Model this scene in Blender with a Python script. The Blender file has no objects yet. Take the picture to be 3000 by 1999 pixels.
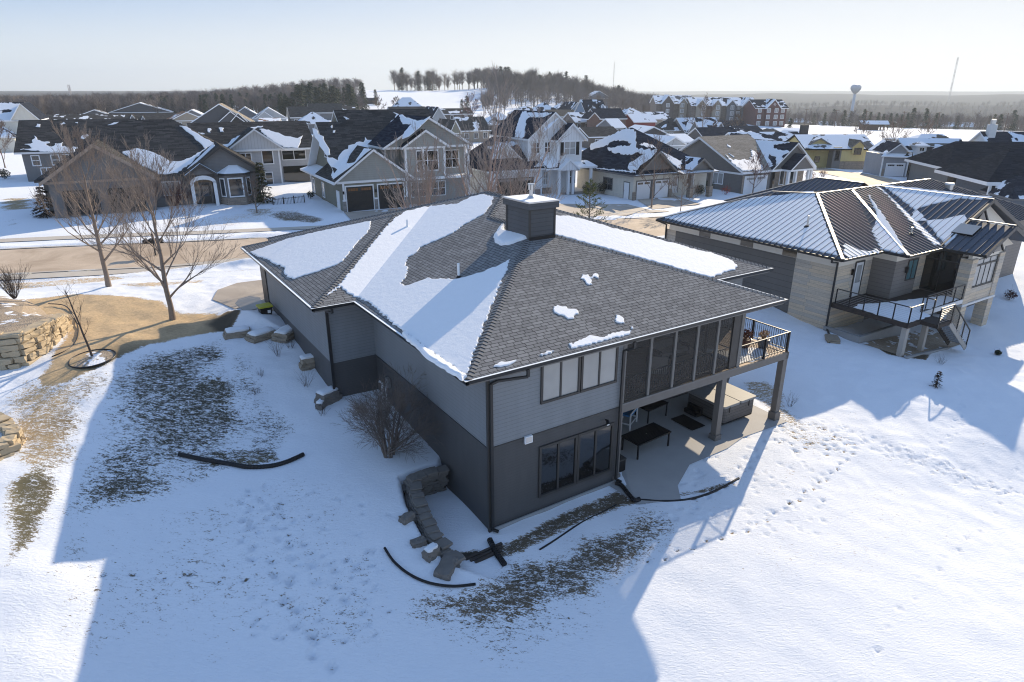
import bpy, bmesh, math, random
import numpy as np
from mathutils import Vector, Matrix
from mathutils.geometry import tessellate_polygon
random.seed(7); np.random.seed(7)
SC=bpy.context.scene; COL=SC.collection
# ------------------------------------------------------------ camera, sky, sun, exposure
H=15.0; FPX=1920.; PIT=math.radians(20.9)
cam_d=bpy.data.cameras.new('camera'); cam=bpy.data.objects.new('camera',cam_d); COL.objects.link(cam)
cam.location=(0,0,H); cam.rotation_euler=(math.radians(90)-PIT,0,0)
cam_d.sensor_width=36; cam_d.lens=36*FPX/3000; cam_d.clip_start=.2; cam_d.clip_end=30000
SC.camera=cam
SUN_AZ=30.4; SUN_EL=24.0
w=bpy.data.worlds.new('World'); SC.world=w; w.use_nodes=True
nt=w.node_tree; bg=nt.nodes['Background']
sky=nt.nodes.new('ShaderNodeTexSky'); sky.sky_type='NISHITA'; sky.sun_disc=False
sky.sun_elevation=math.radians(SUN_EL); sky.sun_rotation=math.radians(SUN_AZ)
sky.air_density=1.0; sky.dust_density=.6; sky.ozone_density=1.6; sky.altitude=300
# the clear winter sky: Nishita softened, pale haze at the horizon, deep blue overhead, whiter towards the sun
def _n(t): return nt.nodes.new(t)
tc=_n('ShaderNodeTexCoord'); sx=_n('ShaderNodeSeparateXYZ'); nt.links.new(tc.outputs['Generated'],sx.inputs[0])
cr=_n('ShaderNodeValToRGB'); nt.links.new(sx.outputs[2],cr.inputs[0]); cr.color_ramp.interpolation='EASE'
for i,(p,c) in enumerate(((0,(.84,.89,.92)),(.03,(.76,.85,.93)),(.13,(.34,.54,.85)),(.32,(.34,.53,.84)),(1,(.16,.31,.66)))):
    e=cr.color_ramp.elements[i] if i<2 else cr.color_ramp.elements.new(p); e.position=p; e.color=(*c,1)
dt=_n('ShaderNodeVectorMath'); dt.operation='DOT_PRODUCT'; nt.links.new(tc.outputs['Generated'],dt.inputs[0]); dt.inputs[1].default_value=(math.sin(math.radians(34)),math.cos(math.radians(34)),0)
mr=_n('ShaderNodeMapRange'); mr.inputs[1].default_value=.35; mr.inputs[2].default_value=1.; mr.inputs[3].default_value=0; mr.inputs[4].default_value=.85; nt.links.new(dt.outputs['Value'],mr.inputs[0])
zr=_n('ShaderNodeMapRange'); zr.inputs[1].default_value=0; zr.inputs[2].default_value=.42; zr.inputs[3].default_value=1; zr.inputs[4].default_value=0; nt.links.new(sx.outputs[2],zr.inputs[0])
ml=_n('ShaderNodeMath'); ml.operation='MULTIPLY'; nt.links.new(mr.outputs[0],ml.inputs[0]); nt.links.new(zr.outputs[0],ml.inputs[1])
mx=_n('ShaderNodeMix'); mx.data_type='RGBA'; nt.links.new(ml.outputs[0],mx.inputs[0]); nt.links.new(cr.outputs[0],mx.inputs[6]); mx.inputs[7].default_value=(.97,.965,.95,1)
g=_n('ShaderNodeGamma'); g.inputs[1].default_value=.25; nt.links.new(sky.outputs[0],g.inputs[0])
m2=_n('ShaderNodeMix'); m2.data_type='RGBA'; m2.inputs[0].default_value=.06; nt.links.new(mx.outputs[2],m2.inputs[6]); nt.links.new(g.outputs[0],m2.inputs[7])
sc_=_n('ShaderNodeVectorMath'); sc_.operation='SCALE'; sc_.inputs['Scale'].default_value=5.5; nt.links.new(m2.outputs[2],sc_.inputs[0])
nt.links.new(sc_.outputs[0],bg.inputs[0]); bg.inputs[1].default_value=0.10
sd=bpy.data.lights.new('sun','SUN'); sd.energy=4.25; sd.angle=math.radians(.5); sd.color=(1,.84,.62)
so=bpy.data.objects.new('sun',sd); COL.objects.link(so); so.location=(200,340,180)
_s=Vector((math.sin(math.radians(SUN_AZ))*math.cos(math.radians(SUN_EL)),math.cos(math.radians(SUN_AZ))*math.cos(math.radians(SUN_EL)),math.sin(math.radians(SUN_EL))))
so.rotation_euler=_s.to_track_quat('Z','Y').to_euler()
SC.view_settings.view_transform='Standard'; SC.view_settings.look='None'
SC.view_settings.exposure=0.80; SC.view_settings.gamma=1
SC.cycles.max_bounces=6; SC.cycles.diffuse_bounces=3; SC.cycles.volume_bounces=0; SC.cycles.transparent_max_bounces=12
SC.cycles.filter_width=1.1; SC.cycles.caustics_reflective=False; SC.cycles.caustics_refractive=False

# ------------------------------------------------------------ survey helpers: photo measurements -> points on known planes
K=1.27497
def ray(x,y):
    dx=(x*K-1500)/FPX; dy=-(y*K-999.5)/FPX
    return Vector((dx, math.cos(PIT)+dy*math.sin(PIT), -math.sin(PIT)+dy*math.cos(PIT)))
def at(x,y,z):
    r=ray(x,y); t=(z-H)/r.z; return Vector((0,0,H))+r*t
class Crop:
    def __init__(s,x0,y0,sc): s.a=(x0,y0,sc)
    def __call__(s,X,Y): return ((s.a[0]+X/s.a[2])/K,(s.a[1]+Y/s.a[2])/K)
z2=Crop(700,500,2.353); z3=Crop(1500,500,2.6133); c1=Crop(0,280,4.126);c2=Crop(400,280,4.126);c3=Crop(820,280,4.126)
c4=Crop(1250,280,4.126);c5=Crop(1650,280,4.126);c6=Crop(1950,280,4.126);c7=Crop(2500,280,4.126);dM=Crop(2200,500,2.614)
zL=Crop(0,600,2.6133); zN=Crop(850,1000,2.09); zP=Crop(1400,850,2.091); zB=Crop(0,1150,1.8467)

# ------------------------------------------------------------ mesh builder
class MB:
    def __init__(s): s.v=[]; s.f=[]; s.m=[]; s.uv=[]; s.mats=[]; s.smooth=False
    def mi(s,mat):
        if mat not in s.mats: s.mats.append(mat)
        return s.mats.index(mat)
    def face(s,pts,mat,uv=None):
        n=len(s.v); s.v.extend([tuple(p) for p in pts]); s.f.append(tuple(range(n,n+len(pts)))); s.m.append(s.mi(mat))
        s.uv.extend(uv if uv else [(0,0)]*len(pts)); return s
    def box(s,x0,x1,y0,y1,z0,z1,mat):
        if x0>x1:x0,x1=x1,x0
        if y0>y1:y0,y1=y1,y0
        if z0>z1:z0,z1=z1,z0
        P=[(x0,y0,z0),(x1,y0,z0),(x1,y1,z0),(x0,y1,z0),(x0,y0,z1),(x1,y0,z1),(x1,y1,z1),(x0,y1,z1)]
        for a in ((0,3,2,1),(4,5,6,7),(0,1,5,4),(1,2,6,5),(2,3,7,6),(3,0,4,7)): s.face([P[i] for i in a],mat)
        return s
    def beam(s,p,q,w,h,mat):
        p=Vector(p);q=Vector(q);d=(q-p).normalized(); up=Vector((0,0,1))
        if abs(d.z)>.95: up=Vector((0,1,0))
        sx=d.cross(up).normalized(); sz=sx.cross(d).normalized()
        A=[p+sx*a*w/2+sz*b*h/2 for a,b in ((-1,-1),(1,-1),(1,1),(-1,1))]; B=[a+(q-p) for a in A]
        s.face([A[0],A[3],A[2],A[1]][::-1],mat); s.face(B,mat)
        for i in range(4): s.face([A[i],A[(i+1)%4],B[(i+1)%4],B[i]],mat)
        return s
    def tube(s,pts,rad,mat,n=6,cap=True):
        pts=[Vector(p) for p in pts]
        if not isinstance(rad,(list,tuple)): rad=[rad]*len(pts)
        base=len(s.v); mi=s.mi(mat)
        for i,p in enumerate(pts):
            d=(pts[min(i+1,len(pts)-1)]-pts[max(i-1,0)]).normalized()
            a=d.cross(Vector((0,0,1)) if abs(d.z)<.9 else Vector((1,0,0))).normalized(); b=d.cross(a)
            for k in range(n):
                t=2*math.pi*k/n; s.v.append(tuple(p+(a*math.cos(t)+b*math.sin(t))*rad[i]))
        for i in range(len(pts)-1):
            for k in range(n):
                a0=base+i*n+k; a1=base+i*n+(k+1)%n
                s.f.append((a0,a1,a1+n,a0+n)); s.m.append(mi); s.uv.extend([(0,0)]*4)
        if cap:
            s.f.append(tuple(base+k for k in range(n))[::-1]); s.m.append(mi); s.uv.extend([(0,0)]*n)
            e=base+(len(pts)-1)*n; s.f.append(tuple(e+k for k in range(n))); s.m.append(mi); s.uv.extend([(0,0)]*n)
        return s
    def cyl(s,x,y,z0,z1,r0,r1,mat,n=16): return s.tube([(x,y,z0),(x,y,z1)],[r0,r1],mat,n)
    def build(s,name,parent=None,smooth=False,label=None):
        me=bpy.data.meshes.new(name); me.from_pydata(s.v,[],s.f)
        for m in s.mats: me.materials.append(m)
        me.polygons.foreach_set('material_index',s.m)
        if smooth: me.polygons.foreach_set('use_smooth',[True]*len(s.f))
        u=me.uv_layers.new(name='UVMap'); u.data.foreach_set('uv',np.array(s.uv,dtype=np.float32).ravel())
        me.update(); o=bpy.data.objects.new(name,me); COL.objects.link(o)
        if parent: o.parent=parent
        if label: o['label']=label
        return o
def thing(name,label,cat,loc=(0,0,0),rz=0,group=None):
    o=bpy.data.objects.new(name,None); COL.objects.link(o); o.empty_display_size=.3
    o.location=loc; o.rotation_euler=(0,0,rz); o['label']=label; o['category']=cat
    if group:o['group']=group
    return o
def tag(o,label,cat,group=None):
    o['label']=label;o['category']=cat
    if group:o['group']=group
    return o
def struct(o,kind='structure'):
    o['kind']=kind; return o
def copy_tree(o,parent=None):
    c=o.copy(); COL.objects.link(c); c.parent=parent
    for ch in list(o.children): copy_tree(ch,c)
    return c

# ------------------------------------------------------------ node materials
def nmat(name):
    m=bpy.data.materials.new(name); m.use_nodes=True; nt=m.node_tree
    return m,nt,nt.nodes['Principled BSDF']
def L(nt,a,b): nt.links.new(a,b)
def coord(nt,out='Object',scale=None):
    tc=nt.nodes.new('ShaderNodeTexCoord'); o=tc.outputs[out]
    if scale is not None:
        mp=nt.nodes.new('ShaderNodeMapping'); mp.inputs['Scale'].default_value=scale if hasattr(scale,'__len__') else (scale,)*3
        L(nt,o,mp.inputs[0]); o=mp.outputs[0]
    return o
def noise(nt,co,sc,det=4,rough=.6,dist=0):
    n=nt.nodes.new('ShaderNodeTexNoise'); n.inputs['Scale'].default_value=sc; n.inputs['Detail'].default_value=det
    n.inputs['Roughness'].default_value=rough; n.inputs['Distortion'].default_value=dist; L(nt,co,n.inputs['Vector']); return n.outputs[0]
def mth(nt,op,a,b=None,c=None,clamp=False):
    n=nt.nodes.new('ShaderNodeMath'); n.operation=op; n.use_clamp=clamp
    for i,x in enumerate((a,b,c)):
        if x is None: continue
        if isinstance(x,(int,float)): n.inputs[i].default_value=x
        else: L(nt,x,n.inputs[i])
    return n.outputs[0]
def mixc(nt,f,a,b,mode='MIX'):
    n=nt.nodes.new('ShaderNodeMix'); n.data_type='RGBA'; n.blend_type=mode
    for i,x in ((0,f),(6,a),(7,b)):
        if isinstance(x,(int,float)): n.inputs[i].default_value=x
        elif isinstance(x,tuple): n.inputs[i].default_value=(*x[:3],1)
        else: L(nt,x,n.inputs[i])
    return n.outputs[2]
def bump(nt,b,h,st=.3,dist=.02):
    n=nt.nodes.new('ShaderNodeBump'); n.inputs['Strength'].default_value=st; n.inputs['Distance'].default_value=dist
    L(nt,h,n.inputs['Height']); L(nt,n.outputs[0],b.inputs['Normal']); return n
def sstep(nt,x,a,b):
    n=nt.nodes.new('ShaderNodeMapRange'); n.interpolation_type='SMOOTHSTEP'; n.inputs['From Min'].default_value=a; n.inputs['From Max'].default_value=b
    L(nt,x,n.inputs['Value']); return n.outputs[0]
def plain(name,c,rough=.7,metal=0,var=.12,sc=3,bmp=0,spec=.3):
    m,nt,b=nmat(name); co=coord(nt)
    n=noise(nt,co,sc,5); f=mth(nt,'MULTIPLY_ADD',n,2*var,1-var)
    L(nt,mixc(nt,1.0,c,f,'MULTIPLY'),b.inputs['Base Color'])
    b.inputs['Roughness'].default_value=rough; b.inputs['Metallic'].default_value=metal
    b.inputs['Specular IOR Level'].default_value=spec
    if bmp: bump(nt,b,noise(nt,co,sc*8,4),bmp,.01)
    return m
def glass(name,c=(.02,.03,.04),rough=.06,spec=.9):
    m,nt,b=nmat(name); co=coord(nt); n=noise(nt,co,.8,2)
    L(nt,mixc(nt,n,tuple(x*.6 for x in c),c),b.inputs['Base Color'])
    b.inputs['Roughness'].default_value=rough; b.inputs['Specular IOR Level'].default_value=spec; b.inputs['IOR'].default_value=1.5
    bump(nt,b,noise(nt,co,1.2,1),.04,.05)
    return m
def lap(name,c,board=.16,dark=.55,rough=.6,grain=.08):
    """horizontal lap siding: each board is coloured darker in a thin line at its butt edge"""
    m,nt,b=nmat(name); co=coord(nt); sp=nt.nodes.new('ShaderNodeSeparateXYZ'); L(nt,co,sp.inputs[0])
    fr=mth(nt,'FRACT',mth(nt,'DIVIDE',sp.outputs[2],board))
    g=sstep(nt,fr,.0,.12)  # thin darker line at the foot of each board
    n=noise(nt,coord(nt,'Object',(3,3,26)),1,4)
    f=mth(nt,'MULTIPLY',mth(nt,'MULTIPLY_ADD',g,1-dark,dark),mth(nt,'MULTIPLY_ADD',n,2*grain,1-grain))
    n3=noise(nt,co,.35,3); n4=noise(nt,coord(nt,'Object',(2.2,2.2,.35)),1,5,.7); f=mth(nt,'MULTIPLY',f,mth(nt,'MULTIPLY_ADD',n3,.16,.92)); f=mth(nt,'MULTIPLY',f,mth(nt,'MULTIPLY_ADD',n4,.34,.83))
    L(nt,mixc(nt,1.0,c,f,'MULTIPLY'),b.inputs['Base Color']); b.inputs['Roughness'].default_value=rough; b.inputs['Specular IOR Level'].default_value=.3
    bump(nt,b,mth(nt,'MULTIPLY',fr,-1),.6,.015)
    return m
def battens(name,c,step=.4):
    m,nt,b=nmat(name); co=coord(nt); sp=nt.nodes.new('ShaderNodeSeparateXYZ'); L(nt,co,sp.inputs[0])
    s_=mth(nt,'ADD',sp.outputs[0],sp.outputs[1]); fr=mth(nt,'FRACT',mth(nt,'DIVIDE',s_,step))
    g=mth(nt,'ABSOLUTE',mth(nt,'SUBTRACT',fr,.5)); k=sstep(nt,g,.42,.47)
    L(nt,mixc(nt,k,c,tuple(x*.72 for x in c)),b.inputs['Base Color']); b.inputs['Roughness'].default_value=.6
    bump(nt,b,k,.5,.02); return m
def shingle(name,c1,c2,row=.145,wid=.55,mortar=(.012,.012,.012),snow=0.,ssc=.35,line=.014):
    """architectural shingles laid by UV in metres; snow = how much thin snow lies on it"""
    m,nt,b=nmat(name); uv=coord(nt,'UV')
    br=nt.nodes.new('ShaderNodeTexBrick'); L(nt,uv,br.inputs['Vector'])
    br.offset=.41; br.offset_frequency=2; br.squash=1.45; br.squash_frequency=3
    for k,v in (('Scale',1.),('Mortar Size',line),('Mortar Smooth',.25),('Bias',0.),('Brick Width',wid),('Row Height',row)): br.inputs[k].default_value=v
    br.inputs['Color1'].default_value=(*c1,1); br.inputs['Color2'].default_value=(*c2,1); br.inputs['Mortar'].default_value=(*mortar,1)
    gr=noise(nt,uv,60,3); big=noise(nt,uv,.5,3)
    f=mth(nt,'MULTIPLY',mth(nt,'MULTIPLY_ADD',gr,.6,.7),mth(nt,'MULTIPLY_ADD',big,.3,.85))
    col=mixc(nt,1.0,br.outputs['Color'],f,'MULTIPLY')
    sp=nt.nodes.new('ShaderNodeSeparateXYZ'); L(nt,uv,sp.inputs[0])
    fr=mth(nt,'FRACT',mth(nt,'DIVIDE',sp.outputs[1],row))
    hgt=mth(nt,'ADD',mth(nt,'MULTIPLY',fr,-.7),mth(nt,'MULTIPLY',br.outputs['Fac'],-.5))
    if snow>0:
        oi=nt.nodes.new('ShaderNodeObjectInfo'); r=mth(nt,'MULTIPLY',oi.outputs['Random'],50)
        cb=nt.nodes.new('ShaderNodeCombineXYZ'); L(nt,r,cb.inputs[0]); L(nt,r,cb.inputs[2])
        va=nt.nodes.new('ShaderNodeVectorMath'); va.operation='ADD'; L(nt,coord(nt),va.inputs[0]); L(nt,cb.outputs[0],va.inputs[1])
        n1=noise(nt,va.outputs[0],ssc,2,.5); n2=noise(nt,va.outputs[0],3.5,4)
        q=mth(nt,'MULTIPLY_ADD',n2,.12,n1); t=.86-.62*snow
        k=sstep(nt,q,t,t+.015)
        col=mixc(nt,k,col,(.80,.83,.87)); hgt=mth(nt,'ADD',hgt,mth(nt,'MULTIPLY',k,2.))
    L(nt,col,b.inputs['Base Color']); b.inputs['Roughness'].default_value=1.; b.inputs['Specular IOR Level'].default_value=0.
    bump(nt,b,hgt,.5,.012); return m
def masonry(name,c1,c2,mort,w_=.4,h_=.16,rough=.85,bmp=.5):
    m,nt,b=nmat(name); co=coord(nt); sp=nt.nodes.new('ShaderNodeSeparateXYZ'); L(nt,co,sp.inputs[0])
    cb=nt.nodes.new('ShaderNodeCombineXYZ'); L(nt,mth(nt,'ADD',sp.outputs[0],sp.outputs[1]),cb.inputs[0]); L(nt,sp.outputs[2],cb.inputs[1])
    br=nt.nodes.new('ShaderNodeTexBrick'); L(nt,cb.outputs[0],br.inputs['Vector'])
    for k,v in (('Scale',1.),('Mortar Size',.008),('Brick Width',w_),('Row Height',h_),('Bias',0.)): br.inputs[k].default_value=v
    br.offset=.43; br.squash=1.6; br.squash_frequency=2
    br.inputs['Color1'].default_value=(*c1,1);br.inputs['Color2'].default_value=(*c2,1);br.inputs['Mortar'].default_value=(*mort,1)
    n=noise(nt,co,9,4); n2=noise(nt,coord(nt,'Object',(.5,.5,5)),1.3,3)
    f=mth(nt,'MULTIPLY',mth(nt,'MULTIPLY_ADD',n,.5,.75),mth(nt,'MULTIPLY_ADD',n2,.6,.7))
    L(nt,mixc(nt,1.,br.outputs['Color'],f,'MULTIPLY'),b.inputs['Base Color']); b.inputs['Roughness'].default_value=rough
    bump(nt,b,mth(nt,'ADD',mth(nt,'MULTIPLY',br.outputs['Fac'],-1.),n),bmp,.02); return m
def snowmat(name,sc=1.,c=(.82,.85,.89),bs=.5):
    m,nt,b=nmat(name); co=coord(nt)
    n1=noise(nt,co,2.5*sc,5,.6); n2=noise(nt,co,22*sc,3,.6)
    L(nt,mixc(nt,n1,tuple(x*.93 for x in c),c),b.inputs['Base Color']); b.inputs['Roughness'].default_value=.75
    b.inputs['Specular IOR Level'].default_value=.25
    bump(nt,b,mth(nt,'ADD',n1,mth(nt,'MULTIPLY',n2,.25)),bs,.06); return m
M={}
M['snow']=snowmat('snow'); M['roofsnow']=snowmat('roof_snow',1.6,(.86,.875,.895),.28)
M['sh_main']=shingle('shingle_grey',(.20,.198,.196),(.275,.273,.27),row=.165,wid=.32,line=.011)
M['sh_cap']=shingle('shingle_cap',(.2,.2,.2),(.25,.248,.245),row=.2,wid=5,line=.02)
for nm,(a,b_) in {'brown':((.046,.045,.045),(.092,.089,.087)),'char':((.014,.018,.026),(.032,.038,.050)),'dark':((.021,.026,.038),(.043,.052,.072)),'tan':((.27,.235,.19),(.36,.32,.27)),'olive':((.11,.10,.085),(.17,.155,.13)),'orange':((.22,.13,.085),(.32,.2,.13)),'grey':((.10,.10,.105),(.17,.17,.175))}.items():
    M['sh_'+nm]=shingle('shingle_'+nm,a,b_,row=.2,wid=.7,line=.01)
    for q,sn in (('1',.35),('2',.6),('3',.85)): M['sh_'+nm+q]=shingle('shingle_'+nm+'_snow'+q,a,b_,row=.2,wid=.7,line=.01,snow=sn)
M['siding_up']=lap('siding_grey',(.215,.23,.245),.15,.6,.6,.05)
M['siding_lo']=lap('siding_charcoal',(.078,.078,.08),.12,.6)
M['chim']=lap('siding_chimney',(.085,.088,.095),.19,.5)
M['trim_dk']=plain('trim_dark_bronze',(.045,.042,.04),.5,0,.1,3,0,.4)
M['trim_gy']=plain('trim_grey',(.16,.155,.15),.6)
M['taupe']=plain('post_taupe',(.15,.14,.132),.6)
M['gutter']=plain('gutter_metal',(.035,.036,.038),.35,.3,.1)
M['white']=plain('white_paint',(.78,.79,.8),.55,0,.05)
M['offwhite']=plain('soft_white_paint',(.66,.66,.66),.55,0,.05)
M['soffit']=plain('soffit',(.2,.195,.19),.7)
M['black']=plain('black_metal',(.02,.02,.022),.4,.4,.1)
M['galv']=plain('galvanised_steel',(.55,.55,.55),.35,.85,.1)
M['glass']=glass('window_glass'); M['glass_c']=glass('curtained_glass',(.42,.42,.41),.12,.6)
M['glass_d']=glass('dark_glass',(.008,.009,.011),.05,1.0)
M['concrete']=plain('concrete',(.40,.365,.325),.85,0,.14,1.5,.15)
M['concrete_g']=plain('concrete_grey',(.30,.30,.30),.85,0,.15,2,.15)
M['patio']=plain('patio_concrete',(.36,.35,.34),.75,0,.14,1.2,.1)
M['deck']=plain('deck_boards',(.42,.31,.22),.7,0,.2,6,.2)
# ------------------------------------------------------------ terrain
AZ0=math.radians(57.2); UA=np.array([math.sin(AZ0),math.cos(AZ0)]); VA=np.array([-math.cos(AZ0),math.sin(AZ0)]); O0=np.array([-.82,19.92])
def W(u,v): p=O0+UA*u+VA*v; return float(p[0]),float(p[1])
CP=[]
for u,v,z in [(6.5,-1,0),(12,-1,-.08),(17,-1,-.3),(8.5,2,0),(14,2,-.1),(18.5,3,-.35),(19,10,.3),(20,20,1.8),(10,26,2.9),(0,27,3.0),
  (-2.2,21.3,3.05),(-2.3,15,2.3),(-2.2,9.8,1.55),(-1,8,1.35),(-.5,5,1.15),(-5,20,2.75),(-6,14,2.1),(-5,9,1.3),(-4,4.5,1.15),(-1.2,3.6,1.1),(-2.2,2.2,.98),(-3,.6,.75),(-3.2,-.8,.5),(-2.6,-2.4,.15),(-8,0,.5),(-5,-3,.15),
  (0,-6,-.35),(6,-6,-.4),(12,-6,-.7),(18,-5,-1.0),(6,-12,-1.0),(-2,-10,-.7),(14,-13,-1.4),(24,-8,-1.5)]:
    CP.append((*W(u,v),z))
CP+=[tuple(at(103,1318,1.42)),tuple(at(187,1316,1.05)),tuple(at(135,1560,.72)),tuple(at(250,850,2.68)),tuple(at(20,1450,1.0)),tuple(at(420,1500,.15)),tuple(at(1480,1560,-.7)),tuple(at(10,950,2.1)),tuple(at(0,700,3.0)),
 (-19.1,35.1,2.95),(-26.4,41.4,2.95),(-35.7,44.4,2.95),(-24,47.5,2.95),(-30,54,3),(0,55,2.95),(13.7,58,2.9),(13.5,66,2.85),(30,67,2.2),(30,75,2),(45,78,1.2),
 (-34,71.5,3.5),(-45,68,3.4),(-26,73,3.3),(-17.6,69.8,3.05),(-11,72,3.05),(2,84,2.75),(-4,80,2.85),(15,81,2.5),(21,84,2.45),(31,89,2.0),(40,94,1.7),
 (61.6,134,.5),(64.6,118,1.0),(70,100,.6),(64,88,.4),(21,41.4,0),(19.5,45,.35),(14,55,2.5),(22.3,36.5,-.15),(29,42,-.8),(33,41.5,-.9),(40,45,-1),(40,60,.5),
 (35,30,-1.6),(25,28,-1.0),(17,30,-.45),(-100,145,3),(-66,91,3.4),(-60,150,3),(0,150,2),(0,250,3),(60,200,.5),(100,300,1.8),(160,310,-2),(230,340,-2),
 (165,200,-1.5),(262,406,-3),(-150,300,3),(-300,400,3),(120,120,-1.5),(90,60,-1.5),(60,20,-2.5),(-60,30,3),(-60,8,2.5),(-30,8,.8),(-10,7,-.5),(10,3,-1.3),
 (40,8,-2.2),(0,-40,-2),(-100,-50,2),(100,-50,-4),(400,300,-4),(500,0,-6),(-400,0,3),(-400,-200,2),(400,-200,-6)]
_P=np.array(CP); 
def _U(r2): return np.where(r2>1e-9,r2*np.log(np.maximum(r2,1e-9)),0)*.5
_S=100.; _X=_P[:,:2]/_S; _N=len(_X)
_D2=((_X[:,None]-_X[None])**2).sum(-1); A=np.zeros((_N+3,_N+3)); A[:_N,:_N]=_U(_D2)+np.eye(_N)*2e-4; A[:_N,_N]=1;A[:_N,_N+1:]=_X;A[_N:,:_N]=A[:_N,_N:].T
_C=np.linalg.solve(A,np.concatenate([_P[:,2],[0,0,0]]))
def pip(px,py,poly):
    ins=np.zeros(px.shape,bool); dm=np.full(px.shape,1e9); k=len(poly)
    for i in range(k):
        x0,y0=poly[i];x1,y1=poly[(i+1)%k]
        c=((y0>py)!=(y1>py))&(px<(x1-x0)*(py-y0)/((y1-y0) if y1!=y0 else 1e-9)+x0); ins^=c
        dx,dy=x1-x0,y1-y0; t=np.clip(((px-x0)*dx+(py-y0)*dy)/(dx*dx+dy*dy+1e-12),0,1)
        dm=np.minimum(dm,np.hypot(px-x0-t*dx,py-y0-t*dy))
    return np.where(ins,-dm,dm)   # signed distance, negative inside
def pdist(px,py,line):
    dm=np.full(px.shape,1e9)
    for (x0,y0),(x1,y1) in zip(line[:-1],line[1:]):
        dx,dy=x1-x0,y1-y0; t=np.clip(((px-x0)*dx+(py-y0)*dy)/(dx*dx+dy*dy+1e-12),0,1)
        dm=np.minimum(dm,np.hypot(px-x0-t*dx,py-y0-t*dy))
    return dm
def G2(x,y,cx,cy,sx,sy): return np.exp(-((x-cx)/sx)**2-((y-cy)/sy)**2)
# the pit at the near corner of the house, held back by the stone wall
WALLPX=[(1012,1066,1.05),(972,1080,.98),(925,1104,.9),(930,1140,.72),(938,1172,.6),(958,1210,.45),(984,1262,.22),(1035,1312,.02)]
WALLXY=[tuple(at(*p)[:2]) for p in WALLPX]
PIT_POLY=[W(.5,4.3)]+[WALLXY[0]]+WALLXY[1:]+[W(2,-6),W(6,-6),W(6,1)]
ROAD=[(-140,22),(-90,34),(-62,41.2),(-36.5,48.6),(-24,51.4),(0,57.6),(14,62.6),(30,71),(44,82),(56,97),(60,115),(58,140),(60,165)]
def smooth_line(P,n=6):
    P=[np.array(p,float) for p in P]; out=[]
    for i in range(len(P)-1):
        a=P[max(i-1,0)];b=P[i];c=P[i+1];d=P[min(i+2,len(P)-1)]
        for k in range(n):
            t=k/n; out.append(tuple(.5*((2*b)+(-a+c)*t+(2*a-5*b+4*c-d)*t*t+(-a+3*b-3*c+d)*t**3)))
    out.append(tuple(P[-1])); return out
ROADL=smooth_line(ROAD,5)
ROADH=4.1
def base_z(x,y):
    x=np.asarray(x,float);y=np.asarray(y,float); sh=x.shape; q=np.stack([x.ravel(),y.ravel()],1)/_S
    z=np.zeros(len(q))
    for i in range(0,len(q),20000):
        qq=q[i:i+20000]; d=((qq[:,None]-_X[None])**2).sum(-1); z[i:i+20000]=_U(d)@_C[:_N]+_C[_N]+qq@_C[_N+1:]
    z=z.reshape(sh); r=np.hypot(x,y)
    far=np.where(x>0,-4-26*np.clip((r-450)/900,0,1)**1.0,3.0)
    az=np.degrees(np.arctan2(x,np.maximum(y,1)))
    side=np.clip((az+2)/14,0,1); far=3*(1-side)+side*(-5-23*np.clip((r-440)/430,0,1))
    t=np.clip((r-330)/170,0,1); t=t*t*(3-2*t); z=np.clip(z,-7,6)*(1-t)+far*t
    z=z+15.5*G2(x,y,25,560,95,120)+9.5*G2(x,y,-120,520,75,110)+6*G2(x,y,120,640,80,110)+4*G2(x,y,-230,600,130,150)
    # far ridges
    rr=r; z=z+side*(15*np.exp(-((rr-1700-250*np.sin(az*.22))/330)**2)*(.75+.25*np.sin(az*.5+1)) +34*np.exp(-((rr-3300)/700)**2)*(.86+.10*np.sin(az*.36)+.04*np.sin(az*1.3)) + 43*np.clip((rr-4300)/1500,0,1)*(.93+.05*np.sin(az*.27+2)+.025*np.sin(az*.9)))
    z=z+(1-side)*11*np.clip((rr-900)/3000,0,1)
    return z
def pit_z(x,y,z):
    m=(np.abs(x+4)<14)&(np.abs(y-18)<10)
    sdist=pip(x,y,PIT_POLY); k=np.clip((.12-sdist)/.24,0,1)
    low=np.minimum(z,-.06+.02*np.sin(x*3)); return np.where(m,z*(1-k)+low*k,z)
def tz(x,y):
    xx=np.array([x],float);yy=np.array([y],float); z=base_z(xx,yy); return float(pit_z(xx,yy,z)[0])
def tz0(x,y): return float(base_z(np.array([x],float),np.array([y],float))[0])
def hit(px,py,h=0.):
    """walk a sight line of the survey until it meets the ground (plus h)"""
    r=ray(px,py); t=5.; step=.5
    while t<9000:
        p=Vector((0,0,H))+r*t
        if p.z<tz0(p.x,p.y)+h:
            lo,hi=t-step,t
            for _ in range(12):
                m=(lo+hi)/2; p=Vector((0,0,H))+r*m
                if p.z<tz0(p.x,p.y)+h: hi=m
                else: lo=m
            return Vector((0,0,H))+r*hi
        step=max(.5,t*.02); t+=step
    return Vector((0,0,H))+r*9000
def gp(*pts): return [tuple(hit(*p)[:2]) for p in pts]
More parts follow.
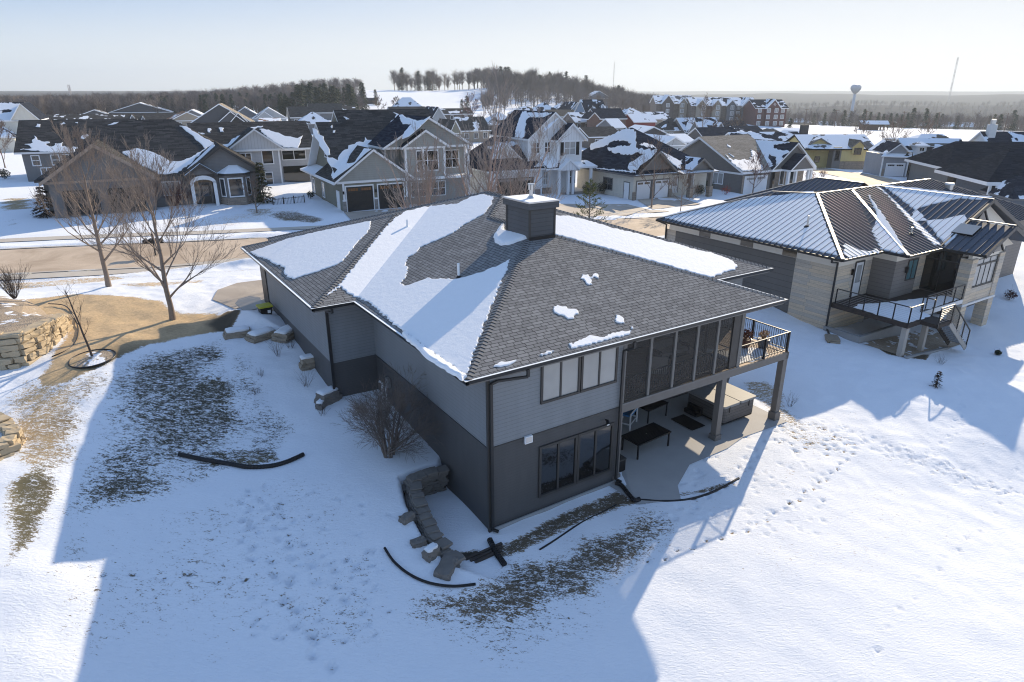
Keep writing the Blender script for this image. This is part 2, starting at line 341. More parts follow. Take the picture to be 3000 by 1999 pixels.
# ---- fine ground grid
def axis(lo,hi,d,far,g):
    a=list(np.arange(lo,hi+1e-6,d)); s=d; x=hi
    while x<far[1]: s*=g; x+=s; a.append(x)
    s=d; x=lo; b=[]
    while x>far[0]: s*=g; x-=s; b.append(x)
    return np.array(b[::-1]+a)
GX=axis(-27,29,.1,(-4200,4800),1.06); GY=axis(10.5,47,.1,(-300,5600),1.06)
XX,YY=np.meshgrid(GX,GY,indexing='ij')
ZZ=base_z(XX,YY); ZZ=pit_z(XX,YY,ZZ)
rng=np.random.RandomState(3)
def vnoise(x,y,sc,seed):
    r_=np.random.RandomState(seed); g=r_.rand(128,128); fx=x/sc;fy=y/sc; ix=np.floor(fx).astype(int);iy=np.floor(fy).astype(int)
    tx=fx-ix;ty=fy-iy; tx=tx*tx*(3-2*tx);ty=ty*ty*(3-2*ty)
    a=g[ix%128,iy%128];b=g[(ix+1)%128,iy%128];c=g[ix%128,(iy+1)%128];d=g[(ix+1)%128,(iy+1)%128]
    return (a*(1-tx)+b*tx)*(1-ty)+(c*(1-tx)+d*tx)*ty-.5
droad=pdist(XX,YY,ROADL)
WALK=gp((-60,646),(0,640),(130,633),(260,626),(420,613),(560,598),(640,588)); 
WALKL=smooth_line(WALK,4)
dwalk=np.minimum(pdist(XX,YY,WALKL),np.where((droad>ROADH+1)&(XX<0)&(XX>-75)&(YY>48+.2*XX),np.abs(droad-ROADH-3.6),99))
DRIVE=gp((488,690),(500,668),(545,652),(640,640),(700,650),(640,712),(605,722),(575,700),(540,712))
APRON=gp((560,600),(700,575),(720,640),(600,640))
DRIVES=[DRIVE]
dd=np.full(XX.shape,1e9)
for p_ in DRIVES: dd=np.minimum(dd,pip(XX,YY,p_))
PATIO=[W(5.6,.02),W(5.7,-1.75),W(7.4,-2.35),W(8.0,-1.6),W(9.6,-.75),W(12.1,-.7),W(13.6,-.35),W(16.9,-.35),W(17.1,4.4),W(5.9,4.4)]
dpat=pip(XX,YY,PATIO)
BEDP=gp((0,722),(60,700),(110,712),(150,722),(153,745),(140,770),(120,792),(60,835),(0,850))
flat=np.clip(np.minimum(np.minimum(np.abs(droad)-ROADH,dwalk-.75),np.minimum(dd,dpat))/.5,0,1)
hn=.16*vnoise(XX,YY,2.7,1)+.10*vnoise(XX,YY,1.1,2)+.05*vnoise(XX,YY,.45,4)
near=np.clip(1-(np.hypot(XX-2,YY-16)-12)/8,0,1)   # the trodden, smooth yard
ZZ+=flat*hn*(.9-.62*near)
bank=np.exp(-((np.abs(droad-ROADH-.75))/.6)**2)*(.24+.25*vnoise(XX,YY,2.2,6))*(dwalk>.8)*(dd>.3)
ZZ+=np.maximum(bank,0)
ZZ-= .07*np.clip((ROADH+.12-droad)/.1,0,1)   # carriageway lies a kerb below
# wind ripples over the open yard
ZZ+=.006*np.sin((XX*.6+YY*1.5)*2.1+3*vnoise(XX,YY,3,9))*near
# garden mounds by the garage
md=pip(XX,YY,gp((520,745),(535,712),(600,712),(650,730),(690,768),(640,780),(560,772)))
ZZ+=.5*np.clip(-md/1.2,0,1)
cov=np.zeros(XX.shape);PRINT=np.zeros(XX.shape)
def stamp(x,y,ang,a,b,dep,rim=.3,bare=0):
    i0,i1=np.searchsorted(GX,x-.5),np.searchsorted(GX,x+.5); j0,j1=np.searchsorted(GY,y-.5),np.searchsorted(GY,y+.5)
    if i1-i0<3 or j1-j0<3 or GX[min(i1,len(GX)-1)]-GX[i0]>2: return
    X=XX[i0:i1,j0:j1]-x;Y=YY[i0:i1,j0:j1]-y; c,s=math.cos(ang),math.sin(ang)
    q=np.sqrt(((X*c+Y*s)/a)**2+((-X*s+Y*c)/b)**2)
    ZZ[i0:i1,j0:j1]-=dep*np.exp(-q**4)-dep*rim*np.exp(-((q-1.35)/.3)**2)
    if bare: PRINT[i0:i1,j0:j1]=np.maximum(PRINT[i0:i1,j0:j1],bare*np.exp(-q**4))
def trail(pts,step,a,b,dep,lat=.0,jit=.05,seed=0,bare=0):
    r_=random.Random(seed); P=smooth_line(gp(*pts),8); acc=0; side=1
    for (x0,y0),(x1,y1) in zip(P[:-1],P[1:]):
        Ls=math.hypot(x1-x0,y1-y0); 
        if Ls<1e-6: continue
        while acc<Ls:
            t=acc/Ls; ux,uy=(x1-x0)/Ls,(y1-y0)/Ls
            stamp(x0+t*(x1-x0)-uy*lat*side+r_.uniform(-jit,jit),y0+t*(y1-y0)+ux*lat*side+r_.uniform(-jit,jit),math.atan2(uy,ux)+r_.uniform(-.25,.25),a,b,dep*r_.uniform(.7,1.15),bare=bare); side=-side; acc+=step*r_.uniform(.85,1.15)
        acc-=Ls
# boot prints and paw prints across the yard
trail([(565,1130),(570,1190),(575,1260),(650,1330),(672,1400),(700,1450),(735,1510),(760,1568)],.55,.19,.095,.12,.14,.05,1,.5)
trail([(600,1120),(625,1200),(700,1300),(800,1380),(840,1440)],.6,.19,.095,.09,.12,.06,2,.42)
trail([(640,1160),(660,1230),(740,1280),(850,1300),(900,1310)],.42,.10,.07,.08,.08,.06,3,.6)
trail([(180,1310),(250,1322),(350,1328),(440,1330),(520,1335),(600,1330)],.9,.14,.07,.08,.1,.08,4,.7)
trail([(1490,1292),(1560,1265),(1640,1240),(1720,1215),(1800,1170),(1870,1120),(1920,1080),(1945,1045),(1930,1010),(1890,985)],.62,.125,.085,.10,.07,.03,5,.7)
trail([(2330,1080),(2295,1160),(2200,1260),(2120,1330),(2075,1390),(2045,1440),(2032,1500),(2025,1568)],1.15,.12,.07,.07,.08,.12,6,.5)
for s_ in range(5): trail([(1800,960+6*s_),(1950,985+7*s_),(2100,1040+7*s_),(2240,1095+5*s_),(2353,1135+3*s_)],.45,.13,.075,.06,.16,.15,10+s_,.5)
for s_ in range(4): trail([(1790,985+14*s_),(1870,1000+12*s_),(1960,1010+10*s_)],.7,.2,.09,.07,.2,.2,20+s_,.65)
trail([(1520,1190),(1600,1150),(1680,1100),(1740,1040),(1790,985)],.55,.16,.085,.07,.15,.08,31)
trail([(1470,1200),(1560,1180),(1650,1185),(1700,1150)],.5,.15,.085,.06,.15,.1,32)
trail([(2130,1060),(2180,1010),(2210,950),(2205,900)],.5,.12,.08,.05,.12,.15,33)
for k_ in range(90):
    q=hit(random.uniform(1500,1900),random.uniform(1000,1230)); stamp(q.x,q.y,random.uniform(0,3),.14,.08,.05)
for k_ in range(70):
    q=hit(random.uniform(560,900),random.uniform(1130,1480)); stamp(q.x,q.y,random.uniform(0,3),.10,.07,.07,bare=.55)
# ---- ground cover attribute: R thinness of the snow, G dark earth share and shade painted into the lawn, B woodland
soil_shade=np.zeros(XX.shape);wood=np.zeros(XX.shape);grn=np.zeros(XX.shape)
def zone(poly,c,soft,s=0.,g=0.):
    d_=pip(XX,YY,gp(*poly))+soft*.45*vnoise(XX,YY,1.7,abs(hash(str(poly)))%1000 if False else len(poly)*7+int(soft*10)); k=np.clip(-d_/soft+.5,0,1); k=k*k*(3-2*k)
    global cov,soil_shade,grn
    cov=np.maximum(cov,c*k); soil_shade=np.maximum(soil_shade,s*k); grn=np.maximum(grn,g*k)
zone([(0,742),(20,690),(80,684),(170,676),(300,684),(372,690),(398,706),(430,716),(500,715),(545,735),(515,765),(430,778),(350,795),(262,832),(230,842),(150,880),(90,900),(60,880),(120,820),(155,760)],1.,1.6)
zone([(700,1000),(900,1150),(1000,1568),(0,1568),(60,1350),(300,1150),(600,1050)],.45,4,.7)
zone([(540,800),(640,880),(690,990),(670,1060),(560,1060),(500,900)],.55,3.5,.75,.8)
zone([(1500,1100),(1900,900),(2353,1000),(2353,1300),(1700,1500),(1500,1400)],.40,4,.3)
zone([(0,650),(120,642),(260,634),(300,640),(180,655),(0,668)],.62,.8)
zone([(260,655),(330,650),(480,640),(470,650),(330,664)],.6,.6)
zone([(270,828),(420,780),(540,752),(575,800),(610,900),(660,985),(640,1075),(560,1110),(430,1130),(300,1190),(170,1300),(108,1320),(160,1120),(220,950)],.625,5.5,.75,.8)  # shaded lawn: the dark share paints the house's shade into the grass colour
zone([(270,835),(420,790),(530,762),(560,830),(560,960),(470,1010),(330,1000),(240,960)],.645,5,.75,.8)
zone([(440,1030),(640,1020),(660,1060),(560,1082),(450,1050)],.63,.6,0,.8)
zone([(0,840),(120,860),(265,832),(215,980),(160,1140),(105,1320),(0,1310)],.63,3,0,.35)
zone([(0,1110),(110,1060),(150,1120),(110,1230),(0,1330)],.70,1.3,0,.9)
zone([(1128,1228),(1420,1112),(1470,1150),(1500,1140),(1690,1105),(1690,1115),(1500,1160),(1440,1165),(1300,1200),(1200,1260),(1130,1275)],.69,.7,.85)
zone([(1130,1250),(1440,1160),(1560,1165),(1610,1220),(1500,1290),(1400,1400),(1260,1440),(1080,1440),(940,1420),(900,1350),(1000,1330),(1110,1310)],.63,3.5,.85)
zone([(1000,1300),(1150,1290),(1400,1300),(1520,1400),(1450,1568),(1000,1568),(900,1450)],.50,4,.8)
zone([(950,1175),(975,1165),(1010,1230),(1110,1225),(1120,1260),(1040,1275),(990,1265)],.75,.5,1.)
zone([(1690,872),(1760,870),(1800,900),(1850,960),(1860,1010),(1760,960)],.6,1.2,.2,.3)
zone([(1795,960),(1880,965),(1960,1010),(1870,1040),(1780,1000)],.5,.8,.2,.1)
zone([(300,520),(480,500),(640,470),(720,480),(640,500),(560,520),(420,535)],.50,2.)
zone([(600,490),(690,482),(760,505),(720,515),(640,510)],.66,1.5,.8)
zone([(0,455),(70,450),(90,480),(0,487)],.74,1.5,0,.5)
zone([(0,500),(60,505),(40,525),(0,530)],.6,1.5,.5,.5)
zone([(560,480),(625,478),(640,494),(580,496)],.6,1.,.4)
zone([(470,745),(520,715),(560,712),(548,740),(520,765),(490,762)],.85,.7,.9)
zone([(1990,790),(2150,800),(2130,830),(2040,815)],.8,.5,.9)
for p_ in ((2290,760),(1260,1230)): pass
q_=np.hypot(XX,YY); azg=np.degrees(np.arctan2(XX,np.maximum(YY,1)))
fld=pip(XX,YY,[(120,250),(165,240),(330,230),(420,420),(330,520),(150,440),(110,380)])
wood=np.clip((q_-620)/100,0,1)*(YY>0)
wood=np.maximum(wood,np.clip((q_-430)/60,0,1)*np.clip((azg-13)/3,0,1))
wood=np.maximum(wood,np.clip((q_-330)/40,0,1)*np.clip((-24-azg)/3,0,1))
wood*=np.clip(fld/20,0,1)
cov=np.maximum(cov,.47*np.exp(-((droad-ROADH-.25)/.5)**2)*(q_<130))
cov=np.maximum(cov,.5*np.exp(-((dwalk-.95)/.35)**2)*(q_<60))
cov=np.maximum(cov,PRINT)
nx,ny=XX.shape
co=np.stack([XX.ravel(),YY.ravel(),ZZ.ravel()],1).astype(np.float32)
ii,jj=np.meshgrid(np.arange(nx-1),np.arange(ny-1),indexing='ij'); a_=(ii*ny+jj).ravel()
quads=np.stack([a_,a_+ny,a_+ny+1,a_+1],1).astype(np.int32)
me=bpy.data.meshes.new('ground'); me.vertices.add(len(co)); me.vertices.foreach_set('co',co.ravel())
me.loops.add(quads.size); me.loops.foreach_set('vertex_index',quads.ravel()); me.polygons.add(len(quads))
me.polygons.foreach_set('loop_start',np.arange(0,quads.size,4,dtype=np.int32)); me.polygons.foreach_set('use_smooth',np.ones(len(quads),bool))
ca=me.color_attributes.new('cover','FLOAT_COLOR','POINT'); ca.data.foreach_set('color',np.stack([cov.ravel(),soil_shade.ravel(),wood.ravel(),grn.ravel()],1).astype(np.float32).ravel())
me.update(); me.validate(); ground=bpy.data.objects.new('ground',me); COL.objects.link(ground); struct(ground)
m,nt_,b=nmat('snowy_ground'); co_=coord(nt_); at_=nt_.nodes.new('ShaderNodeAttribute'); at_.attribute_name='cover'
sp=nt_.nodes.new('ShaderNodeSeparateColor'); L(nt_,at_.outputs['Color'],sp.inputs[0])
mp=nt_.nodes.new('ShaderNodeMapping'); mp.inputs['Rotation'].default_value=(0,0,.5); mp.inputs['Scale'].default_value=(1.,2.3,1); L(nt_,co_,mp.inputs[0])
n1=noise(nt_,mp.outputs[0],3.4,6,.72,.5); n2=noise(nt_,mp.outputs[0],12,5,.75); n3=noise(nt_,co_,.35,3)
q=mth(nt_,'ADD',mth(nt_,'MULTIPLY',n1,.42),mth(nt_,'MULTIPLY',n2,.46)); q=mth(nt_,'ADD',q,mth(nt_,'MULTIPLY',n3,.12))
t=mth(nt_,'MULTIPLY_ADD',sp.outputs[0],.53,.195)
dlt=mth(nt_,'SUBTRACT',t,q); k=sstep(nt_,dlt,-.012,.02)
blade=noise(nt_,coord(nt_,'Object',(30,55,30)),1,3,.7); 
g1=mixc(nt_,blade,(.25,.165,.09),(.78,.58,.36)); g1=mixc(nt_,mth(nt_,'MULTIPLY',noise(nt_,co_,.9,3),.8),g1,(.56,.42,.25)); g1=mixc(nt_,1.,g1,mth(nt_,'MULTIPLY_ADD',noise(nt_,mp.outputs[0],5,5,.8),1.5,.28),'MULTIPLY')
g2=mixc(nt_,blade,(.07,.068,.035),(.22,.195,.11)); g3=mixc(nt_,blade,(.018,.018,.018),(.075,.068,.055))
gc=mixc(nt_,at_.outputs['Alpha'],g1,g2); gc=mixc(nt_,sp.outputs[1],gc,g3)
s1=mixc(nt_,n1,(.76,.79,.84),(.83,.855,.89))
col=mixc(nt_,k,s1,gc)
wn=noise(nt_,coord(nt_,'Object',.035),1,8,.75); wc=mixc(nt_,wn,(.030,.028,.03),(.085,.075,.072)); wk=sstep(nt_,wn,.63,.72); wc=mixc(nt_,mth(nt_,'MULTIPLY',wk,.55),wc,(.42,.44,.48))
col=mixc(nt_,sp.outputs[2],col,wc)
L(nt_,col,b.inputs['Base Color']); b.inputs['Roughness'].default_value=.9
L(nt_,mth(nt_,'MULTIPLY_ADD',sp.outputs[2],-.15,.15),b.inputs['Specular IOR Level'])
hh=mth(nt_,'ADD',mth(nt_,'MULTIPLY',noise(nt_,mp.outputs[0],5.5,7,.72,.6),1.5),mth(nt_,'MULTIPLY',k,-.8)); hh=mth(nt_,'ADD',hh,mth(nt_,'MULTIPLY',mth(nt_,'MULTIPLY',blade,k),.6))
bump(nt_,b,hh,.5,.05); me.materials.append(m)
# ---- paved sheets lie just above the ground
def strip(name,line,half,dz,mat,kind=True,segs=8):
    mb=MB(); L_=line; prev=None
    for i,(x,y) in enumerate(L_):
        a=np.array(L_[max(i-1,0)]);b2=np.array(L_[min(i+1,len(L_)-1)]); d=(b2-a)/np.hypot(*(b2-a)); nn=np.array([-d[1],d[0]])
        xs=[(x+nn[0]*half*s,y+nn[1]*half*s) for s in np.linspace(-1,1,segs+1)]
        zs=base_z(np.array([q[0] for q in xs]),np.array([q[1] for q in xs])); row=[(q[0],q[1],z+dz) for q,z in zip(xs,zs)]
        if prev:
            for k in range(segs): mb.face([prev[k],prev[k+1],row[k+1],row[k]][::-1],mat)
        prev=row
    o=mb.build(name); return struct(o) if kind else o
def sheet(name,poly,dz,mat,res=.5,kind=True):
    """polygon draped on the ground"""
    bm=bmesh.new(); vs=[bm.verts.new((x,y,0)) for x,y in poly]; f=bm.faces.new(vs)
    xs=[p[0] for p in poly];ys=[p[1] for p in poly]
    for ax,lo,hi in ((0,min(xs),max(xs)),(1,min(ys),max(ys))):
        c=lo+res
        while c<hi:
            pl=(c,0,0) if ax==0 else (0,c,0); no=(1,0,0) if ax==0 else (0,1,0)
            bmesh.ops.bisect_plane(bm,geom=bm.verts[:]+bm.edges[:]+bm.faces[:],plane_co=pl,plane_no=no); c+=res
    P=np.array([v.co[:2] for v in bm.verts]); z=pit_z(P[:,0],P[:,1],base_z(P[:,0],P[:,1]))
    for v,zz in zip(bm.verts,z): v.co.z=zz+dz
    bmesh.ops.recalc_face_normals(bm,faces=bm.faces[:])
    if bm.faces[0].normal.z<0: bmesh.ops.reverse_faces(bm,faces=bm.faces[:])
    me=bpy.data.meshes.new(name); bm.to_mesh(me); bm.free(); me.materials.append(mat); o=bpy.data.objects.new(name,me); COL.objects.link(o)
    return struct(o) if kind else o
def paving(name,c,c2,joint=None,wet=0):
    m,nt,b=nmat(name); co=coord(nt); n1=noise(nt,co,.25,5,.65,.6); n2=noise(nt,co,14,4); f=mth(nt,'MULTIPLY_ADD',n2,.3,.85)
    col=mixc(nt,1.,mixc(nt,sstep(nt,n1,.35,.65),c,c2),f,'MULTIPLY'); L(nt,col,b.inputs['Base Color']); b.inputs['Roughness'].default_value=.8
    bump(nt,b,n2,.15,.01); return m
M['road']=paving('road_asphalt_pale',(.38,.29,.205),(.54,.43,.32)); M['walk']=paving('sidewalk_concrete',(.45,.40,.34),(.5,.46,.40)); M['drv']=paving('driveway_concrete',(.36,.31,.26),(.50,.44,.37))
def offset(line,d):
    out=[]
    for i,(x,y) in enumerate(line):
        a=np.array(line[max(i-1,0)]);b2=np.array(line[min(i+1,len(line)-1)]); q=(b2-a)/np.hypot(*(b2-a)); out.append((x-q[1]*d,y+q[0]*d))
    return out
for s_ in (-1,1): strip('kerb',offset(ROADL,s_*(ROADH+.14)),.16,.085,M['walk'],segs=1)
strip('sidewalk',offset(ROADL,ROADH+3.6)[12:33],.7,.05,M['walk'],segs=2)
strip('road',ROADL,ROADH,.035,M['road']); strip('sidewalk',WALKL,.75,.045,M['walk'],segs=3)
sheet('driveway',DRIVE,.05,M['drv']); 
wet=plain('wet_concrete',(.20,.19,.18),.25,0,.12,2); sheet('puddle',gp((540,700),(548,690),(575,682),(598,686),(603,700),(590,712),(560,718)),.056,wet)
sheet('patio',PATIO,.03,M['patio'],1.)
# ------------------------------------------------------------ house-building helpers
class Frame:
    """a thing with its own local axes: x along the front, y into the house, z up"""
    def __init__(s,name,label,cat,x,y,z,az,group=None):
        s.az=math.radians(az); s.o=Vector((x,y,z)); s.t=thing(name,label,cat,(x,y,z),math.radians(90-az),group)
        s.X=Vector((math.sin(s.az),math.cos(s.az),0)); s.Y=Vector((-math.cos(s.az),math.sin(s.az),0))
    def loc(s,p): d=Vector(p)-s.o; return Vector((d.dot(s.X),d.dot(s.Y),d.z))
    def on(s,px,p0,nrm):
        """where a survey sight line meets a plane given in local axes"""
        o=s.loc((0,0,H)); r=ray(*px); r=Vector((r.dot(s.X),r.dot(s.Y),r.z)); nrm=Vector(nrm); t=(Vector(p0)-o).dot(nrm)/r.dot(nrm); return o+r*t
def roof_uv(pts):
    P=[Vector(p) for p in pts]; n=Vector((0,0,0))
    for i in range(len(P)): n+=(P[i]-P[0]).cross(P[(i+1)%len(P)]-P[0])
    n.normalize(); 
    if n.z<0:n=-n
    e=Vector((0,0,1)).cross(n); e=e.normalized() if e.length>1e-6 else Vector((1,0,0)); s_=n.cross(e)
    return [(p.dot(e),p.dot(s_)) for p in P]
def slab(mb,pts,th,mt,ms):
    P=[Vector(p) for p in pts]; n=sum(((P[i]-P[0]).cross(P[i+1]-P[0]) for i in range(1,len(P)-1)),Vector())
    if n.z<0: P=P[::-1]
    Q=[p-Vector((0,0,th)) for p in P]; mb.face(P,mt,roof_uv(P)); mb.face(Q[::-1],ms)
    for i in range(len(P)): j=(i+1)%len(P); mb.face([P[i],Q[i],Q[j],P[j]],ms)
def wallbox(mb,x0,x1,y0,y1,z0,z1,mat): mb.box(x0,x1,y0,y1,z0,z1,mat)
def clip_half(poly,p,nx_,ny_):
    """keep the side where (q-p).n >= 0, 2-D"""
    out=[]
    for i in range(len(poly)):
        a=poly[i];b=poly[(i+1)%len(poly)]; da=(a[0]-p[0])*nx_+(a[1]-p[1])*ny_; db=(b[0]-p[0])*nx_+(b[1]-p[1])*ny_
        if da>=0: out.append(a)
        if (da>=0)!=(db>=0): t=da/(da-db); out.append((a[0]+t*(b[0]-a[0]),a[1]+t*(b[1]-a[1])))
    return out
def snow_patch(parent,poly,zf,th=.05,mat=None,step=.2,jit=.07,inset=.045,name='snow',seed=0,jag=None):
    """a layer of snow on a roof plane z=zf(x,y): ragged outline, rounded rim"""
    r_=random.Random(seed); mat=mat or M['roofsnow']
    A=sum(poly[i][0]*poly[(i+1)%len(poly)][1]-poly[(i+1)%len(poly)][0]*poly[i][1] for i in range(len(poly)))
    if A<0: poly=poly[::-1]
    P=[]
    for i in range(len(poly)):
        a=poly[i];b=poly[(i+1)%len(poly)]; Ls=math.hypot(b[0]-a[0],b[1]-a[1]); k=max(1,int(Ls/step))
        nx_,ny_=((b[1]-a[1])/Ls,-(b[0]-a[0])/Ls) if Ls>1e-6 else (0,0)
        for j in range(k):
            t=j/k; d=r_.uniform(-jit,jit)*(1 if j else .5); P.append((a[0]+t*(b[0]-a[0])+nx_*d,a[1]+t*(b[1]-a[1])+ny_*d))
    n=len(P)
    if n<3: return None
    def ins(P,d):
        o=[]
        for i in range(n):
            a=P[i-1];b=P[(i+1)%n]; tx,ty=b[0]-a[0],b[1]-a[1]; l=math.hypot(tx,ty) or 1; o.append((P[i][0]-ty/l*d,P[i][1]+tx/l*d))
        return o
    I1=ins(P,inset*.35); I2=ins(P,inset*1.1)
    mb=MB(); R=[[(x,y,zf(x,y)+.004) for x,y in P],[(x,y,zf(x,y)+th*.72) for x,y in I1],[(x,y,zf(x,y)+th) for x,y in I2]]
    mi=mb.mi(mat)
    for ring in R: mb.v+=ring
    for q in range(2):
        for i in range(n):
            j=(i+1)%n; mb.f.append((q*n+i,q*n+j,(q+1)*n+j,(q+1)*n+i)); mb.m.append(mi); mb.uv+= [(0,0)]*4
    for t in tessellate_polygon([[Vector((x,y,0)) for x,y in I2]]):
        a,b,c=t; A=(I2[b][0]-I2[a][0])*(I2[c][1]-I2[a][1])-(I2[c][0]-I2[a][0])*(I2[b][1]-I2[a][1])
        if A<0: a,c=c,a
        mb.f.append((2*n+a,2*n+b,2*n+c)); mb.m.append(mi); mb.uv+=[(0,0)]*3
    return mb.build(name,parent,smooth=False)
def px_patch(fr,pxs,p0,nrm,zf,clips=(),**k):
    poly=[tuple(fr.on(p,p0,nrm)[:2]) for p in pxs]
    for c in clips:
        poly=clip_half(poly,*c)
        if len(poly)<3: return None
    return snow_patch(fr.t,poly,zf,**k)
def window(parent,plane,c,a0,a1,z0,z1,face,frame=None,gl=None,nx=1,nz=1,fw=.09,name='window',proud=.05,shut=None,label=None):
    """plane 'x' or 'y' at value c; face=+1/-1 is the outward direction"""
    frame=frame or M['white']; gl=gl or M['glass']; mb=MB()
    def B(a,b,z_,zz,d0,d1,m,mbb):
        if plane=='y': mbb.box(a,b,c+face*d0,c+face*d1,z_,zz,m)
        else: mbb.box(c+face*d0,c+face*d1,a,b,z_,zz,m)
    B(a0-fw,a1+fw,z1,z1+fw,0,proud,frame,mb); B(a0-fw,a1+fw,z0-fw,z0,0,proud+.012,frame,mb)
    B(a0-fw,a0,z0,z1,0,proud,frame,mb); B(a1,a1+fw,z0,z1,0,proud,frame,mb)
    for i in range(1,nx): x=a0+(a1-a0)*i/nx; B(x-fw*.4,x+fw*.4,z0,z1,0,proud-.008,frame,mb)
    for i in range(1,nz): z=z0+(z1-z0)*i/nz; B(a0,a1,z-fw*.3,z+fw*.3,0,proud-.014,frame,mb)
    o=mb.build(name,parent,label=label); g=MB(); B(a0,a1,z0,z1,.004,proud*.3,gl,g); g.build('pane',o)
    return o
def garage_door(parent,x0,x1,z0,z1,y,mat,wmat,trim,face=-1,nw=2,cols=4):
    mb=MB(); mb.box(x0,x1,y+face*.01,y+face*.04,z0,z1,mat); 
    for i in range(1,4): z=z0+(z1-z0)*i/4; mb.box(x0,x1,y+face*.04,y+face*.047,z-.02,z+.02,mat)
    for i in range(cols):
        a=x0+(x1-x0)*(i+.12)/cols; b=x0+(x1-x0)*(i+.88)/cols
        for j in range(3): z=z0+(z1-z0)*(j+.15)/4; mb.box(a,b,y+face*.04,y+face*.052,z,z+(z1-z0)*.17,mat)
    d=mb.build('garage_door',parent); L_=x1-x0
    for i in range(nw):
        w_=MB()
        a=x0+L_*(i+.5)/nw-L_*.19/ (nw/2); b=x0+L_*(i+.5)/nw+L_*.19/(nw/2)
        for j in range(4):
            q=a+(b-a)*j/4; w_.box(q+.02,q+(b-a)/4-.02,y+face*.04,y+face*.06,z1-(z1-z0)*.17,z1-(z1-z0)*.06,wmat)
        w_.build('door_window',d)
    t=MB(); 
    t.box(x0-.12,x0,y,y+face*.07,z0,z1+.14,trim); t.box(x1,x1+.12,y,y+face*.07,z0,z1+.14,trim); t.box(x0,x1,y,y+face*.07,z1,z1+.14,trim); t.build('door_frame',d)
    return d
def door(parent,plane,c,a0,a1,z0,z1,face,mat,trim,glass_=None):
    mb=MB(); 
    def B(a,b,z_,zz,d0,d1,m,mbb):
        if plane=='y': mbb.box(a,b,c+face*d0,c+face*d1,z_,zz,m)
        else: mbb.box(c+face*d0,c+face*d1,a,b,z_,zz,m)
    B(a0,a1,z0,z1,.005,.04,mat,mb); B(a0-.1,a0,z0,z1+.1,0,.06,trim,mb); B(a1,a1+.1,z0,z1+.1,0,.06,trim,mb); B(a0,a1,z1,z1+.1,0,.06,trim,mb)
    o=mb.build('door',parent)
    if glass_: g=MB(); w_=a1-a0; B(a0+w_*.18,a1-w_*.18,z0+(z1-z0)*.4,z1-(z1-z0)*.08,.04,.05,glass_,g); g.build('pane',o)
    k=MB(); B(a1-.14,a1-.09,z0+1.,z0+1.05,.04,.1,M['galv'],k); k.build('handle',o); return o

# ------------------------------------------------------------ THE GREY HOUSE
MH=Frame('grey_house','large grey walkout house with snow patched hip roof in the middle of the picture','house',O0[0],O0[1],0,57.2)
R=MH.t; ze=6.42; s_=.328
def zl(x,y): return ze+s_*(x+1)
def zn(x,y): return ze+s_*(y+.42)
def zrn(x,y): return ze+s_*(y-3.4)
def zgl(x,y): return ze+s_*(x+2.85)
def zgn(x,y): return ze+s_*(y-9.6)
Pa=(7,7.58,ze+8*s_);P1b=(7,11.4,ze+8*s_);P2=(9.05,13.45,ze+10.05*s_);P3=(9.05,15.,ze+10.05*s_);P4=(4.05,16.5,ze+6.9*s_);P5=(5.9,16.5,ze+6.9*s_)
E_=(-1,-.42,ze);F_=(15,-.42,ze)
mb=MB(); S=M['sh_main']; T=M['trim_dk']
for f in ([E_,F_,Pa],[E_,Pa,P1b,P2,P3,(-1,25.05,ze),(-1,23.4,ze),P5,(-1,9.6,ze)][::1],[F_,(15,3.4,ze),P1b,Pa],[(15,3.4,ze),(19.1,3.4,ze),P2,P1b],[(19.1,3.4,ze),(19.1,25.05,ze),P3,P2],
          [(19.1,25.05,ze),(-1,25.05,ze),P3],[(-2.85,23.4,ze),(-2.85,9.6,ze),P4],[(-2.85,9.6,ze),(-1,9.6,ze),P5,P4],[(-1,23.4,ze),(-2.85,23.4,ze),P4,P5]):
    P=[Vector(p) for p in f]; nn=Vector((0,0,0))
    for i in range(1,len(P)-1): nn+=(P[i]-P[0]).cross(P[i+1]-P[0])
    if nn.z<0: f=f[::-1]
    mb.face(f,S,roof_uv(f))
roofo=mb.build('roof',R)
# ridge and hip caps: overlapping tabs along every hip and ridge
mb=MB()
for a,b in ((E_,Pa),(F_,Pa),(Pa,P1b),(P1b,P2),(P2,(19.1,3.4,ze)),(P2,P3),(P3,(-1,25.05,ze)),((-2.85,9.6,ze),P4),((-2.85,23.4,ze),P4),(P4,P5)):
    a=Vector(a);b=Vector(b); d=(b-a); Ls=d.length; d.normalize(); sx=d.cross(Vector((0,0,1))).normalized(); n=int(Ls/.2)
    for i in range(n):
        p=a+d*(i*Ls/n); q=a+d*((i+1.15)*Ls/n); w_=.16; up=Vector((0,0,.035))
        ph=p+up;qh=q+up*.35; dz=Vector((0,0,.055))
        mb.face([ph-sx*w_-dz,ph,qh,qh-sx*w_-dz],M['sh_cap'],[(0,0),(.16,0),(.16,.2),(0,.2)]); mb.face([ph,ph+sx*w_-dz,qh+sx*w_-dz,qh],M['sh_cap'],[(0,0),(.16,0),(.16,.2),(0,.2)])
        mb.face([ph-sx*w_-dz,ph-sx*w_-dz-Vector((0,0,.02)),ph-Vector((0,0,.02)),ph],M['trim_dk']); mb.face([ph,ph-Vector((0,0,.02)),ph+sx*w_-dz-Vector((0,0,.02)),ph+sx*w_-dz],M['trim_dk'])
mb.build('ridge_cap',roofo)
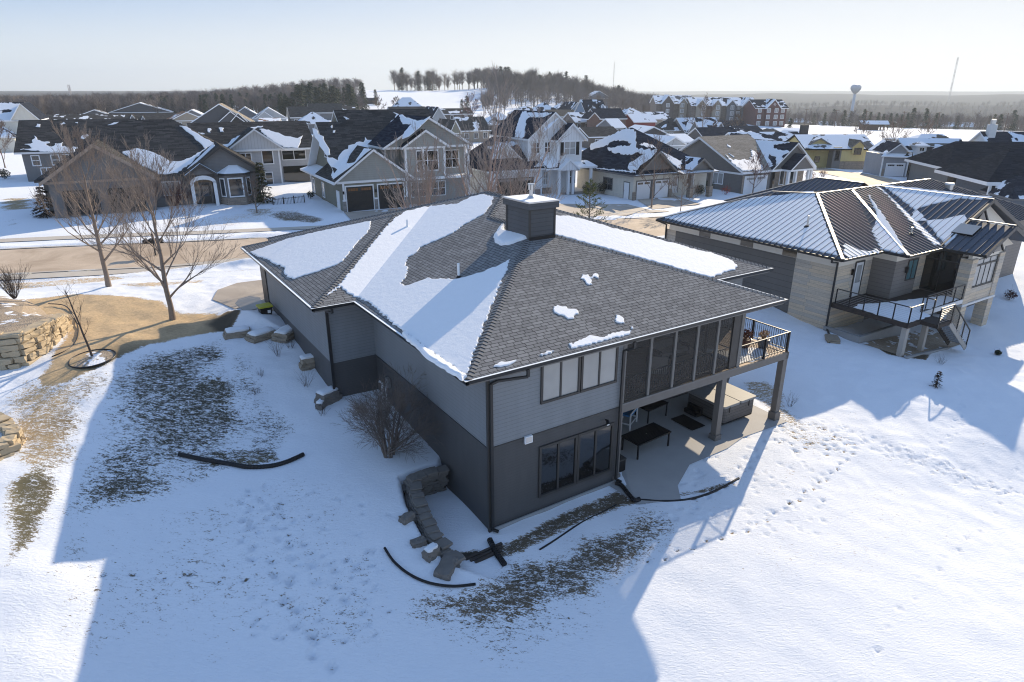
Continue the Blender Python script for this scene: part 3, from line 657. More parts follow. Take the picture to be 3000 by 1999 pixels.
# fascia + soffit
mb=MB(); out=[(-1,-.42),(15,-.42),(15,3.4),(19.1,3.4),(19.1,25.05),(-1,25.05),(-1,23.4),(-2.85,23.4),(-2.85,9.6),(-1,9.6)]
for i in range(len(out)):
    a=out[i];b=out[(i+1)%len(out)]; mb.face([(a[0],a[1],ze-.24),(b[0],b[1],ze-.24),(b[0],b[1],ze-.002),(a[0],a[1],ze-.002)],M['trim_gy'])
mb.face([(x,y,ze-.24) for x,y in out][::-1],M['soffit']); mb.build('soffit',roofo)
# gutters with snow and ice lying in them
M['ice']=plain('gutter_ice',(.80,.85,.9),.25,0,.2,2.,.2)
def gutter(pts,name='gutter',snow=True,nrm=None):
    g=MB();sn=MB()
    for a,b in zip(pts[:-1],pts[1:]):
        a=Vector((*a,ze));b=Vector((*b,ze)); d=(b-a).normalized(); o=Vector((d.y,-d.x,0))
        a=a-d*.0; b=b+d*.13
        def q(off,z): return [a+o*off+Vector((0,0,z)),b+o*off+Vector((0,0,z))]
        A=q(.002,-.02);B=q(.002,-.15);C=q(.09,-.15);D=q(.13,-.02);E2=q(.115,-.02);F2=q(.10,-.07);G=q(.015,-.07)
        for u,v_ in ((A,B),(B,C),(C,D),(D,E2),(E2,F2)): g.face([u[0],v_[0],v_[1],u[1]],M['gutter'])
        J1=q(.118,-.012);J2=q(.008,-.018); sn.face([J1[0],J2[0],J2[1],J1[1]][::-1],M['ice'])
    o=g.build(name,R); 
    if snow: sn.build('gutter_ice',o)
gutter([(-1,9.6),(-1,-.42),(15,-.42),(15,3.4)]); gutter([(15,3.4),(19.1,3.4),(19.1,25)]); gutter([(-2.85,23.4),(-2.85,9.6),(-1,9.6)])
# walls: (u0,u1,v0,v1)
mb=MB(); zb=3.4
boxes=[(0,6.02,0,4.5),(0,18.2,4.3,24.2),(-2.1,0.02,10.35,22.7)]
mb.box(0,6.02,0,4.6,zb,ze-.2,M['siding_up']); mb.box(0.003,18.2,4.3,24.2,zb,ze-.2,M['siding_up']); mb.box(-2.1,.3,10.35,22.7,zb,ze-.2,M['siding_up']); mb.build('upper_wall',R)
mb=MB(); mb.box(.025,5.99,.025,4.6,-.6,zb-.003,M['siding_lo']); mb.box(.028,18.17,4.33,24.17,-1.2,zb-.003,M['siding_lo']); mb.box(-2.07,.3,10.38,22.67,-.5,zb-.003,M['siding_lo']); mb.build('lower_wall',R)
mb=MB(); mb.box(-.03,6.05,-.03,-.001,zb-.03,zb,T); mb.box(-.03,-.001,-.03,10.3,zb-.03,zb,T); mb.build('band_board',R)
for u,v in ((0,0),(-2.1,10.35),(-2.1,22.7)): mb=MB(); mb.box(u-.035,u+.07,v-.035,v+.07,-.5,ze-.2,T); mb.build('corner_board',R)
mb=MB()
mb.box(-2.16,-2.1,21.6,22.75,2.6,ze-.25,M['trim_dk']); mb.build('door_jamb',R)
# foundation edge strip by the near wall
mb=MB(); mb.box(.1,5.95,-.10,-.04,-.3,.06,M['concrete_g']); mb.build('foundation_edge',R)
# windows
for a,b in ((2.2,3.9),(4.0,5.7)): window(R,'y',0,a+.06,b-.06,4.62,6.0,-1,T,M['glass_c'],2,1,.09,proud=.06)
for a,b in ((2.2,3.9),(4.0,5.72)): window(R,'y',.025,a+.06,b-.06,.68,2.68,-1,T,M['glass_d'],2,1,.10,proud=.07)
# downspouts
def spout(pts,name='downspout'):
    mb=MB(); [mb.beam(a,b,.10,.075,M['gutter']) for a,b in zip(pts[:-1],pts[1:])]; mb.build(name,R)
spout([(1.3,-.5,ze-.16),(1.3,-.5,ze-.42),(.35,-.1,ze-.5),(.08,-.1,ze-.55),(.08,-.1,.05),(.2,-.3,.03)])
spout([(6.1,-.5,ze-.16),(6.1,-.5,ze-.4),(5.95,-.12,ze-.6),(5.95,-.12,.15),(6.05,-.35,.1)])
spout([(-2.1,9.5,ze-.16),(-2.1,9.5,ze-.34),(-2.16,10.2,ze-.45),(-2.16,10.25,1.55),(-2.6,10.,1.45)])
spout([(15.1,3.3,ze-.16),(15.1,3.35,ze-.45),(14.,4.2,ze-.7)])
# bright wall vent, flood lamp, brackets
mb=MB(); mb.box(1.48,1.8,-.1,-.001,3.14,3.42,M['white']); mb.box(1.52,1.76,-.112,-.1,3.18,3.38,M['galv']); mb.build('wall_vent',R)
mb=MB(); mb.tube([(5.3,-.02,3.02),(5.3,-.14,3.05)],.035,M['black']); mb.tube([(5.3,-.13,3.05),(5.24,-.27,2.93)],[.05,.085],M['black'],10); mb.tube([(5.24,-.271,2.929),(5.239,-.276,2.925)],[.07,.07],M['white'],10); mb.build('flood_lamp',R)
# meter boxes on the shaded side wall
mb=MB(); mb.box(-.14,-.0,8.7,9.0,2.3,2.75,M['galv']); mb.tube([(-.16,9.35,1.6),(-.16,9.35,2.35),(-.3,9.35,2.45)],.06,M['white'],8); mb.tube([(-.14,9.0,1.6),(-.14,9.,2.3)],.04,M['white'],6); mb.build('meter_box',R)
# --- chimney
ch=MB(); cx0,cx1,cy0,cy1=6.22,7.6,6.7,8.6
ch.box(cx0,cx1,cy0,cy1,8.0,10.12,M['chim'])
for x in (cx0,cx1):
    for y in (cy0,cy1): ch.box(x-.03*(1 if x==cx0 else -1)-(.0 if x==cx0 else .09),x-.03*(1 if x==cx0 else -1)+(.09 if x==cx0 else .0),y-.03 if y==cy0 else y-.06,y+.06 if y==cy0 else y+.03,8.,10.12,T)
cho=ch.build('chimney',R); mb=MB(); mb.box(cx0-.13,cx1+.13,cy0-.13,cy1+.13,10.12,10.40,M['chim']); mb.box(cx0-.16,cx1+.16,cy0-.16,cy1+.16,10.40,10.44,M['galv']); mb.build('cap',cho)
snow_patch(cho,[(cx0-.12,cy0-.12),(cx1+.12,cy0-.12),(cx1+.12,cy1+.12),(cx0-.12,cy1+.12)],lambda x,y:10.442,th=.02,jit=.015)
mb=MB(); cx,cy=6.9,7.6; mb.cyl(cx,cy,10.44,10.58,.2,.1,M['galv']); mb.cyl(cx,cy,10.55,10.85,.09,.09,M['galv']); mb.cyl(cx,cy,10.84,11.08,.155,.155,M['galv']); mb.cyl(cx,cy,11.08,11.11,.17,.155,M['galv'])
for a in range(6): mb.box(cx+.155*math.cos(a)-.01,cx+.155*math.cos(a)+.01,cy+.155*math.sin(a)-.01,cy+.155*math.sin(a)+.01,10.84,11.08,M['black'])
mb.build('flue',cho)
mb=MB(); mb.box(cx0-.02,cx1+.02,cy0-.05,cy0-.035,8.,8.9,M['black']); mb.build('flashing',cho)
# plumbing vents
for u,v,h_ in ((3.3,12.45,.55),(3.35,5.05,.6)):
    p=MH.on(z2(1162,408) if v>8 else z2(1515,735),(-1,0,ze),(-s_,0,1)); mb=MB(); mb.cyl(p.x,p.y,p.z-.1,p.z+h_,.055,.055,M['white'],10); mb.cyl(p.x,p.y,p.z-.05,p.z+.08,.13,.07,M['black'],10); mb.build('vent_pipe',roofo)
# --- snow on the roof, outlines as surveyed
NL=(-s_,0,1)
S1=[(1755,185),(1740,235),(1690,300),(1560,370),(1480,430),(1340,490),(1250,530),(1215,570),(1165,600),(1150,640),(1165,690),(1150,735),(1118,775),(1150,795),(1230,770),(1300,742),(1330,748),(1460,750),(1520,745),(1600,725),(1690,697),(1790,655),(1868,615),(1855,660),(1830,720),(1720,990),(1640,1200),(1572,1400),(1540,1400),(1300,1235),(1050,1045),(900,915),(745,845),(700,800),(612,865),(700,780),(830,620),(950,470),(1060,340),(1130,290),(1260,255),(1400,238),(1500,232),(1600,182),(1680,165)]
k45=math.sqrt(.5)
px_patch(MH,[z2(*p) for p in S1],(-1,0,ze),NL,zl,[((-1.14,9.6),1,-1) if False else ((-1,9.72),1,-1),((-1,-.42),1,0),((-1,-.42),-1,1)],th=.04,step=.11,jit=.06,seed=1)
px_patch(MH,[z2(*p) for p in S1],(0,9.6,ze),(0,-s_,1),zgn,[((-1,9.45),-1,1),((-2.85,9.6),1,-1),((0,9.58),0,1)],th=.04,step=.11,jit=.06,seed=2)
S2=[(75,565),(340,470),(600,410),(850,360),(908,348),(905,400),(875,440),(830,480),(790,530),(740,600),(715,625),(660,655),(590,680),(500,710),(440,725),(385,748),(340,735),(310,700),(315,670),(240,640),(190,610),(120,590)]
px_patch(MH,[z2(*p) for p in S2],(-2.85,0,ze),NL,zgl,[((-2.75,23.2),1,-1) if False else ((-2.8,0),1,0)],th=.04,step=.11,jit=.05,seed=3)
S3=[(325,345),(440,350),(640,400),(760,440),(980,490),(1160,540),(1250,560),(1380,600),(1500,625),(1600,655),(1690,695),(1728,735),(1705,765),(1640,775),(1590,800),(1520,822),(1470,815),(330,505),(250,470),(200,330)]
px_patch(MH,[z3(*p) for p in S3],(0,3.4,ze),(0,-s_,1),zrn,[((15,3.4),1,1)],th=.045,step=.11,jit=.05,seed=4)
S4=[(1830,375),(1795,395),(1755,455),(1765,500),(1810,518),(1870,512),(1960,480),(1998,468),(1995,450),(1900,435),(1830,415)]
px_patch(MH,[z2(*p) for p in S4],(-1,0,ze),NL,zl,[],th=.14,step=.12,jit=.03,inset=.14,seed=5)
for i,pp in enumerate([[(540,800),(585,800),(600,820),(640,790),(660,795),(662,830),(630,815),(600,830),(615,875),(590,878),(565,862),(550,835),(525,830)],
   [(318,1045),(345,1032),(370,1040),(420,1045),(430,1062),(480,1065),(510,1080),(505,1100),(480,1110),(470,1135),(430,1140),(400,1115),(360,1105),(320,1085)],
   [(795,1108),(820,1110),(850,1130),(865,1172),(835,1172),(790,1160)],[(912,1200),(928,1200),(928,1212),(914,1214)],[(435,1325),(455,1320),(470,1335),(510,1300),(560,1285),(590,1265),(640,1270),(690,1280),(760,1250),(830,1235),(915,1230),(905,1250),(860,1265),(720,1300),(590,1335),(450,1365)],
   [(215,1410),(280,1385),(325,1385),(300,1400),(230,1420)]]):
    px_patch(MH,[z3(*p) for p in pp],(0,-.42,ze),(0,-s_,1),zn,[((0,-.4),0,1)],th=.04,step=.08,jit=.035,inset=.03,seed=10+i)
for i,pp in enumerate([[(1755,1355),(1790,1325),(1850,1320),(1915,1312),(1880,1335),(1800,1355)]]):
    px_patch(MH,[z2(*p) for p in pp],(0,-.42,ze),(0,-s_,1),zn,[((0,-.4),0,1)],th=.04,step=.1,jit=.03,inset=.03,seed=20+i)
# snow cornice hanging over the left gutter
snow_patch(R,[(-1.16,-.45),(-.9,-.3),(-.92,2.),(-.9,4.6),(-1.0,4.6),(-1.15,3.9),(-1.22,2.6),(-1.3,1.5),(-1.24,.6)],lambda x,y:ze-.01+max(0,(x+1)*s_),th=.13,step=.15,jit=.04,inset=.1,seed=31)
# --- screened porch (u 6.1-13) and deck (13-16.7)
zd=3.42
mb=MB(); mb.box(6.06,16.7,.03,.2,3.04,3.38,M['taupe']); mb.box(16.5,16.72,.03,4.2,3.04,3.38,M['taupe']); mb.box(6.06,16.65,.2,4.25,3.14,3.3,M['trim_dk']); mb.box(6.04,13.1,-.01,.03,3.38,3.46,M['trim_gy']); mb.build('deck_frame',R)
mb=MB(); n=24
for i in range(n): 
    v=.06+i*(4.2-.06)/n; mb.box(6.1,16.68,v,v+.155,3.3,3.40,M['deck'])
dk=mb.build('deck_floor',R)
mb=MB()
mb.box(6.06,13.1,.02,.2,6.02,6.2,M['taupe']); mb.build('porch_beam',R)
for u,w_ in ((6.15,.17),(13.0,.2)): mb=MB(); mb.box(u-w_/2,u+w_/2,.02,.19,3.46,6.02,M['trim_gy']); mb.build('porch_post',R)
for u in (7.55,8.9,10.2,11.45,12.1): 
    if u==12.1: continue
    mb=MB(); mb.box(u-.06,u+.06,.03,.15,3.46,6.02,M['trim_gy']); mb.build('porch_post',R)
mb=MB(); mb.box(12.42,12.9,.05,.15,3.46,6.02,M['trim_dk']); mb.build('porch_post',R)
# insect screens
ms,nts,bs=nmat('insect_screen'); bs.inputs['Base Color'].default_value=(.05,.047,.045,1); bs.inputs['Alpha'].default_value=.62; bs.inputs['Roughness'].default_value=.9
us=[6.24,7.55,8.9,10.2,11.45,12.45]
for a,b in zip(us[:-1],us[1:]):
    mb=MB(); mb.face([(a+.05,.1,3.46),(b-.05,.1,3.46),(b-.05,.1,6.02),(a+.05,.1,6.02)],ms); mb.build('porch_screen',R)
mb=MB(); mb.face([(13.02,.2,3.46),(13.02,4.2,3.46),(13.02,4.2,6.05),(13.02,.2,6.05)],ms); mb.box(12.97,13.07,1.9,2.0,3.46,6.05,M['trim_dk']); mb.build('porch_screen',R)
def rail(p0,p1,name='railing',post=(),parent=R,z0=3.42,zt=4.38,mat=None,bal=.115,sn=False):
    mat=mat or M['black']; mb=MB(); p0=Vector(p0);p1=Vector(p1); d=(p1-p0); Ls=d.length; d.normalize()
    mb.beam((*p0,zt),(*p1,zt),.06,.04,mat); mb.beam((*p0,z0+.1),(*p1,z0+.1),.04,.03,mat); n=int(Ls/bal)
    for i in range(n+1): q=p0+d*(Ls*i/n); mb.box(q.x-.009,q.x+.009,q.y-.009,q.y+.009,z0+.1,zt,mat)
    for t in post: q=p0+d*(Ls*t); mb.box(q.x-.045,q.x+.045,q.y-.045,q.y+.045,z0-.25,zt+.03,mat)
    mb.build(name,parent)
rail((6.3,.3),(12.4,.3),'porch_railing'); rail((13.2,.1),(16.6,.1),post=(.5,1.)); rail((16.6,.1),(16.6,4.1),post=(.5,1)); 
rail((13.2,4.15),(16.6,4.15),post=(.5,)) if False else None
# posts to the patio
for u in (6.1,12.25,16.55):
    mb=MB(); mb.box(u-.15,u+.15,.04,.34,-.35,3.04,M['taupe']); mb.box(u-.2,u+.2,-.01,.39,-.35,.22,M['taupe']); mb.build('deck_post',R)
mb=MB(); mb.box(6.02,18.1,4.24,4.3,0,3.1,M['siding_lo']); mb.box(8.3,10.5,4.2,4.24,.1,2.4,M['glass_d']); mb.build('patio_wall',R)
mb=MB(); mb.box(7.2,9.6,4.22,4.3,3.5,5.6,M['glass_d']); mb.box(13.5,15.6,4.22,4.3,3.5,5.7,M['glass_d']); mb.build('patio_door',R)
# snow drifted on the deck boards
snow_patch(R,[(13.2,.2),(15.4,.2),(15.9,.9),(15.2,1.6),(14.2,1.7),(13.6,2.6),(13.2,2.2)],lambda x,y:3.405,th=.03,jit=.12,step=.3,seed=41)
# furniture in the porch
def sofa(x,y,rz,label,w_=1.9):
    t=thing('sofa',label,'sofa',(0,0,0)); t.location=MH.o+MH.X*x+MH.Y*y+Vector((0,0,3.4)); t.rotation_euler=(0,0,R.rotation_euler.z+rz)
    c=plain('cushion_grey',(.32,.31,.3),.9); f=M['black']
    mb=MB(); mb.box(-w_/2,w_/2,-.4,.4,.12,.3,f); mb.box(-w_/2,-w_/2+.1,-.4,.4,.3,.6,f); mb.box(w_/2-.1,w_/2,-.4,.4,.3,.6,f); mb.build('frame',t)
    mb=MB(); mb.box(-w_/2+.1,-.01,-.38,.3,.3,.47,c); mb.box(.01,w_/2-.1,-.38,.3,.3,.47,c); mb.build('cushion',t); mb=MB(); mb.box(-w_/2+.1,w_/2-.1,.2,.4,.3,.85,c); mb.build('backrest',t)
sofa(11.3,2.6,0,'grey cushioned sofa behind the right screens of the porch'); 
t=thing('armchair','pale armchair behind the third screen of the porch','armchair'); t.location=MH.o+MH.X*9.5+MH.Y*1.5+Vector((0,0,3.4)); t.rotation_euler=(0,0,R.rotation_euler.z+2.4)
c=plain('cushion_pale',(.5,.48,.45),.9); mb=MB(); mb.box(-.4,.4,-.4,.35,.15,.45,c); mb.build('seat',t); mb=MB(); mb.box(-.4,.4,.3,.42,.4,.95,c); mb.build('backrest',t); mb=MB(); mb.box(-.48,-.4,-.4,.4,.1,.62,M['black']); mb.box(.4,.48,-.4,.4,.1,.62,M['black']); mb.build('armrest',t)
# ------------------------------------------------------------ things round the grey house
def put(t,u,v,z,rz=0):
    t.location=MH.o+MH.X*u+MH.Y*v+Vector((0,0,z)); t.rotation_euler=(0,0,R.rotation_euler.z+rz); return t
def rbox(x0,x1,y0,y1,z0,z1,mat,name,parent,bev=.1,seg=3):
    bm=bmesh.new(); bmesh.ops.create_cube(bm,size=1); 
    for v in bm.verts: v.co=((x0+x1)/2+v.co.x*(x1-x0),(y0+y1)/2+v.co.y*(y1-y0),(z0+z1)/2+v.co.z*(z1-z0))
    ed=[e for e in bm.edges if abs(e.verts[0].co.z-e.verts[1].co.z)>1e-4]
    bmesh.ops.bevel(bm,geom=ed,offset=bev,segments=seg,profile=.5,affect='EDGES')
    te=[e for e in bm.edges if e.verts[0].co.z>z1-1e-4 and e.verts[1].co.z>z1-1e-4]
    bmesh.ops.bevel(bm,geom=te,offset=min(.02,(z1-z0)*.3),segments=2,profile=.5,affect='EDGES')
    me=bpy.data.meshes.new(name); bm.to_mesh(me); bm.free(); me.materials.append(mat); o=bpy.data.objects.new(name,me); COL.objects.link(o); o.parent=parent; return o
t=put(thing('hot_tub','square hot tub with a folded tan cover and dark brown cabinet under the deck','hot tub'),14.6,1.95,.03)
cab=masonry('tub_cabinet',(.10,.09,.085),(.115,.105,.1),(.03,.03,.03),3,.16,.6,.2); cov_=plain('tub_cover_vinyl',(.25,.25,.252),.6,0,.08,3,.1)
rbox(-1.15,1.15,-1.15,1.15,0,.1,M['black'],'base',t,.2); rbox(-1.17,1.17,-1.17,1.17,.1,.84,cab,'cabinet',t,.25,5)
rbox(-1.2,-.01,-1.2,1.2,.86,.97,cov_,'cover',t,.12,4); rbox(.01,1.2,-1.2,1.2,.86,.97,cov_,'cover',t,.12,4)
for x in (-.8,.6): mb=MB(); mb.box(x,x+.04,-1.215,-1.195,.6,.9,M['black']); mb.build('strap',t)
t=put(thing('doormat','black rubber mat on the patio in front of the hot tub','mat'),12.3,1.9,.035); rbox(-.45,.45,-.7,.7,0,.015,M['black'],'mat',t,.03); 
t=put(thing('hot_tub_step','dark two tread step at the side of the hot tub','step'),13.2,2.4,.05); mb=MB(); mb.box(-.22,.2,-.4,.4,0,.2,M['black']); mb.box(0,.2,-.4,.4,.2,.4,M['black']); mb.build('step',t)
t=put(thing('patio_table','long black slatted metal dining table on the patio','table'),8.85,1.2,.035,.06)
mb=MB()
for i in range(12): y=-.5+i*1./12; mb.box(-1.02,1.02,y+.006,y+.078,.72,.745,M['black'])
mb.box(-1.05,1.05,-.53,-.49,.69,.75,M['black']);mb.box(-1.05,1.05,.5,.54,.69,.75,M['black']);mb.box(-1.05,-1.01,-.5,.5,.69,.75,M['black']);mb.box(1.01,1.05,-.5,.5,.69,.75,M['black']); mb.build('table_top',t)
for sx in (-1,1):
    for sy in (-1,1): mb=MB(); mb.box(sx*.98-.03,sx*.98+.03,sy*.46-.03,sy*.46+.03,0,.69,M['black']); mb.build('leg',t)
mb=MB(); mb.cyl(0,0,.75,.756,.03,.03,M['galv']); mb.build('umbrella_hole',t)
t=put(thing('side_table','second dark table at the back of the patio behind the grill','table'),11.2,3.3,.035,.1); rbox(-.75,.75,-.45,.45,.68,.72,M['black'],'table_top',t,.02)
for sx in (-1,1):
    for sy in (-1,1): mb=MB(); mb.box(sx*.68-.025,sx*.68+.025,sy*.4-.025,sy*.4+.025,0,.68,M['black']); mb.build('leg',t)
t=put(thing('ball_game_table','white framed table with a blue surface standing behind the dining table','game table'),9.6,3.3,.035,.5)
blue=plain('blue_cloth',(.05,.2,.42),.7); mb=MB(); mb.box(-.5,.5,-.35,.35,.72,.8,blue); mb.build('surface',t)
for sx in (-1,1):
    mb=MB(); mb.box(sx*.5-.03,sx*.5+.03,-.38,-.32,0,.9,M['white']); mb.box(sx*.5-.03,sx*.5+.03,.32,.38,0,.9,M['white']); mb.box(sx*.5-.025,sx*.5+.025,-.32,.32,.3,.36,M['white']); mb.build('leg',t)
mb=MB(); mb.box(-.47,.47,-.37,-.33,.84,.9,M['white']); mb.box(-.47,.47,-.37,-.33,.3,.34,M['white']); mb.build('frame_rail',t)
t=put(thing('storage_box','small black storage box against the corner post of the patio','box'),6.62,.55,.035); rbox(-.22,.22,-.28,.28,0,.55,M['black'],'body',t,.04); rbox(-.24,.24,-.3,.3,.56,.62,M['trim_dk'],'lid',t,.04)
# planters on the deck
def dried(mb,x,y,z,n,h,sp,mat,seed,r=.006):
    r_=random.Random(seed)
    for i in range(n):
        a=r_.uniform(0,6.28); l=h*r_.uniform(.6,1); s=sp*r_.uniform(.2,1)
        p=[(x,y,z)]
        for k in range(1,4): p.append((x+math.cos(a)*s*(k/3)**1.3+r_.uniform(-.02,.02),y+math.sin(a)*s*(k/3)**1.3+r_.uniform(-.02,.02),z+l*(k/3)))
        mb.tube(p,[r,r*.8,r*.6,r*.3],mat,3,False)
rust=plain('dried_foliage_rust',(.16,.06,.035),.9,0,.3); straw=plain('dried_foliage_straw',(.42,.27,.14),.9,0,.3); twig=plain('dead_twigs',(.10,.08,.07),.9,0,.3)
def leaves(mb,c,r,n,size,mat,seed,flat=.8):
    r_=random.Random(seed); c=Vector(c)
    for i in range(n):
        d=Vector((r_.gauss(0,1),r_.gauss(0,1),r_.gauss(0,1))).normalized()*(r*r_.random()**.45); d.z*=flat; p=c+d
        a=Vector((r_.gauss(0,1),r_.gauss(0,1),r_.gauss(0,1))).normalized(); b=a.orthogonal().normalized(); s=size*r_.uniform(.5,1.2)
        mb.face([p-a*s*.5,p+b*s*.3,p+a*s*.5,p-b*s*.3],mat)
for (u,v,kind,lab) in ((15.3,1.5,0,'brown glazed pot with a bushy rust coloured dried plant on the deck'),(16.0,1.0,1,'grey pot with pale straw coloured dried leaves by the deck corner')):
    t=put(thing('planter',lab,'planter'),u,v,3.41); pm=plain('glazed_pot'+str(kind),(.10,.04,.03) if kind==0 else (.12,.13,.15),.3)
    mb=MB(); mb.tube([(0,0,0),(0,0,.1),(0,0,.4),(0,0,.46),(0,0,.47)],[.17,.22,.3,.31,.27],pm,14); mb.build('pot',t)
    mb=MB(); leaves(mb,(0,0,.68),.38 if kind==0 else .28,420 if kind==0 else 240,.11,rust if kind==0 else straw,u); dried(mb,0,0,.4,40,.45,.35,rust if kind==0 else straw,3); mb.build('foliage',t)
# yellow-lidded bin by the garage wall
t=put(thing('recycling_cart','black wheeled bin with a snowy yellow green lid beside the garage wall','bin'),-2.75,20.0,2.86,.05)
yel=plain('yellow_lid',(.42,.42,.03),.5,0,.2,8); mb=MB(); 
for k in range(1): 
    a=.24;b_=.33; mb.face([(-a,-a,0),(a,-a,0),(a,a,0),(-a,a,0)][::-1],M['black'])
    for (p,q) in (((-1,-1),(1,-1)),((1,-1),(1,1)),((1,1),(-1,1)),((-1,1),(-1,-1))): mb.face([(p[0]*a,p[1]*a,0),(q[0]*a,q[1]*a,0),(q[0]*b_,q[1]*b_,.78),(p[0]*b_,p[1]*b_,.78)],M['black'])
mb.box(.05,.22,-.335,-.325,.45,.62,M['white']); mb.build('body',t); rbox(-.38,.38,-.38,.38,.78,.86,yel,'lid',t,.05)
for sy in(-1,1): mb=MB(); mb.tube([(.3,sy*.27,.1),(.3,sy*.33,.1)],.1,M['black'],12); mb.build('wheel',t)
# black corrugated drain pipes lying on the snow
def hose(px,r,label,name='drain_pipe',rib=True,dz=.06,seed=0,h=0):
    P=smooth_line([tuple(hit(*p)[:2]) for p in px],14); pts=[];
    Z=pit_z(np.array([p[0] for p in P]),np.array([p[1] for p in P]),base_z(np.array([p[0] for p in P]),np.array([p[1] for p in P])))
    for (x,y),z in zip(P,Z): pts.append((x,y,z+dz))
    q=[]; 
    for a,b in zip(pts[:-1],pts[1:]):
        a=Vector(a);b=Vector(b); n=max(1,int((b-a).length/.04)) if rib else 1
        for i in range(n): q.append(a+(b-a)*i/n)
    rad=[r*(1.12 if (i%2==0 and rib) else 1.) for i in range(len(q))]
    mb=MB(); mb.tube(q,rad,M['black'],8); return tag(mb.build(name),label,'pipe')
hose([(412,1048),(470,1060),(530,1070),(570,1077),(620,1075),(660,1065),(700,1047)],.085,'thick black corrugated drain pipe curving over the shaded lawn',dz=.08)
hose([(884,1262),(905,1293),(940,1322),(985,1342),(1040,1350),(1095,1345)],.045,'thin black hose curving below the stone wall',name='hose',rib=False,dz=.05)
hose([(1470,1148),(1520,1152),(1580,1148),(1640,1130),(1700,1098)],.05,'thin black drain hose lying across the snow below the patio',dz=.0,name='hose',rib=False)
hose([(1470,1150),(1455,1150),(1430,1118),(1415,1108)],.085,'black drain extension at the foot of the middle downspout',dz=.1,rib=True)
hose([(1125,1215),(1140,1250),(1160,1285)],.10,'black drain extension at the foot of the corner downspout',dz=.06,rib=True)
hose([(1240,1250),(1330,1195),(1420,1152)],.035,'thin black garden hose half buried along the house wall',name='hose',dz=.0,rib=False)
# stones
rockm=masonry('limestone_weathered',(.30,.25,.19),(.24,.20,.155),(.1,.09,.08),9,9,.9,.6)
rockd=plain('dark_fieldstone',(.17,.155,.14),.9,0,.35,2,.5); tanr=plain('tan_limestone',(.46,.37,.25),.9,0,.25,1.6,.6)
def rock(x0,x1,y0,y1,z0,z1,seed,mb,mat,M4,rough=.07,cut=2):
    r_=random.Random(seed); bm=bmesh.new(); bmesh.ops.create_cube(bm,size=1); bmesh.ops.subdivide_edges(bm,edges=bm.edges[:],cuts=cut,use_grid_fill=True)
    s=min(x1-x0,y1-y0,z1-z0)
    for v in bm.verts:
        c=v.co; k=1-.16*max(0,(abs(c.x)+abs(c.y)+abs(c.z))-1.0)
        v.co=Vector(((x0+x1)/2+c.x*k*(x1-x0)+r_.uniform(-1,1)*rough*s,(y0+y1)/2+c.y*k*(y1-y0)+r_.uniform(-1,1)*rough*s,(z0+z1)/2+c.z*k*(z1-z0)+r_.uniform(-1,1)*rough*s))
    base=len(mb.v); mi=mb.mi(mat); bm.verts.index_update()
    for v in bm.verts: mb.v.append(tuple(M4@v.co))
    for f in bm.faces: mb.f.append(tuple(base+v.index for v in f.verts)); mb.m.append(mi); mb.uv+=[(0,0)]*len(f.verts)
    bm.free()
def block_wall(name,label,line,tops,bots,mat,bl=.75,course=.28,depth=.45,seed=0,side=1):
    """dry-laid courses of rough blocks following a plan line"""
    r_=random.Random(seed); mb=MB(); L_=[0]
    for a,b in zip(line[:-1],line[1:]): L_.append(L_[-1]+math.hypot(b[0]-a[0],b[1]-a[1]))
    def pos(s):
        s=max(0,min(L_[-1]-1e-4,s))
        for i in range(len(L_)-1):
            if s<=L_[i+1]: t=(s-L_[i])/(L_[i+1]-L_[i]); a,b=line[i],line[i+1]; return (a[0]+t*(b[0]-a[0]),a[1]+t*(b[1]-a[1]),tops[i]+t*(tops[i+1]-tops[i]),bots[i]+t*(bots[i+1]-bots[i]),math.atan2(b[1]-a[1],b[0]-a[0]))
    nc=int((max(tops)-min(bots))/course)+1; z=min(bots)-.1
    for c in range(nc+1):
        s=r_.uniform(-bl*.5,0)
        while s<L_[-1]:
            l=bl*r_.uniform(.6,1.35); x,y,tp,bt,an=pos(s+l/2)
            if z<tp-.03 and z+course>bt-.15:
                h=min(course,tp-z)
                if h>.06: 
                    M4=Matrix.Translation((x,y,0))@Matrix.Rotation(an,4,'Z'); o=side*(.05*c+r_.uniform(-.05,.05))
                    rock(-l/2+.01,l/2-.01,-depth/2+o,depth/2+o,z+.008,z+h-.008,r_.random(),mb,mat,M4,.10)
            s+=l
        z+=course
    return tag(mb.build(name),label,'wall')
tops=[tz0(x,y)+.04 for x,y in WALLXY]; 
block_wall('stone_retaining_wall','dark stacked fieldstone retaining wall curving off the near corner of the grey house',WALLXY,[max(t_+.07,.16) for t_ in tops],[-.1]*len(tops),rockd,.42,.14,.46,3)
ww=gp((-60,800),(-20,845),(20,842),(60,836),(95,812),(125,786),(150,758),(148,735),(118,722)); tb=[tz0(x,y) for x,y in ww]
block_wall('stone_retaining_wall','tall tan limestone block wall curving round the raised bed at the left edge',ww,[2.95+1.35-.05*i if i<6 else 4.1-.42*(i-5) for i in range(len(ww))],tb,tanr,.8,.30,.6,5)
bed=[(x-.0,y+.15) for x,y in ww]+gp((60,690),(-60,700)); 
grav,ntg,bg_=nmat('bed_gravel'); cg=coord(ntg); vo=ntg.nodes.new('ShaderNodeTexVoronoi'); vo.inputs['Scale'].default_value=16; L(ntg,cg,vo.inputs['Vector'])
L(ntg,mixc(ntg,sstep(ntg,noise(ntg,cg,.8,3),.56,.6),mixc(ntg,vo.outputs['Color'],(.24,.18,.125),(.40,.33,.25)),(.8,.83,.88)),bg_.inputs['Base Color']); bg_.inputs['Roughness'].default_value=.9; bump(ntg,bg_,vo.outputs['Distance'],.8,.03)
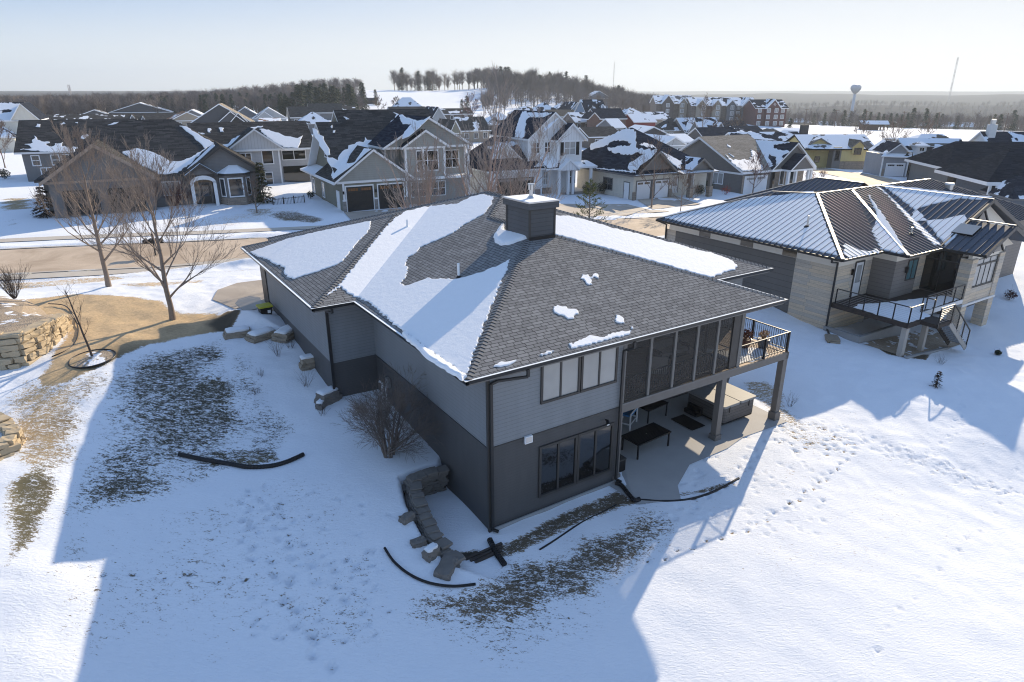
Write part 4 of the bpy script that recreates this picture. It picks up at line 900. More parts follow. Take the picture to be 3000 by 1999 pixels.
mb=MB(); cxy=(sum(p[0] for p in bed)/len(bed),sum(p[1] for p in bed)/len(bed))
bz=[3.92-.0*i for i in range(len(ww))]; bz=[min(4.1,2.95+1.25-.05*i if i<6 else 4.0-.42*(i-5)) for i in range(len(ww))]+[3.1,3.7]
for i in range(len(bed)):
    j=(i+1)%len(bed); mb.face([(*bed[i],bz[i]),(*bed[j],bz[j]),(*cxy,4.0)],grav)
struct(mb.build('gravel_bed'))
w2=gp((-30,1070),(0,1052),(30,1040),(42,1015),(30,990),(0,975),(-30,968)); tb=[tz0(x,y) for x,y in w2]
block_wall('stone_retaining_wall','low tan stone wall end at the left edge beside the snowy lawn',w2,[z+.55 for z in tb],tb,tanr,.6,.25,.5,8)
# stone ledges and boulders by the garage
BL=[(548,770,1.5,.30,'long flat boulder at the left end of the snowy garden mound'),(603,775,1.6,.30,'flat ledge boulder in the middle of the garden mound edge'),(660,772,1.6,.34,'flat ledge boulder at the garden mound edge nearest the garage wall'),
    (712,842,1.0,.5,'grey boulder with a dark top half way down the garage wall'),(755,922,1.1,.5,'dark layered boulder beside the corner downspout'),(740,935,.6,.25,'small dark stone in front of the layered boulder'),
    (940,1290,.0,.0,''),(992,1278,.55,.3,'round stone at the foot of the retaining wall'),(1025,1308,.9,.16,'long flat stone in the snow below the retaining wall'),(962,1250,.5,.16,'flat stone beside the hose end'),(935,1195,.5,.2,'flat stone half way along the retaining wall'),
    (1912,782,1.3,.22,'layered flat stones beside the window well of the modern house')]
for i,(x,y,l,h,lab) in enumerate(BL):
    if not lab: continue
    p=hit(x,y); z=tz(p.x,p.y); mb=MB()
    for k in range(2 if l>.9 else 1): rock(-l/2+.1*k,l/2-.12*k,-l*.3,l*.3,-.12+h*.45*k,h*(.5 if (l>.9 and k==0) else 1),i*3+k,mb,rockd if i not in (0,1,2,3,11) else rockm,Matrix.Rotation(.5+.4*(i%3),4,'Z'),.12,3)
    o=mb.build('boulder'); o.location=(p.x,p.y,z); tag(o,lab,'boulder')
    if h>.24: m3=MB(); rock(-l*.40,l*.38,-l*.23,l*.22,h-.03,h+.10,i*7+2,m3,M['snow'],Matrix.Rotation(.5+.4*(i%3),4,'Z'),.10,3); m3.build('snow_cap',o,smooth=True)
p_=[Vector((*W(-.2,-1.0),-.02))]
mb=MB()
for k in range(3): 
    a=MH.o+MH.X*(-1.5+.1*k)+MH.Y*(-.9-.15*k)+Vector((0,0,-.04)); b=a+MH.X*(1.5-.2*k)+MH.Y*.05; mb.beam(a,b,.10,.08,plain('weathered_plank',(.06,.05,.045),.9,0,.3) if k==0 else mb.mats[0])
tag(mb.build('plank_stack'),'dark weathered planks lying in the snow at the corner of the grey house','planks')
# mailboxes on a post by the street
p=hit(358,588); t=thing('mailbox_stand','row of black mailboxes on a wooden post at the near kerb','mailbox',(p.x,p.y,tz0(p.x,p.y)),.25)
mb=MB(); mb.box(-.05,.05,-.05,.05,-.2,1.75,M['trim_dk']); mb.box(-.75,.75,-.06,.06,.98,1.08,M['trim_dk']); mb.build('post',t)
for x in (-.55,-.2,.2,.55):
    mb=MB(); mb.box(x-.13,x+.13,-.26,.26,1.08,1.22,M['black']); mb.tube([(x,-.26,1.22),(x,.26,1.22)],.13,M['black'],12); mb.build('mailbox',t)
# sapling ring
def ring(px,rx,label):
    p=hit(*px); z=tz0(p.x,p.y); mb=MB(); n=40; pts=[(p.x+rx*math.cos(6.2832*i/n),p.y+rx*math.sin(6.2832*i/n)) for i in range(n)]
    zz=[tz0(*q)+.03 for q in pts]; cz=z+.08
    for i in range(n): j=(i+1)%n; mb.face([(*pts[i],zz[i]+.02),(*pts[j],zz[j]+.02),(p.x,p.y,cz)],grav)
    o=thing('tree_ring',label,'planting bed',(0,0,0)); mb.build('gravel',o); e=MB(); e.tube([(*q,w_+.04) for q,w_ in zip(pts+pts[:1],zz+zz[:1])],.035,M['black'],6); e.build('edging',o)
ring((213,826),1.0,'round gravel bed with black edging under the sapling')
mb=MB(); P=smooth_line(gp((112,700),(150,705),(172,735),(180,765),(165,800),(120,822)),8); mb.tube([(x,y,tz0(x,y)+.05) for x,y in P],.03,M['black'],6); tag(mb.build('lawn_edging'),'thin black lawn edging curving below the raised stone bed','edging')
# iron fence between the neighbours
def ironfence(a,b,z,label,h=1.3):
    a=Vector((*a,0));b=Vector((*b,0)); n=int((b-a).length/.16); mb=MB(); t=thing('iron_fence',label,'fence',(a.x,a.y,z))
    for i in range(n+1): q=(b-a)*i/n; mb.box(q.x-.012,q.x+.012,q.y-.012,q.y+.012,0,h,M['black'])
    mb.beam((0,0,h-.1),(*(b-a)[:2],h-.1),.04,.04,M['black']); mb.beam((0,0,.15),(*(b-a)[:2],.15),.04,.04,M['black']); mb.build('pickets',t)
    for i in range(4): q=(b-a)*i/3; pm=MB(); pm.box(q.x-.04,q.x+.04,q.y-.04,q.y+.04,0,h+.1,M['black']); pm.build('post',t)
# ------------------------------------------------------------ THE MODERN HOUSE at the right
MM=Frame('modern_house','modern house with a standing seam metal roof and tan stone walls at the right','house',21.05,41.39,0,57.5); Q=MM.t
me_=5.15; sM=.385; ZR=me_+sM*6.95; sG=(ZR-me_)/6.2
def standing(name,c,snowc=None):
    m,nt,b=nmat(name); uv=coord(nt,'UV'); sp=nt.nodes.new('ShaderNodeSeparateXYZ'); L(nt,uv,sp.inputs[0])
    fr=mth(nt,'FRACT',mth(nt,'DIVIDE',sp.outputs[0],.45)); 
    n=noise(nt,uv,.6,3); b.inputs['Roughness'].default_value=.5; b.inputs['Metallic'].default_value=.0; b.inputs['Specular IOR Level'].default_value=.25
    L(nt,mixc(nt,1.,c,mth(nt,'MULTIPLY_ADD',n,.3,.85),'MULTIPLY'),b.inputs['Base Color']); return m
M['metal']=standing('metal_roofing',(.085,.097,.12)); M['metal_l']=plain('metal_cap',(.20,.205,.22),.4,.5,.1)
planks=masonry('tan_stone_planks',(.62,.50,.36),(.46,.42,.37),(.28,.25,.22),1.9,.24,.85,.3); stucco=plain('cream_stucco',(.72,.66,.57),.9,0,.05,6,.2)
panel=lap('taupe_panels',(.15,.14,.13),.42,.5,.6,.06); panel2=lap('taupe_boards',(.20,.18,.165),.28,.5,.6,.06)
rmb=MB()
def roofface(pts,ribs=True,ribmat=None,ribstep=.45,seam=None):
    P=[Vector(p) for p in pts]; n=Vector()
    for i in range(1,len(P)-1): n+=(P[i]-P[0]).cross(P[i+1]-P[0])
    if n.z<0: P=P[::-1]; n=-n
    rmb.face(P,M['metal'],roof_uv(P)); n.normalize()
    e=Vector((0,0,1)).cross(n).normalized(); sl=n.cross(e)   # ribs run along sl
    us=[p.dot(e) for p in P]; u=math.ceil(min(us)/ribstep)*ribstep; out=[]
    while u<max(us):
        hits=[]
        for i in range(len(P)):
            a,b=P[i],P[(i+1)%len(P)]; ua,ub=a.dot(e),b.dot(e)
            if (ua-u)*(ub-u)<0: t=(u-ua)/(ub-ua); hits.append(a+(b-a)*t)
        hits.sort(key=lambda p:p.dot(sl))
        for k in range(0,len(hits)-1,2):
            a,b=hits[k],hits[k+1]
            if (b-a).length>.15: out.append((a,b,n))
        u+=ribstep
    return out
RIB=[]
c1_=(-1.1,-.95,me_); c1n=(-1.1,15.4,me_); ap=(5.85,6.,ZR); 
zM=lambda x,y: me_+sM*(x+1.1)
RIB+=roofface([c1_,c1n,(5.0,9.3,me_+sM*6.1),ap])
RIB+=roofface([c1_,ap,(10.3,6.05,ZR),(3.4,-.95,me_)])                 # main front, left of the bump
RIB+=roofface([(3.4,-.95,me_),(3.4,-2.6,me_),(10.3,6.05,ZR)])          # bump, left slope
RIB+=roofface([(3.4,-2.6,me_),(7.65,-2.6,me_),(13.85,6.,ZR),(10.3,6.05,ZR)]) # bump front
RIB+=roofface([(7.65,-2.6,me_),(7.65,-5.2,me_),(11.,-5.2,me_+sG*3.35),(11.,-2.4,me_+sG*3.35),(13.85,-2.4,ZR),(13.85,6.,ZR)]) # wing, left slope
RIB+=roofface([(11.,-5.2,me_+sG*3.35),(14.4,-5.2,me_),(14.4,-2.4,me_),(11.,-2.4,me_+sG*3.35)])
RIB+=roofface([(13.85,-2.4,ZR),(20.1,-2.4,me_),(20.1,-.95,me_),(13.85,6.,ZR)])
RIB+=roofface([(13.85,6.,ZR),(20.1,-.95,me_),(28.9,-.95,me_),(21.9,6.,ZR)])
RIB+=roofface([(21.9,6.,ZR),(28.9,-.95,me_),(28.9,13,me_)])
RIB+=roofface([ap,(21.9,6.,ZR),(24,11,me_+.6),(5.0,9.3,7.6)])
RIB+=roofface([(11.2,7.5,me_),(17,9.,7.5),(17,13.4,7.5),(11.2,19,me_)]); RIB+=roofface([(17,9.,7.5),(23,7.5,me_),(23,19,me_),(17,13.4,7.5)]); RIB+=roofface([(17,13.4,7.5),(23,19,me_),(11.2,19,me_)])
mro=rmb.build('metal_roof',Q)
mb=MB()
for a,b,n in RIB: 
    d=(b-a).normalized(); sx=d.cross(n).normalized()*.02; up=n*.07
    mb.face([a-sx,b-sx,b-sx+up,a-sx+up][::-1],M['metal']); mb.face([a+sx,b+sx,b+sx+up,a+sx+up],M['metal']); mb.face([a-sx+up,b-sx+up,b+sx+up,a+sx+up][::-1],M['metal'])
mb.build('standing_seam',mro)
mb=MB()
for a,b in ((c1_,ap),(ap,(21.9,6.,ZR)),((3.4,-2.6,me_),(10.3,6.05,ZR)),((13.85,6,ZR),(13.85,-2.4,ZR)),((11,-2.4,6.7),(11,-5.2,6.7)),((21.9,6,ZR),(28.9,-.95,me_)),((5,9.3,7.65),c1n),((5,9.3,7.65),ap),((17,9,7.5),(17,13.4,7.5)),((17,13.4,7.5),(11.2,19,me_))):
    mb.beam(Vector(a)+Vector((0,0,.03)),Vector(b)+Vector((0,0,.03)),.2,.06,M['metal_l'])
mb.build('ridge_cap',mro)
mb=MB(); edge=[c1n[:2],c1_[:2],(3.4,-.95),(3.4,-2.6),(7.65,-2.6),(7.65,-5.2)]
for a,b in zip(edge[:-1],edge[1:]): mb.beam((*a,me_-.07),(*b,me_-.07),.16,.15,M['gutter'])
for a,b in (((7.65,-5.22,me_-.08),(11,-5.22,6.6)),((11,-5.22,6.6),(14.4,-5.22,me_-.08)),((7.65,-2.42,me_-.05),(13.85,-2.42,ZR-.08)),((13.85,-2.42,ZR-.08),(20.1,-2.42,me_-.05))): mb.beam(a,b,.12,.26,M['gutter'])
mb.build('gutter',mro)
mb=MB(); mb.face([(x,y,me_-.16) for x,y in [(-1.05,-.9),(3.42,-.9),(3.42,-2.55),(7.6,-2.55),(14,-2.5),(14,0),(20,0),(28.8,-.9),(28.8,13),(-1.05,15.3)]][::-1],stucco); mb.build('soffit',mro)
# walls
mb=MB(); mb.box(0,4.5,0,3.0,-.6,4.3,planks); mb.build('stone_wall',Q)
mb=MB(); mb.box(.03,1,3.,15,-.5,4.3,panel); mb.build('panel_wall',Q)
mb=MB(); mb.box(.0,1,14.2,15.2,-.5,4.3,planks); mb.build('stone_wall',Q)
mb=MB(); mb.box(.01,1,.01,14.95,4.3,me_-.1,stucco); mb.box(0.9,4.55,.012,.5,4.3,me_-.1,stucco); mb.build('stucco_band',Q)
for v in (3.0,6.6,10.6): 
    mb=MB(); mb.box(-.02,.02,v,v+1.1,4.32,4.95,M['glass_d']); mb.build('clerestory_window',Q)
mb=MB(); mb.box(4.1,7.0,-1.6,1,1.9,4.45,panel2); mb.build('bay_wall',Q); mb=MB(); mb.box(4.12,8.3,-1.58,1,4.45,me_-.12,stucco); mb.build('stucco_band',Q)
mb=MB(); mb.box(6.95,8.35,-1.4,1,-.8,4.46,planks); mb.build('stone_wall',Q)
mb=MB(); mb.box(4.5,28,.2,13,-1,5.0,panel2); mb.build('back_wall',Q)
door(Q,'y',0,2.2,3.05,1.95,4.3,-1,M['offwhite'],M['trim_dk'],M['glass_c'])
window(Q,'y',-1.6,5.7,6.8,3.0,4.3,-1,M['trim_dk'],glass('teal_window',(.10,.2,.22),.1),2,1,.07)
for (x,y) in ((1.85,-.04),(5.45,-1.64)): mb=MB(); mb.box(x-.09,x+.09,y-.14,y,3.55,3.95,M['black']); mb.build('wall_lamp',Q)
# glazed left side of the wing and its stone piers
mb=MB(); mb.box(8.3,8.5,-3.55,-1.4,1.95,4.9,M['trim_dk']); mb.build('glazed_wall',Q)
for i in range(2): mb=MB(); mb.box(8.27,8.3,-3.5+i*1.05,-2.5+i*1.05,2.05,4.15,M['glass_d']); mb.box(8.27,8.3,-3.5+i*1.05,-2.5+i*1.05,4.25,4.8,M['glass_d']); mb.build('pane',Q)
for (x0,x1,y0,y1) in ((8.25,9.,-4.35,-3.6),(12.1,12.85,-4.35,-3.6)): mb=MB(); mb.box(x0,x1,y0,y1,-1.6,4.6,planks); mb.build('stone_pier',Q)
mb=MB(); mb.box(9.0,12.1,-4.3,-4.1,1.5,2.5,planks); mb.box(8.2,12.9,-4.4,-3.5,1.35,1.5,M['offwhite']); mb.build('wing_wall',Q)
mb=MB(); mb.box(8.3,12.8,-4.25,-4.0,4.5,5.0,stucco); mb.face([(8.0,-4.22,4.95),(14.1,-4.22,4.95),(11,-4.22,6.45)],stucco); mb.build('gable_wall',Q)
w_=window(Q,'y',-4.22,9.1,12.0,2.6,4.0,-1,M['trim_dk'],M['glass_c'],4,1,.07); window(Q,'y',-4.22,9.1,12.0,4.12,4.45,-1,M['trim_dk'],M['glass_c'],3,1,.06,name='transom_window')
mb=MB(); mb.face([(9.6,-4.3,4.75),(12.4,-4.3,4.75),(11,-4.3,6.05)],M['glass_d']); mb.beam((9.5,-4.32,4.7),(11,-4.32,6.1),.08,.08,M['trim_dk']); mb.beam((11,-4.32,6.1),(12.5,-4.32,4.7),.08,.08,M['trim_dk']); mb.beam((11,-4.32,4.7),(11,-4.32,6.1),.08,.06,M['trim_dk']); mb.build('gable_window',Q)
mb=MB(); mb.box(11.4,19.5,-1.9,-1.6,-1.2,5.,panel); mb.face([(8.8,-1.95,5.55),(19.4,-1.95,5.0),(13.85,-1.95,7.65)],stucco); mb.face([(7.9,-1.95,5.0),(19.4,-1.95,5.0),(8.8,-1.95,5.55)],stucco); mb.build('gable_wall',Q)
mb=MB(); mb.face([(12.6,-2.0,5.9),(15.0,-2.0,5.9),(13.85,-2.0,7.05)],M['glass_d']); mb.beam((12.5,-2.02,5.85),(13.85,-2.02,7.1),.08,.1,M['trim_dk']); mb.beam((13.85,-2.02,7.1),(15.1,-2.02,5.85),.08,.1,M['trim_dk']); mb.build('gable_window',Q)
# skylight, roof pipes
mb=MB(); P=[Vector((9.3+a,-3.5+b,me_+sG*(9.3+a-7.65))) for a,b in ((0,0),(1.1,0),(1.1,1.3),(0,1.3))]; up=Vector((-.25,0,.5)).normalized()*.16
mb.face([p+up for p in P],M['glass_c']); 
for i in range(4): mb.face([P[i],P[(i+1)%4],P[(i+1)%4]+up,P[i]+up],M['black'])
mb.build('skylight',mro)
def onface(px,p0,n): return MM.on(px,p0,n)
for px,p0,n,h in ((dM(430,430),(-1.1,0,me_),(-sM,0,1),.75),(dM(1225,490),(3.4,-2.6,me_),(0,-.33,1),.5)):
    p=onface(px,p0,n); mb=MB(); mb.cyl(p.x,p.y,p.z-.1,p.z+h,.06,.06,M['galv'],10); mb.cyl(p.x,p.y,p.z-.05,p.z+.1,.28,.1,M['black'],12); mb.build('vent_pipe',mro)
p=onface(dM(1515,140),(0,-.95,me_),(0,-sM,1)); mb=MB(); mb.cyl(p.x,p.y,p.z-.1,p.z+.35,.3,.3,M['galv'],14); mb.cyl(p.x,p.y,p.z+.35,p.z+.5,.36,.34,M['white'],14); mb.build('roof_vent',mro)
# snow on the metal roof
zW=lambda x,y: me_+sM*(x+1.1); zF=lambda x,y: me_+sM*(y+.95); zB_=lambda x,y: me_+sM*(x-3.4)+.0; zBF=lambda x,y: me_+(ZR-me_)/8.6*(y+2.6); zG=lambda x,y: me_+sG*(x-7.65)
A1=[(-560,-10),(-480,0),(-330,-62),(-180,-105),(-60,-130),(30,-105)]
px_patch(MM,[(1942,592),(1900,582),(1850,572),(1780,558),(1700,542),(1600,518),(1520,500),(1560,488),(1640,472),(1715,458),(1760,452),(1800,449),(1850,441),(1878,440),(1895,480),(1920,540),(1945,590)],(-1.1,0,me_),(-sM,0,1),zW,[((-1.05,0),1,0),((-1.1,-.7),-1,1)],th=.058,step=.22,jit=.05,seed=51,inset=.05)
px_patch(MM,[dM(x,y) for x,y in [(900,190),(960,330),(940,430),(890,530),(950,600),(1010,620)]]+[dM(1100,640),dM(1190,630),dM(1120,500),dM(1000,330)],(3.4,-.95,me_),(-sM,0,1),zB_,[((3.4,-.95),-1,1) if False else ((3.45,0),1,0)],th=.07,step=.25,jit=.06,seed=52)
px_patch(MM,[dM(x,y) for x,y in [(700,620),(720,560),(800,600),(900,620),(960,600),(985,625),(870,650),(740,670)]],(0,-.95,me_),(0,-sM,1),zF,[],th=.05,step=.25,jit=.1,seed=53)
px_patch(MM,[dM(x,y) for x,y in [(990,105),(1100,120),(1300,140),(1500,165),(1700,195),(1850,205),(1760,225),(1600,215),(1500,235),(1380,260),(1290,290),(1240,330),(1240,390),(1330,385),(1480,375),(1640,340),(1650,385),(1620,440),(1560,520),(1490,575),(1400,470),(1290,330),(1150,220),(1040,140)]],(7.65,0,me_),(-sG,0,1),zG,[((7.7,0),1,0)],th=.07,step=.25,jit=.06,seed=54)
px_patch(MM,[dM(x,y) for x,y in [(960,112),(1050,130),(1200,270),(1350,440),(1470,580),(1400,570),(1250,420),(1150,300),(1050,180)]],(0,-2.6,me_),(0,-.33,1),zBF,[],th=.06,step=.25,jit=.1,seed=55)
# deck of the modern house
cab_m=M['galv']; td=plain('dark_deck',(.045,.035,.03),.8)
mb=MB(); dp=[(.0,-.05),(.0,-5.1),(2.9,-5.1),(2.9,-4.3),(8.2,-4.3),(8.2,-.05)]
mb.box(.0,2.9,-5.1,-.02,1.62,1.9,td); mb.box(2.9,8.2,-4.3,-.02,1.64,1.898,td); mb.build('deck',Q)
mb=MB(); mb.box(2.9,8.2,-4.36,-4.3,1.62,1.91,M['offwhite']); mb.build('deck_fascia',Q)
snow_patch(Q,[(.35,-1.4),(1.2,-1.2),(3.0,-1.9),(8,-3.2),(8.,-4.2),(3.1,-4.2),(2.8,-5.0),(.2,-5.0),(.15,-3)],lambda x,y:1.905,th=.035,jit=.08,step=.3,seed=56)
def crail(p0,p1,posts,name='cable_railing'):
    mb=MB(); p0=Vector(p0);p1=Vector(p1)
    for t in np.linspace(0,1,posts): q=p0+(p1-p0)*t; mb.box(q.x-.03,q.x+.03,q.y-.03,q.y+.03,q.z-.2,q.z+1.02,M['black'])
    up=Vector((0,0,1.03)); mb.beam(p0+up,p1+up,.07,.05,M['trim_dk'])
    for k in range(8): up=Vector((0,0,.12+.11*k)); mb.beam(p0+up,p1+up,.008,.008,M['galv'])
    mb.build(name,Q)
crail((.05,-.3,1.9),(.05,-5.05,1.9),6); crail((.05,-5.05,1.9),(1.4,-5.05,1.9),2); crail((3.4,-4.3,1.9),(8.1,-4.3,1.9),5); crail((2.9,-5.0,1.9),(2.9,-4.3,1.9),2)
# stair
mb=MB(); 
for i in range(11): mb.box(2.95+.27*i,3.25+.27*i,-6.1,-5.1,1.72-.2*i,1.76-.2*i,M['concrete_g'])
mb.beam((2.9,-6.1,1.7),(5.9,-6.1,-.55),.06,.3,M['concrete']); mb.beam((2.9,-5.1,1.7),(5.9,-5.1,-.55),.06,.3,td); mb.box(1.4,2.95,-6.1,-5.1,1.64,1.88,td); mb.build('stair',Q)
crail((3.0,-6.1,1.85),(5.9,-6.1,-.35),4,'stair_railing'); crail((1.4,-6.1,1.9),(2.95,-6.1,1.9),2,'stair_railing')
mb=MB(); mb.box(-.0+.15,.5,-5.0,-4.7,-.6,1.62,M['concrete']); mb.build('deck_post',Q); mb=MB(); mb.box(2.6,2.9,-5.0,-4.7,-.8,1.62,M['concrete']); mb.build('deck_post',Q)
# window well and gravel under the deck
mb=MB(); mb.box(-.3,5.6,-2.55,-2.3,-.8,.32,M['concrete_g']); mb.box(-.3,-.05,-2.3,-.0,-.8,.32,M['concrete_g']); mb.build('window_well',Q)
sh=sheet('gravel_strip',[tuple((MM.o+MM.X*x+MM.Y*y)[:2]) for x,y in ((-.2,-2.6),(8,-2.6),(8,-5.3),(.3,-5.3))],.06,grav,1.)
mb=MB(); mb.beam((.2,-5.3,tz0(*(MM.o+MM.X*.2+MM.Y*-5.3)[:2])+.05),(5.5,-5.3,tz0(*(MM.o+MM.X*5.5+MM.Y*-5.3)[:2])+.05),.15,.2,M['concrete_g']); mb.build('kerb',Q)
def sp2(pts):
    mb=MB(); [mb.beam(a,b,.11,.09,M['gutter']) for a,b in zip(pts[:-1],pts[1:])]; mb.build('downspout',Q)
sp2([(-1.,-.2,me_-.12),(-1.,-.2,me_-.35),(-.1,-.08,me_-.5),(-.1,-.08,.2),(-.9,-.9,.05),(-2.,-1.6,-.02)]); sp2([(-1.1,15.2,me_-.12),(-.1,15.2,me_-.5),(-.1,15.2,2)])
# ------------------------------------------------------------ neighbours across the street
def roof_obj(fr,faces,mat,edge,th=.22,name='roof'):
    mb=MB(); [slab(mb,f,th,mat,edge) for f in faces]; return mb.build(name,fr.t)
def gable_y(fr,x0,x1,y0,y1,ze,zr,mat,edge=None,wall=None,over=.45,rx=None,th=.24,name='roof',trim=True,back=False):
    """ridge runs front to back; x0,x1 are the eave lines, y0 the rake line"""
    edge=edge or M['white']; rx=rx if rx is not None else (x0+x1)/2
    o=roof_obj(fr,[[(x0,y0,ze),(rx,y0,zr),(rx,y1,zr),(x0,y1,ze)],[(rx,y0,zr),(x1,y0,ze),(x1,y1,ze),(rx,y1,zr)]],mat,edge,th,name)
    if wall:
        mb=MB(); a=(zr-ze)/(rx-x0); b=(zr-ze)/(x1-rx); zb=ze-.25
        def tri(y): return [(x0+.35,y,zb),(x1-.35,y,zb),(x1-.35,y,ze+b*.35-.2),(rx,y,zr-.2),(x0+.35,y,ze+a*.35-.2)]
        T=tri(y0+over); mb.face(T,wall)
        mb.build('gable_wall',fr.t)
        if back: mb=MB(); mb.face(tri(y1-over)[::-1],wall); mb.build('gable_wall',fr.t)
        if trim: mb=MB(); mb.box(x0+.35,x1-.35,y0+over-.05,y0+over-.005,ze-.25,ze-.02,M['white'] if edge is M['white'] else edge); mb.build('frieze_board',fr.t)
    return o
def gable_x(fr,x0,x1,y0,y1,ze,zr,mat,edge=None,wall=None,over=.4,ry=None,th=.24,name='roof'):
    edge=edge or M['white']; ry=ry if ry is not None else (y0+y1)/2
    o=roof_obj(fr,[[(x0,y0,ze),(x1,y0,ze),(x1,ry,zr),(x0,ry,zr)],[(x0,ry,zr),(x1,ry,zr),(x1,y1,ze),(x0,y1,ze)]],mat,edge,th,name)
    if wall:
        mb=MB(); 
        for x in (x0+over,x1-over): mb=MB(); mb.face([(x,y0+.35,ze-.25),(x,y1-.35,ze-.25),(x,y1-.35,ze+(zr-ze)*.35/(y1-ry)-.2),(x,ry,zr-.2),(x,y0+.35,ze+(zr-ze)*.35/(ry-y0)-.2)],wall); mb.build('gable_wall',fr.t)
    return o
def hip(fr,x0,x1,y0,y1,ze,rx0,rx1,ry,zr,mat,edge=None,th=.2,name='roof',ry1=None):
    edge=edge or M['white']; ry1=ry if ry1 is None else ry1; A=(rx0,ry,zr);B=(rx1,ry1,zr)
    f=[[(x0,y0,ze),(x1,y0,ze),B,A],[(x1,y0,ze),(x1,y1,ze),B],[(x1,y1,ze),(x0,y1,ze),A,B],[(x0,y1,ze),(x0,y0,ze),A]]
    return roof_obj(fr,f,mat,edge,th,name)
def wbox(fr,x0,x1,y0,y1,z0,z1,mat,name='wall'): mb=MB(); mb.box(x0,x1,y0,y1,z0,z1,mat); return mb.build(name,fr.t)
def trimline(fr,segs,mat,w=.14,d=.05,name='corner_trim'):
    for (x,y,z0,z1) in segs: mb=MB(); mb.box(x-w/2,x+w/2,y-d,y+d,z0,z1,mat); mb.build(name,fr.t)
stone_g=masonry('grey_ledgestone',(.22,.21,.2),(.33,.31,.29),(.12,.12,.12),.35,.1); stone_t=masonry('tan_ledgestone',(.34,.28,.22),(.24,.2,.17),(.15,.13,.11),.35,.12)
brick_p=masonry('pale_brick',(.34,.25,.2),(.28,.2,.165),(.3,.28,.26),.22,.08); brick_r=masonry('red_brick',(.24,.055,.045),(.19,.05,.04),(.2,.15,.13),.4,.15)
olive=lap('siding_olive',(.20,.20,.16),.18); olive_s=lap('shake_greygreen',(.31,.315,.295),.22,.7); taupe_s=lap('siding_taupe',(.168,.165,.163),.15); grey_l=lap('siding_lightgrey',(.40,.405,.42),.18); grey_b=battens('batten_palegrey',(.52,.53,.55),.4)
cream=lap('siding_cream',(.60,.57,.50),.2,.8); whites=lap('siding_white',(.74,.74,.74),.18,.8); whiteb=battens('batten_white',(.74,.75,.77),.4); char=lap('siding_charcoal_h5',(.16,.152,.145),.18); greyblue=lap('siding_greyblue',(.26,.28,.31),.18)
white_door=plain('garage_white',(.72,.72,.73),.5,0,.03); dark_door=plain('garage_charcoal',(.03,.029,.028),.55); amber=glass('amber_pane',(.20,.09,.035),.2,.4)  # garage panes have an amber base colour
# ---- H2: green-grey two storey house with two dark garage doors
A=Frame('green_grey_house','green grey house with steep brown roof and two charcoal garage doors','house',-17.6,69.45,3.0,61); h=A
wbox(h,0,7.0,0,14,-1.,3.1,olive); wbox(h,7.0,14.6,1.2,13,-.5,6.3,olive_s); wbox(h,5.2,14.6,1.3,6,3.,6.4,olive_s)
gable_y(h,-.95,7.8,-.45,8.,3.2,6.35,M['sh_brown'],M['white'],olive_s)
gable_x(h,-.2,2.6,1.6,15,3.3,8.75,M['sh_brown'],M['white'],olive,ry=8.4,over=.9); gable_x(h,2.3,13.9,1.6,17.6,3.3,9.95,M['sh_brown'],M['white'],olive,ry=9.9,over=.3)
roof_obj(h,[[(-1.0,-.4,3.1),(.9,1.6,3.75),(.9,14.5,3.75),(-1.0,15.5,3.1)]],M['sh_brown3'],M['white'],.2,'pent_roof')
gable_y(h,4.6,15.1,-.1,9,6.4,9.4,M['sh_dark'],M['white'],olive_s); gable_y(h,6.4,11.9,-.9,3,6.4,8.15,M['sh_dark'],M['white'],olive_s)
wbox(h,6.8,11.5,-.35,1.3,3.0,6.3,olive_s); 
for x in (6.9,8.9,11.4,14.3): mb=MB(); mb.box(x-.12,x+.12,-.45,-.2,0 if x>12 else 3.,6.3,M['white']); mb.build('column',h.t)
mb=MB(); mb.box(6.5,14.7,-.6,1.2,2.9,3.15,M['white']); mb.build('porch_trim',h.t)
window(h.t,'y',-.35,8.2,10.6,3.9,5.9,-1,M['white'],M['glass_d'],2,2,.12); window(h.t,'y',1.2,12.2,13.8,3.9,5.7,-1,M['white'],M['glass_d'],2,2,.1)
window(h.t,'y',1.2,8.0,9.6,.9,2.4,-1,M['white'],M['glass'],2,2,.1); window(h.t,'y',1.2,10.4,12,.9,2.4,-1,M['white'],M['glass'],2,2,.1)
garage_door(h.t,.3,3.15,.0,2.6,0,dark_door,amber,M['white']); garage_door(h.t,3.75,6.6,.0,2.6,0,dark_door,amber,M['white'])
for x in (.06,3.45,6.85): 
    mb=MB(); mb.box(x-.2,x+.12,-.14,-.01,-.6,1.15,stone_g); mb.build('stone_base',h.t); mb=MB(); mb.box(x-.22,x+.16,-.17,-.005,1.15,1.32,M['white']); mb.build('stone_cap',h.t)
trimline(h,[(.04,-.02,1.3,3.1),(6.95,-.02,1.3,3.1),(0,14,-.5,3.1),(5.2,1.28,3,6.3),(14.6,1.2,0,6.3)],M['white'],.2)
mb=MB(); mb.box(-.03,0,.0,14,-.9,-.45,M['white']); mb.build('skirt_board',h.t); mb=MB(); mb.box(-.02,0,0.,14,-1.3,-.9,M['concrete_g']); mb.build('foundation',h.t)
for y in (8.6,13.2): window(h.t,'x',0,y-.45,y+.45,.55,2.05,-1,M['white'],M['glass_c'],1,2,.12)
window(h.t,'x',.68,8.0,9.2,5.0,6.6,-1,M['white'],M['glass'],1,1,.12); door(h.t,'x',0,1.7,2.7,-.3,1.9,-1,M['white'],M['white'])
for x in (-.03,3.45): mb=MB(); mb.box(x-.07,x+.07,-.2,-.02,1.9,2.2,M['black']); mb.build('lamp',h.t)
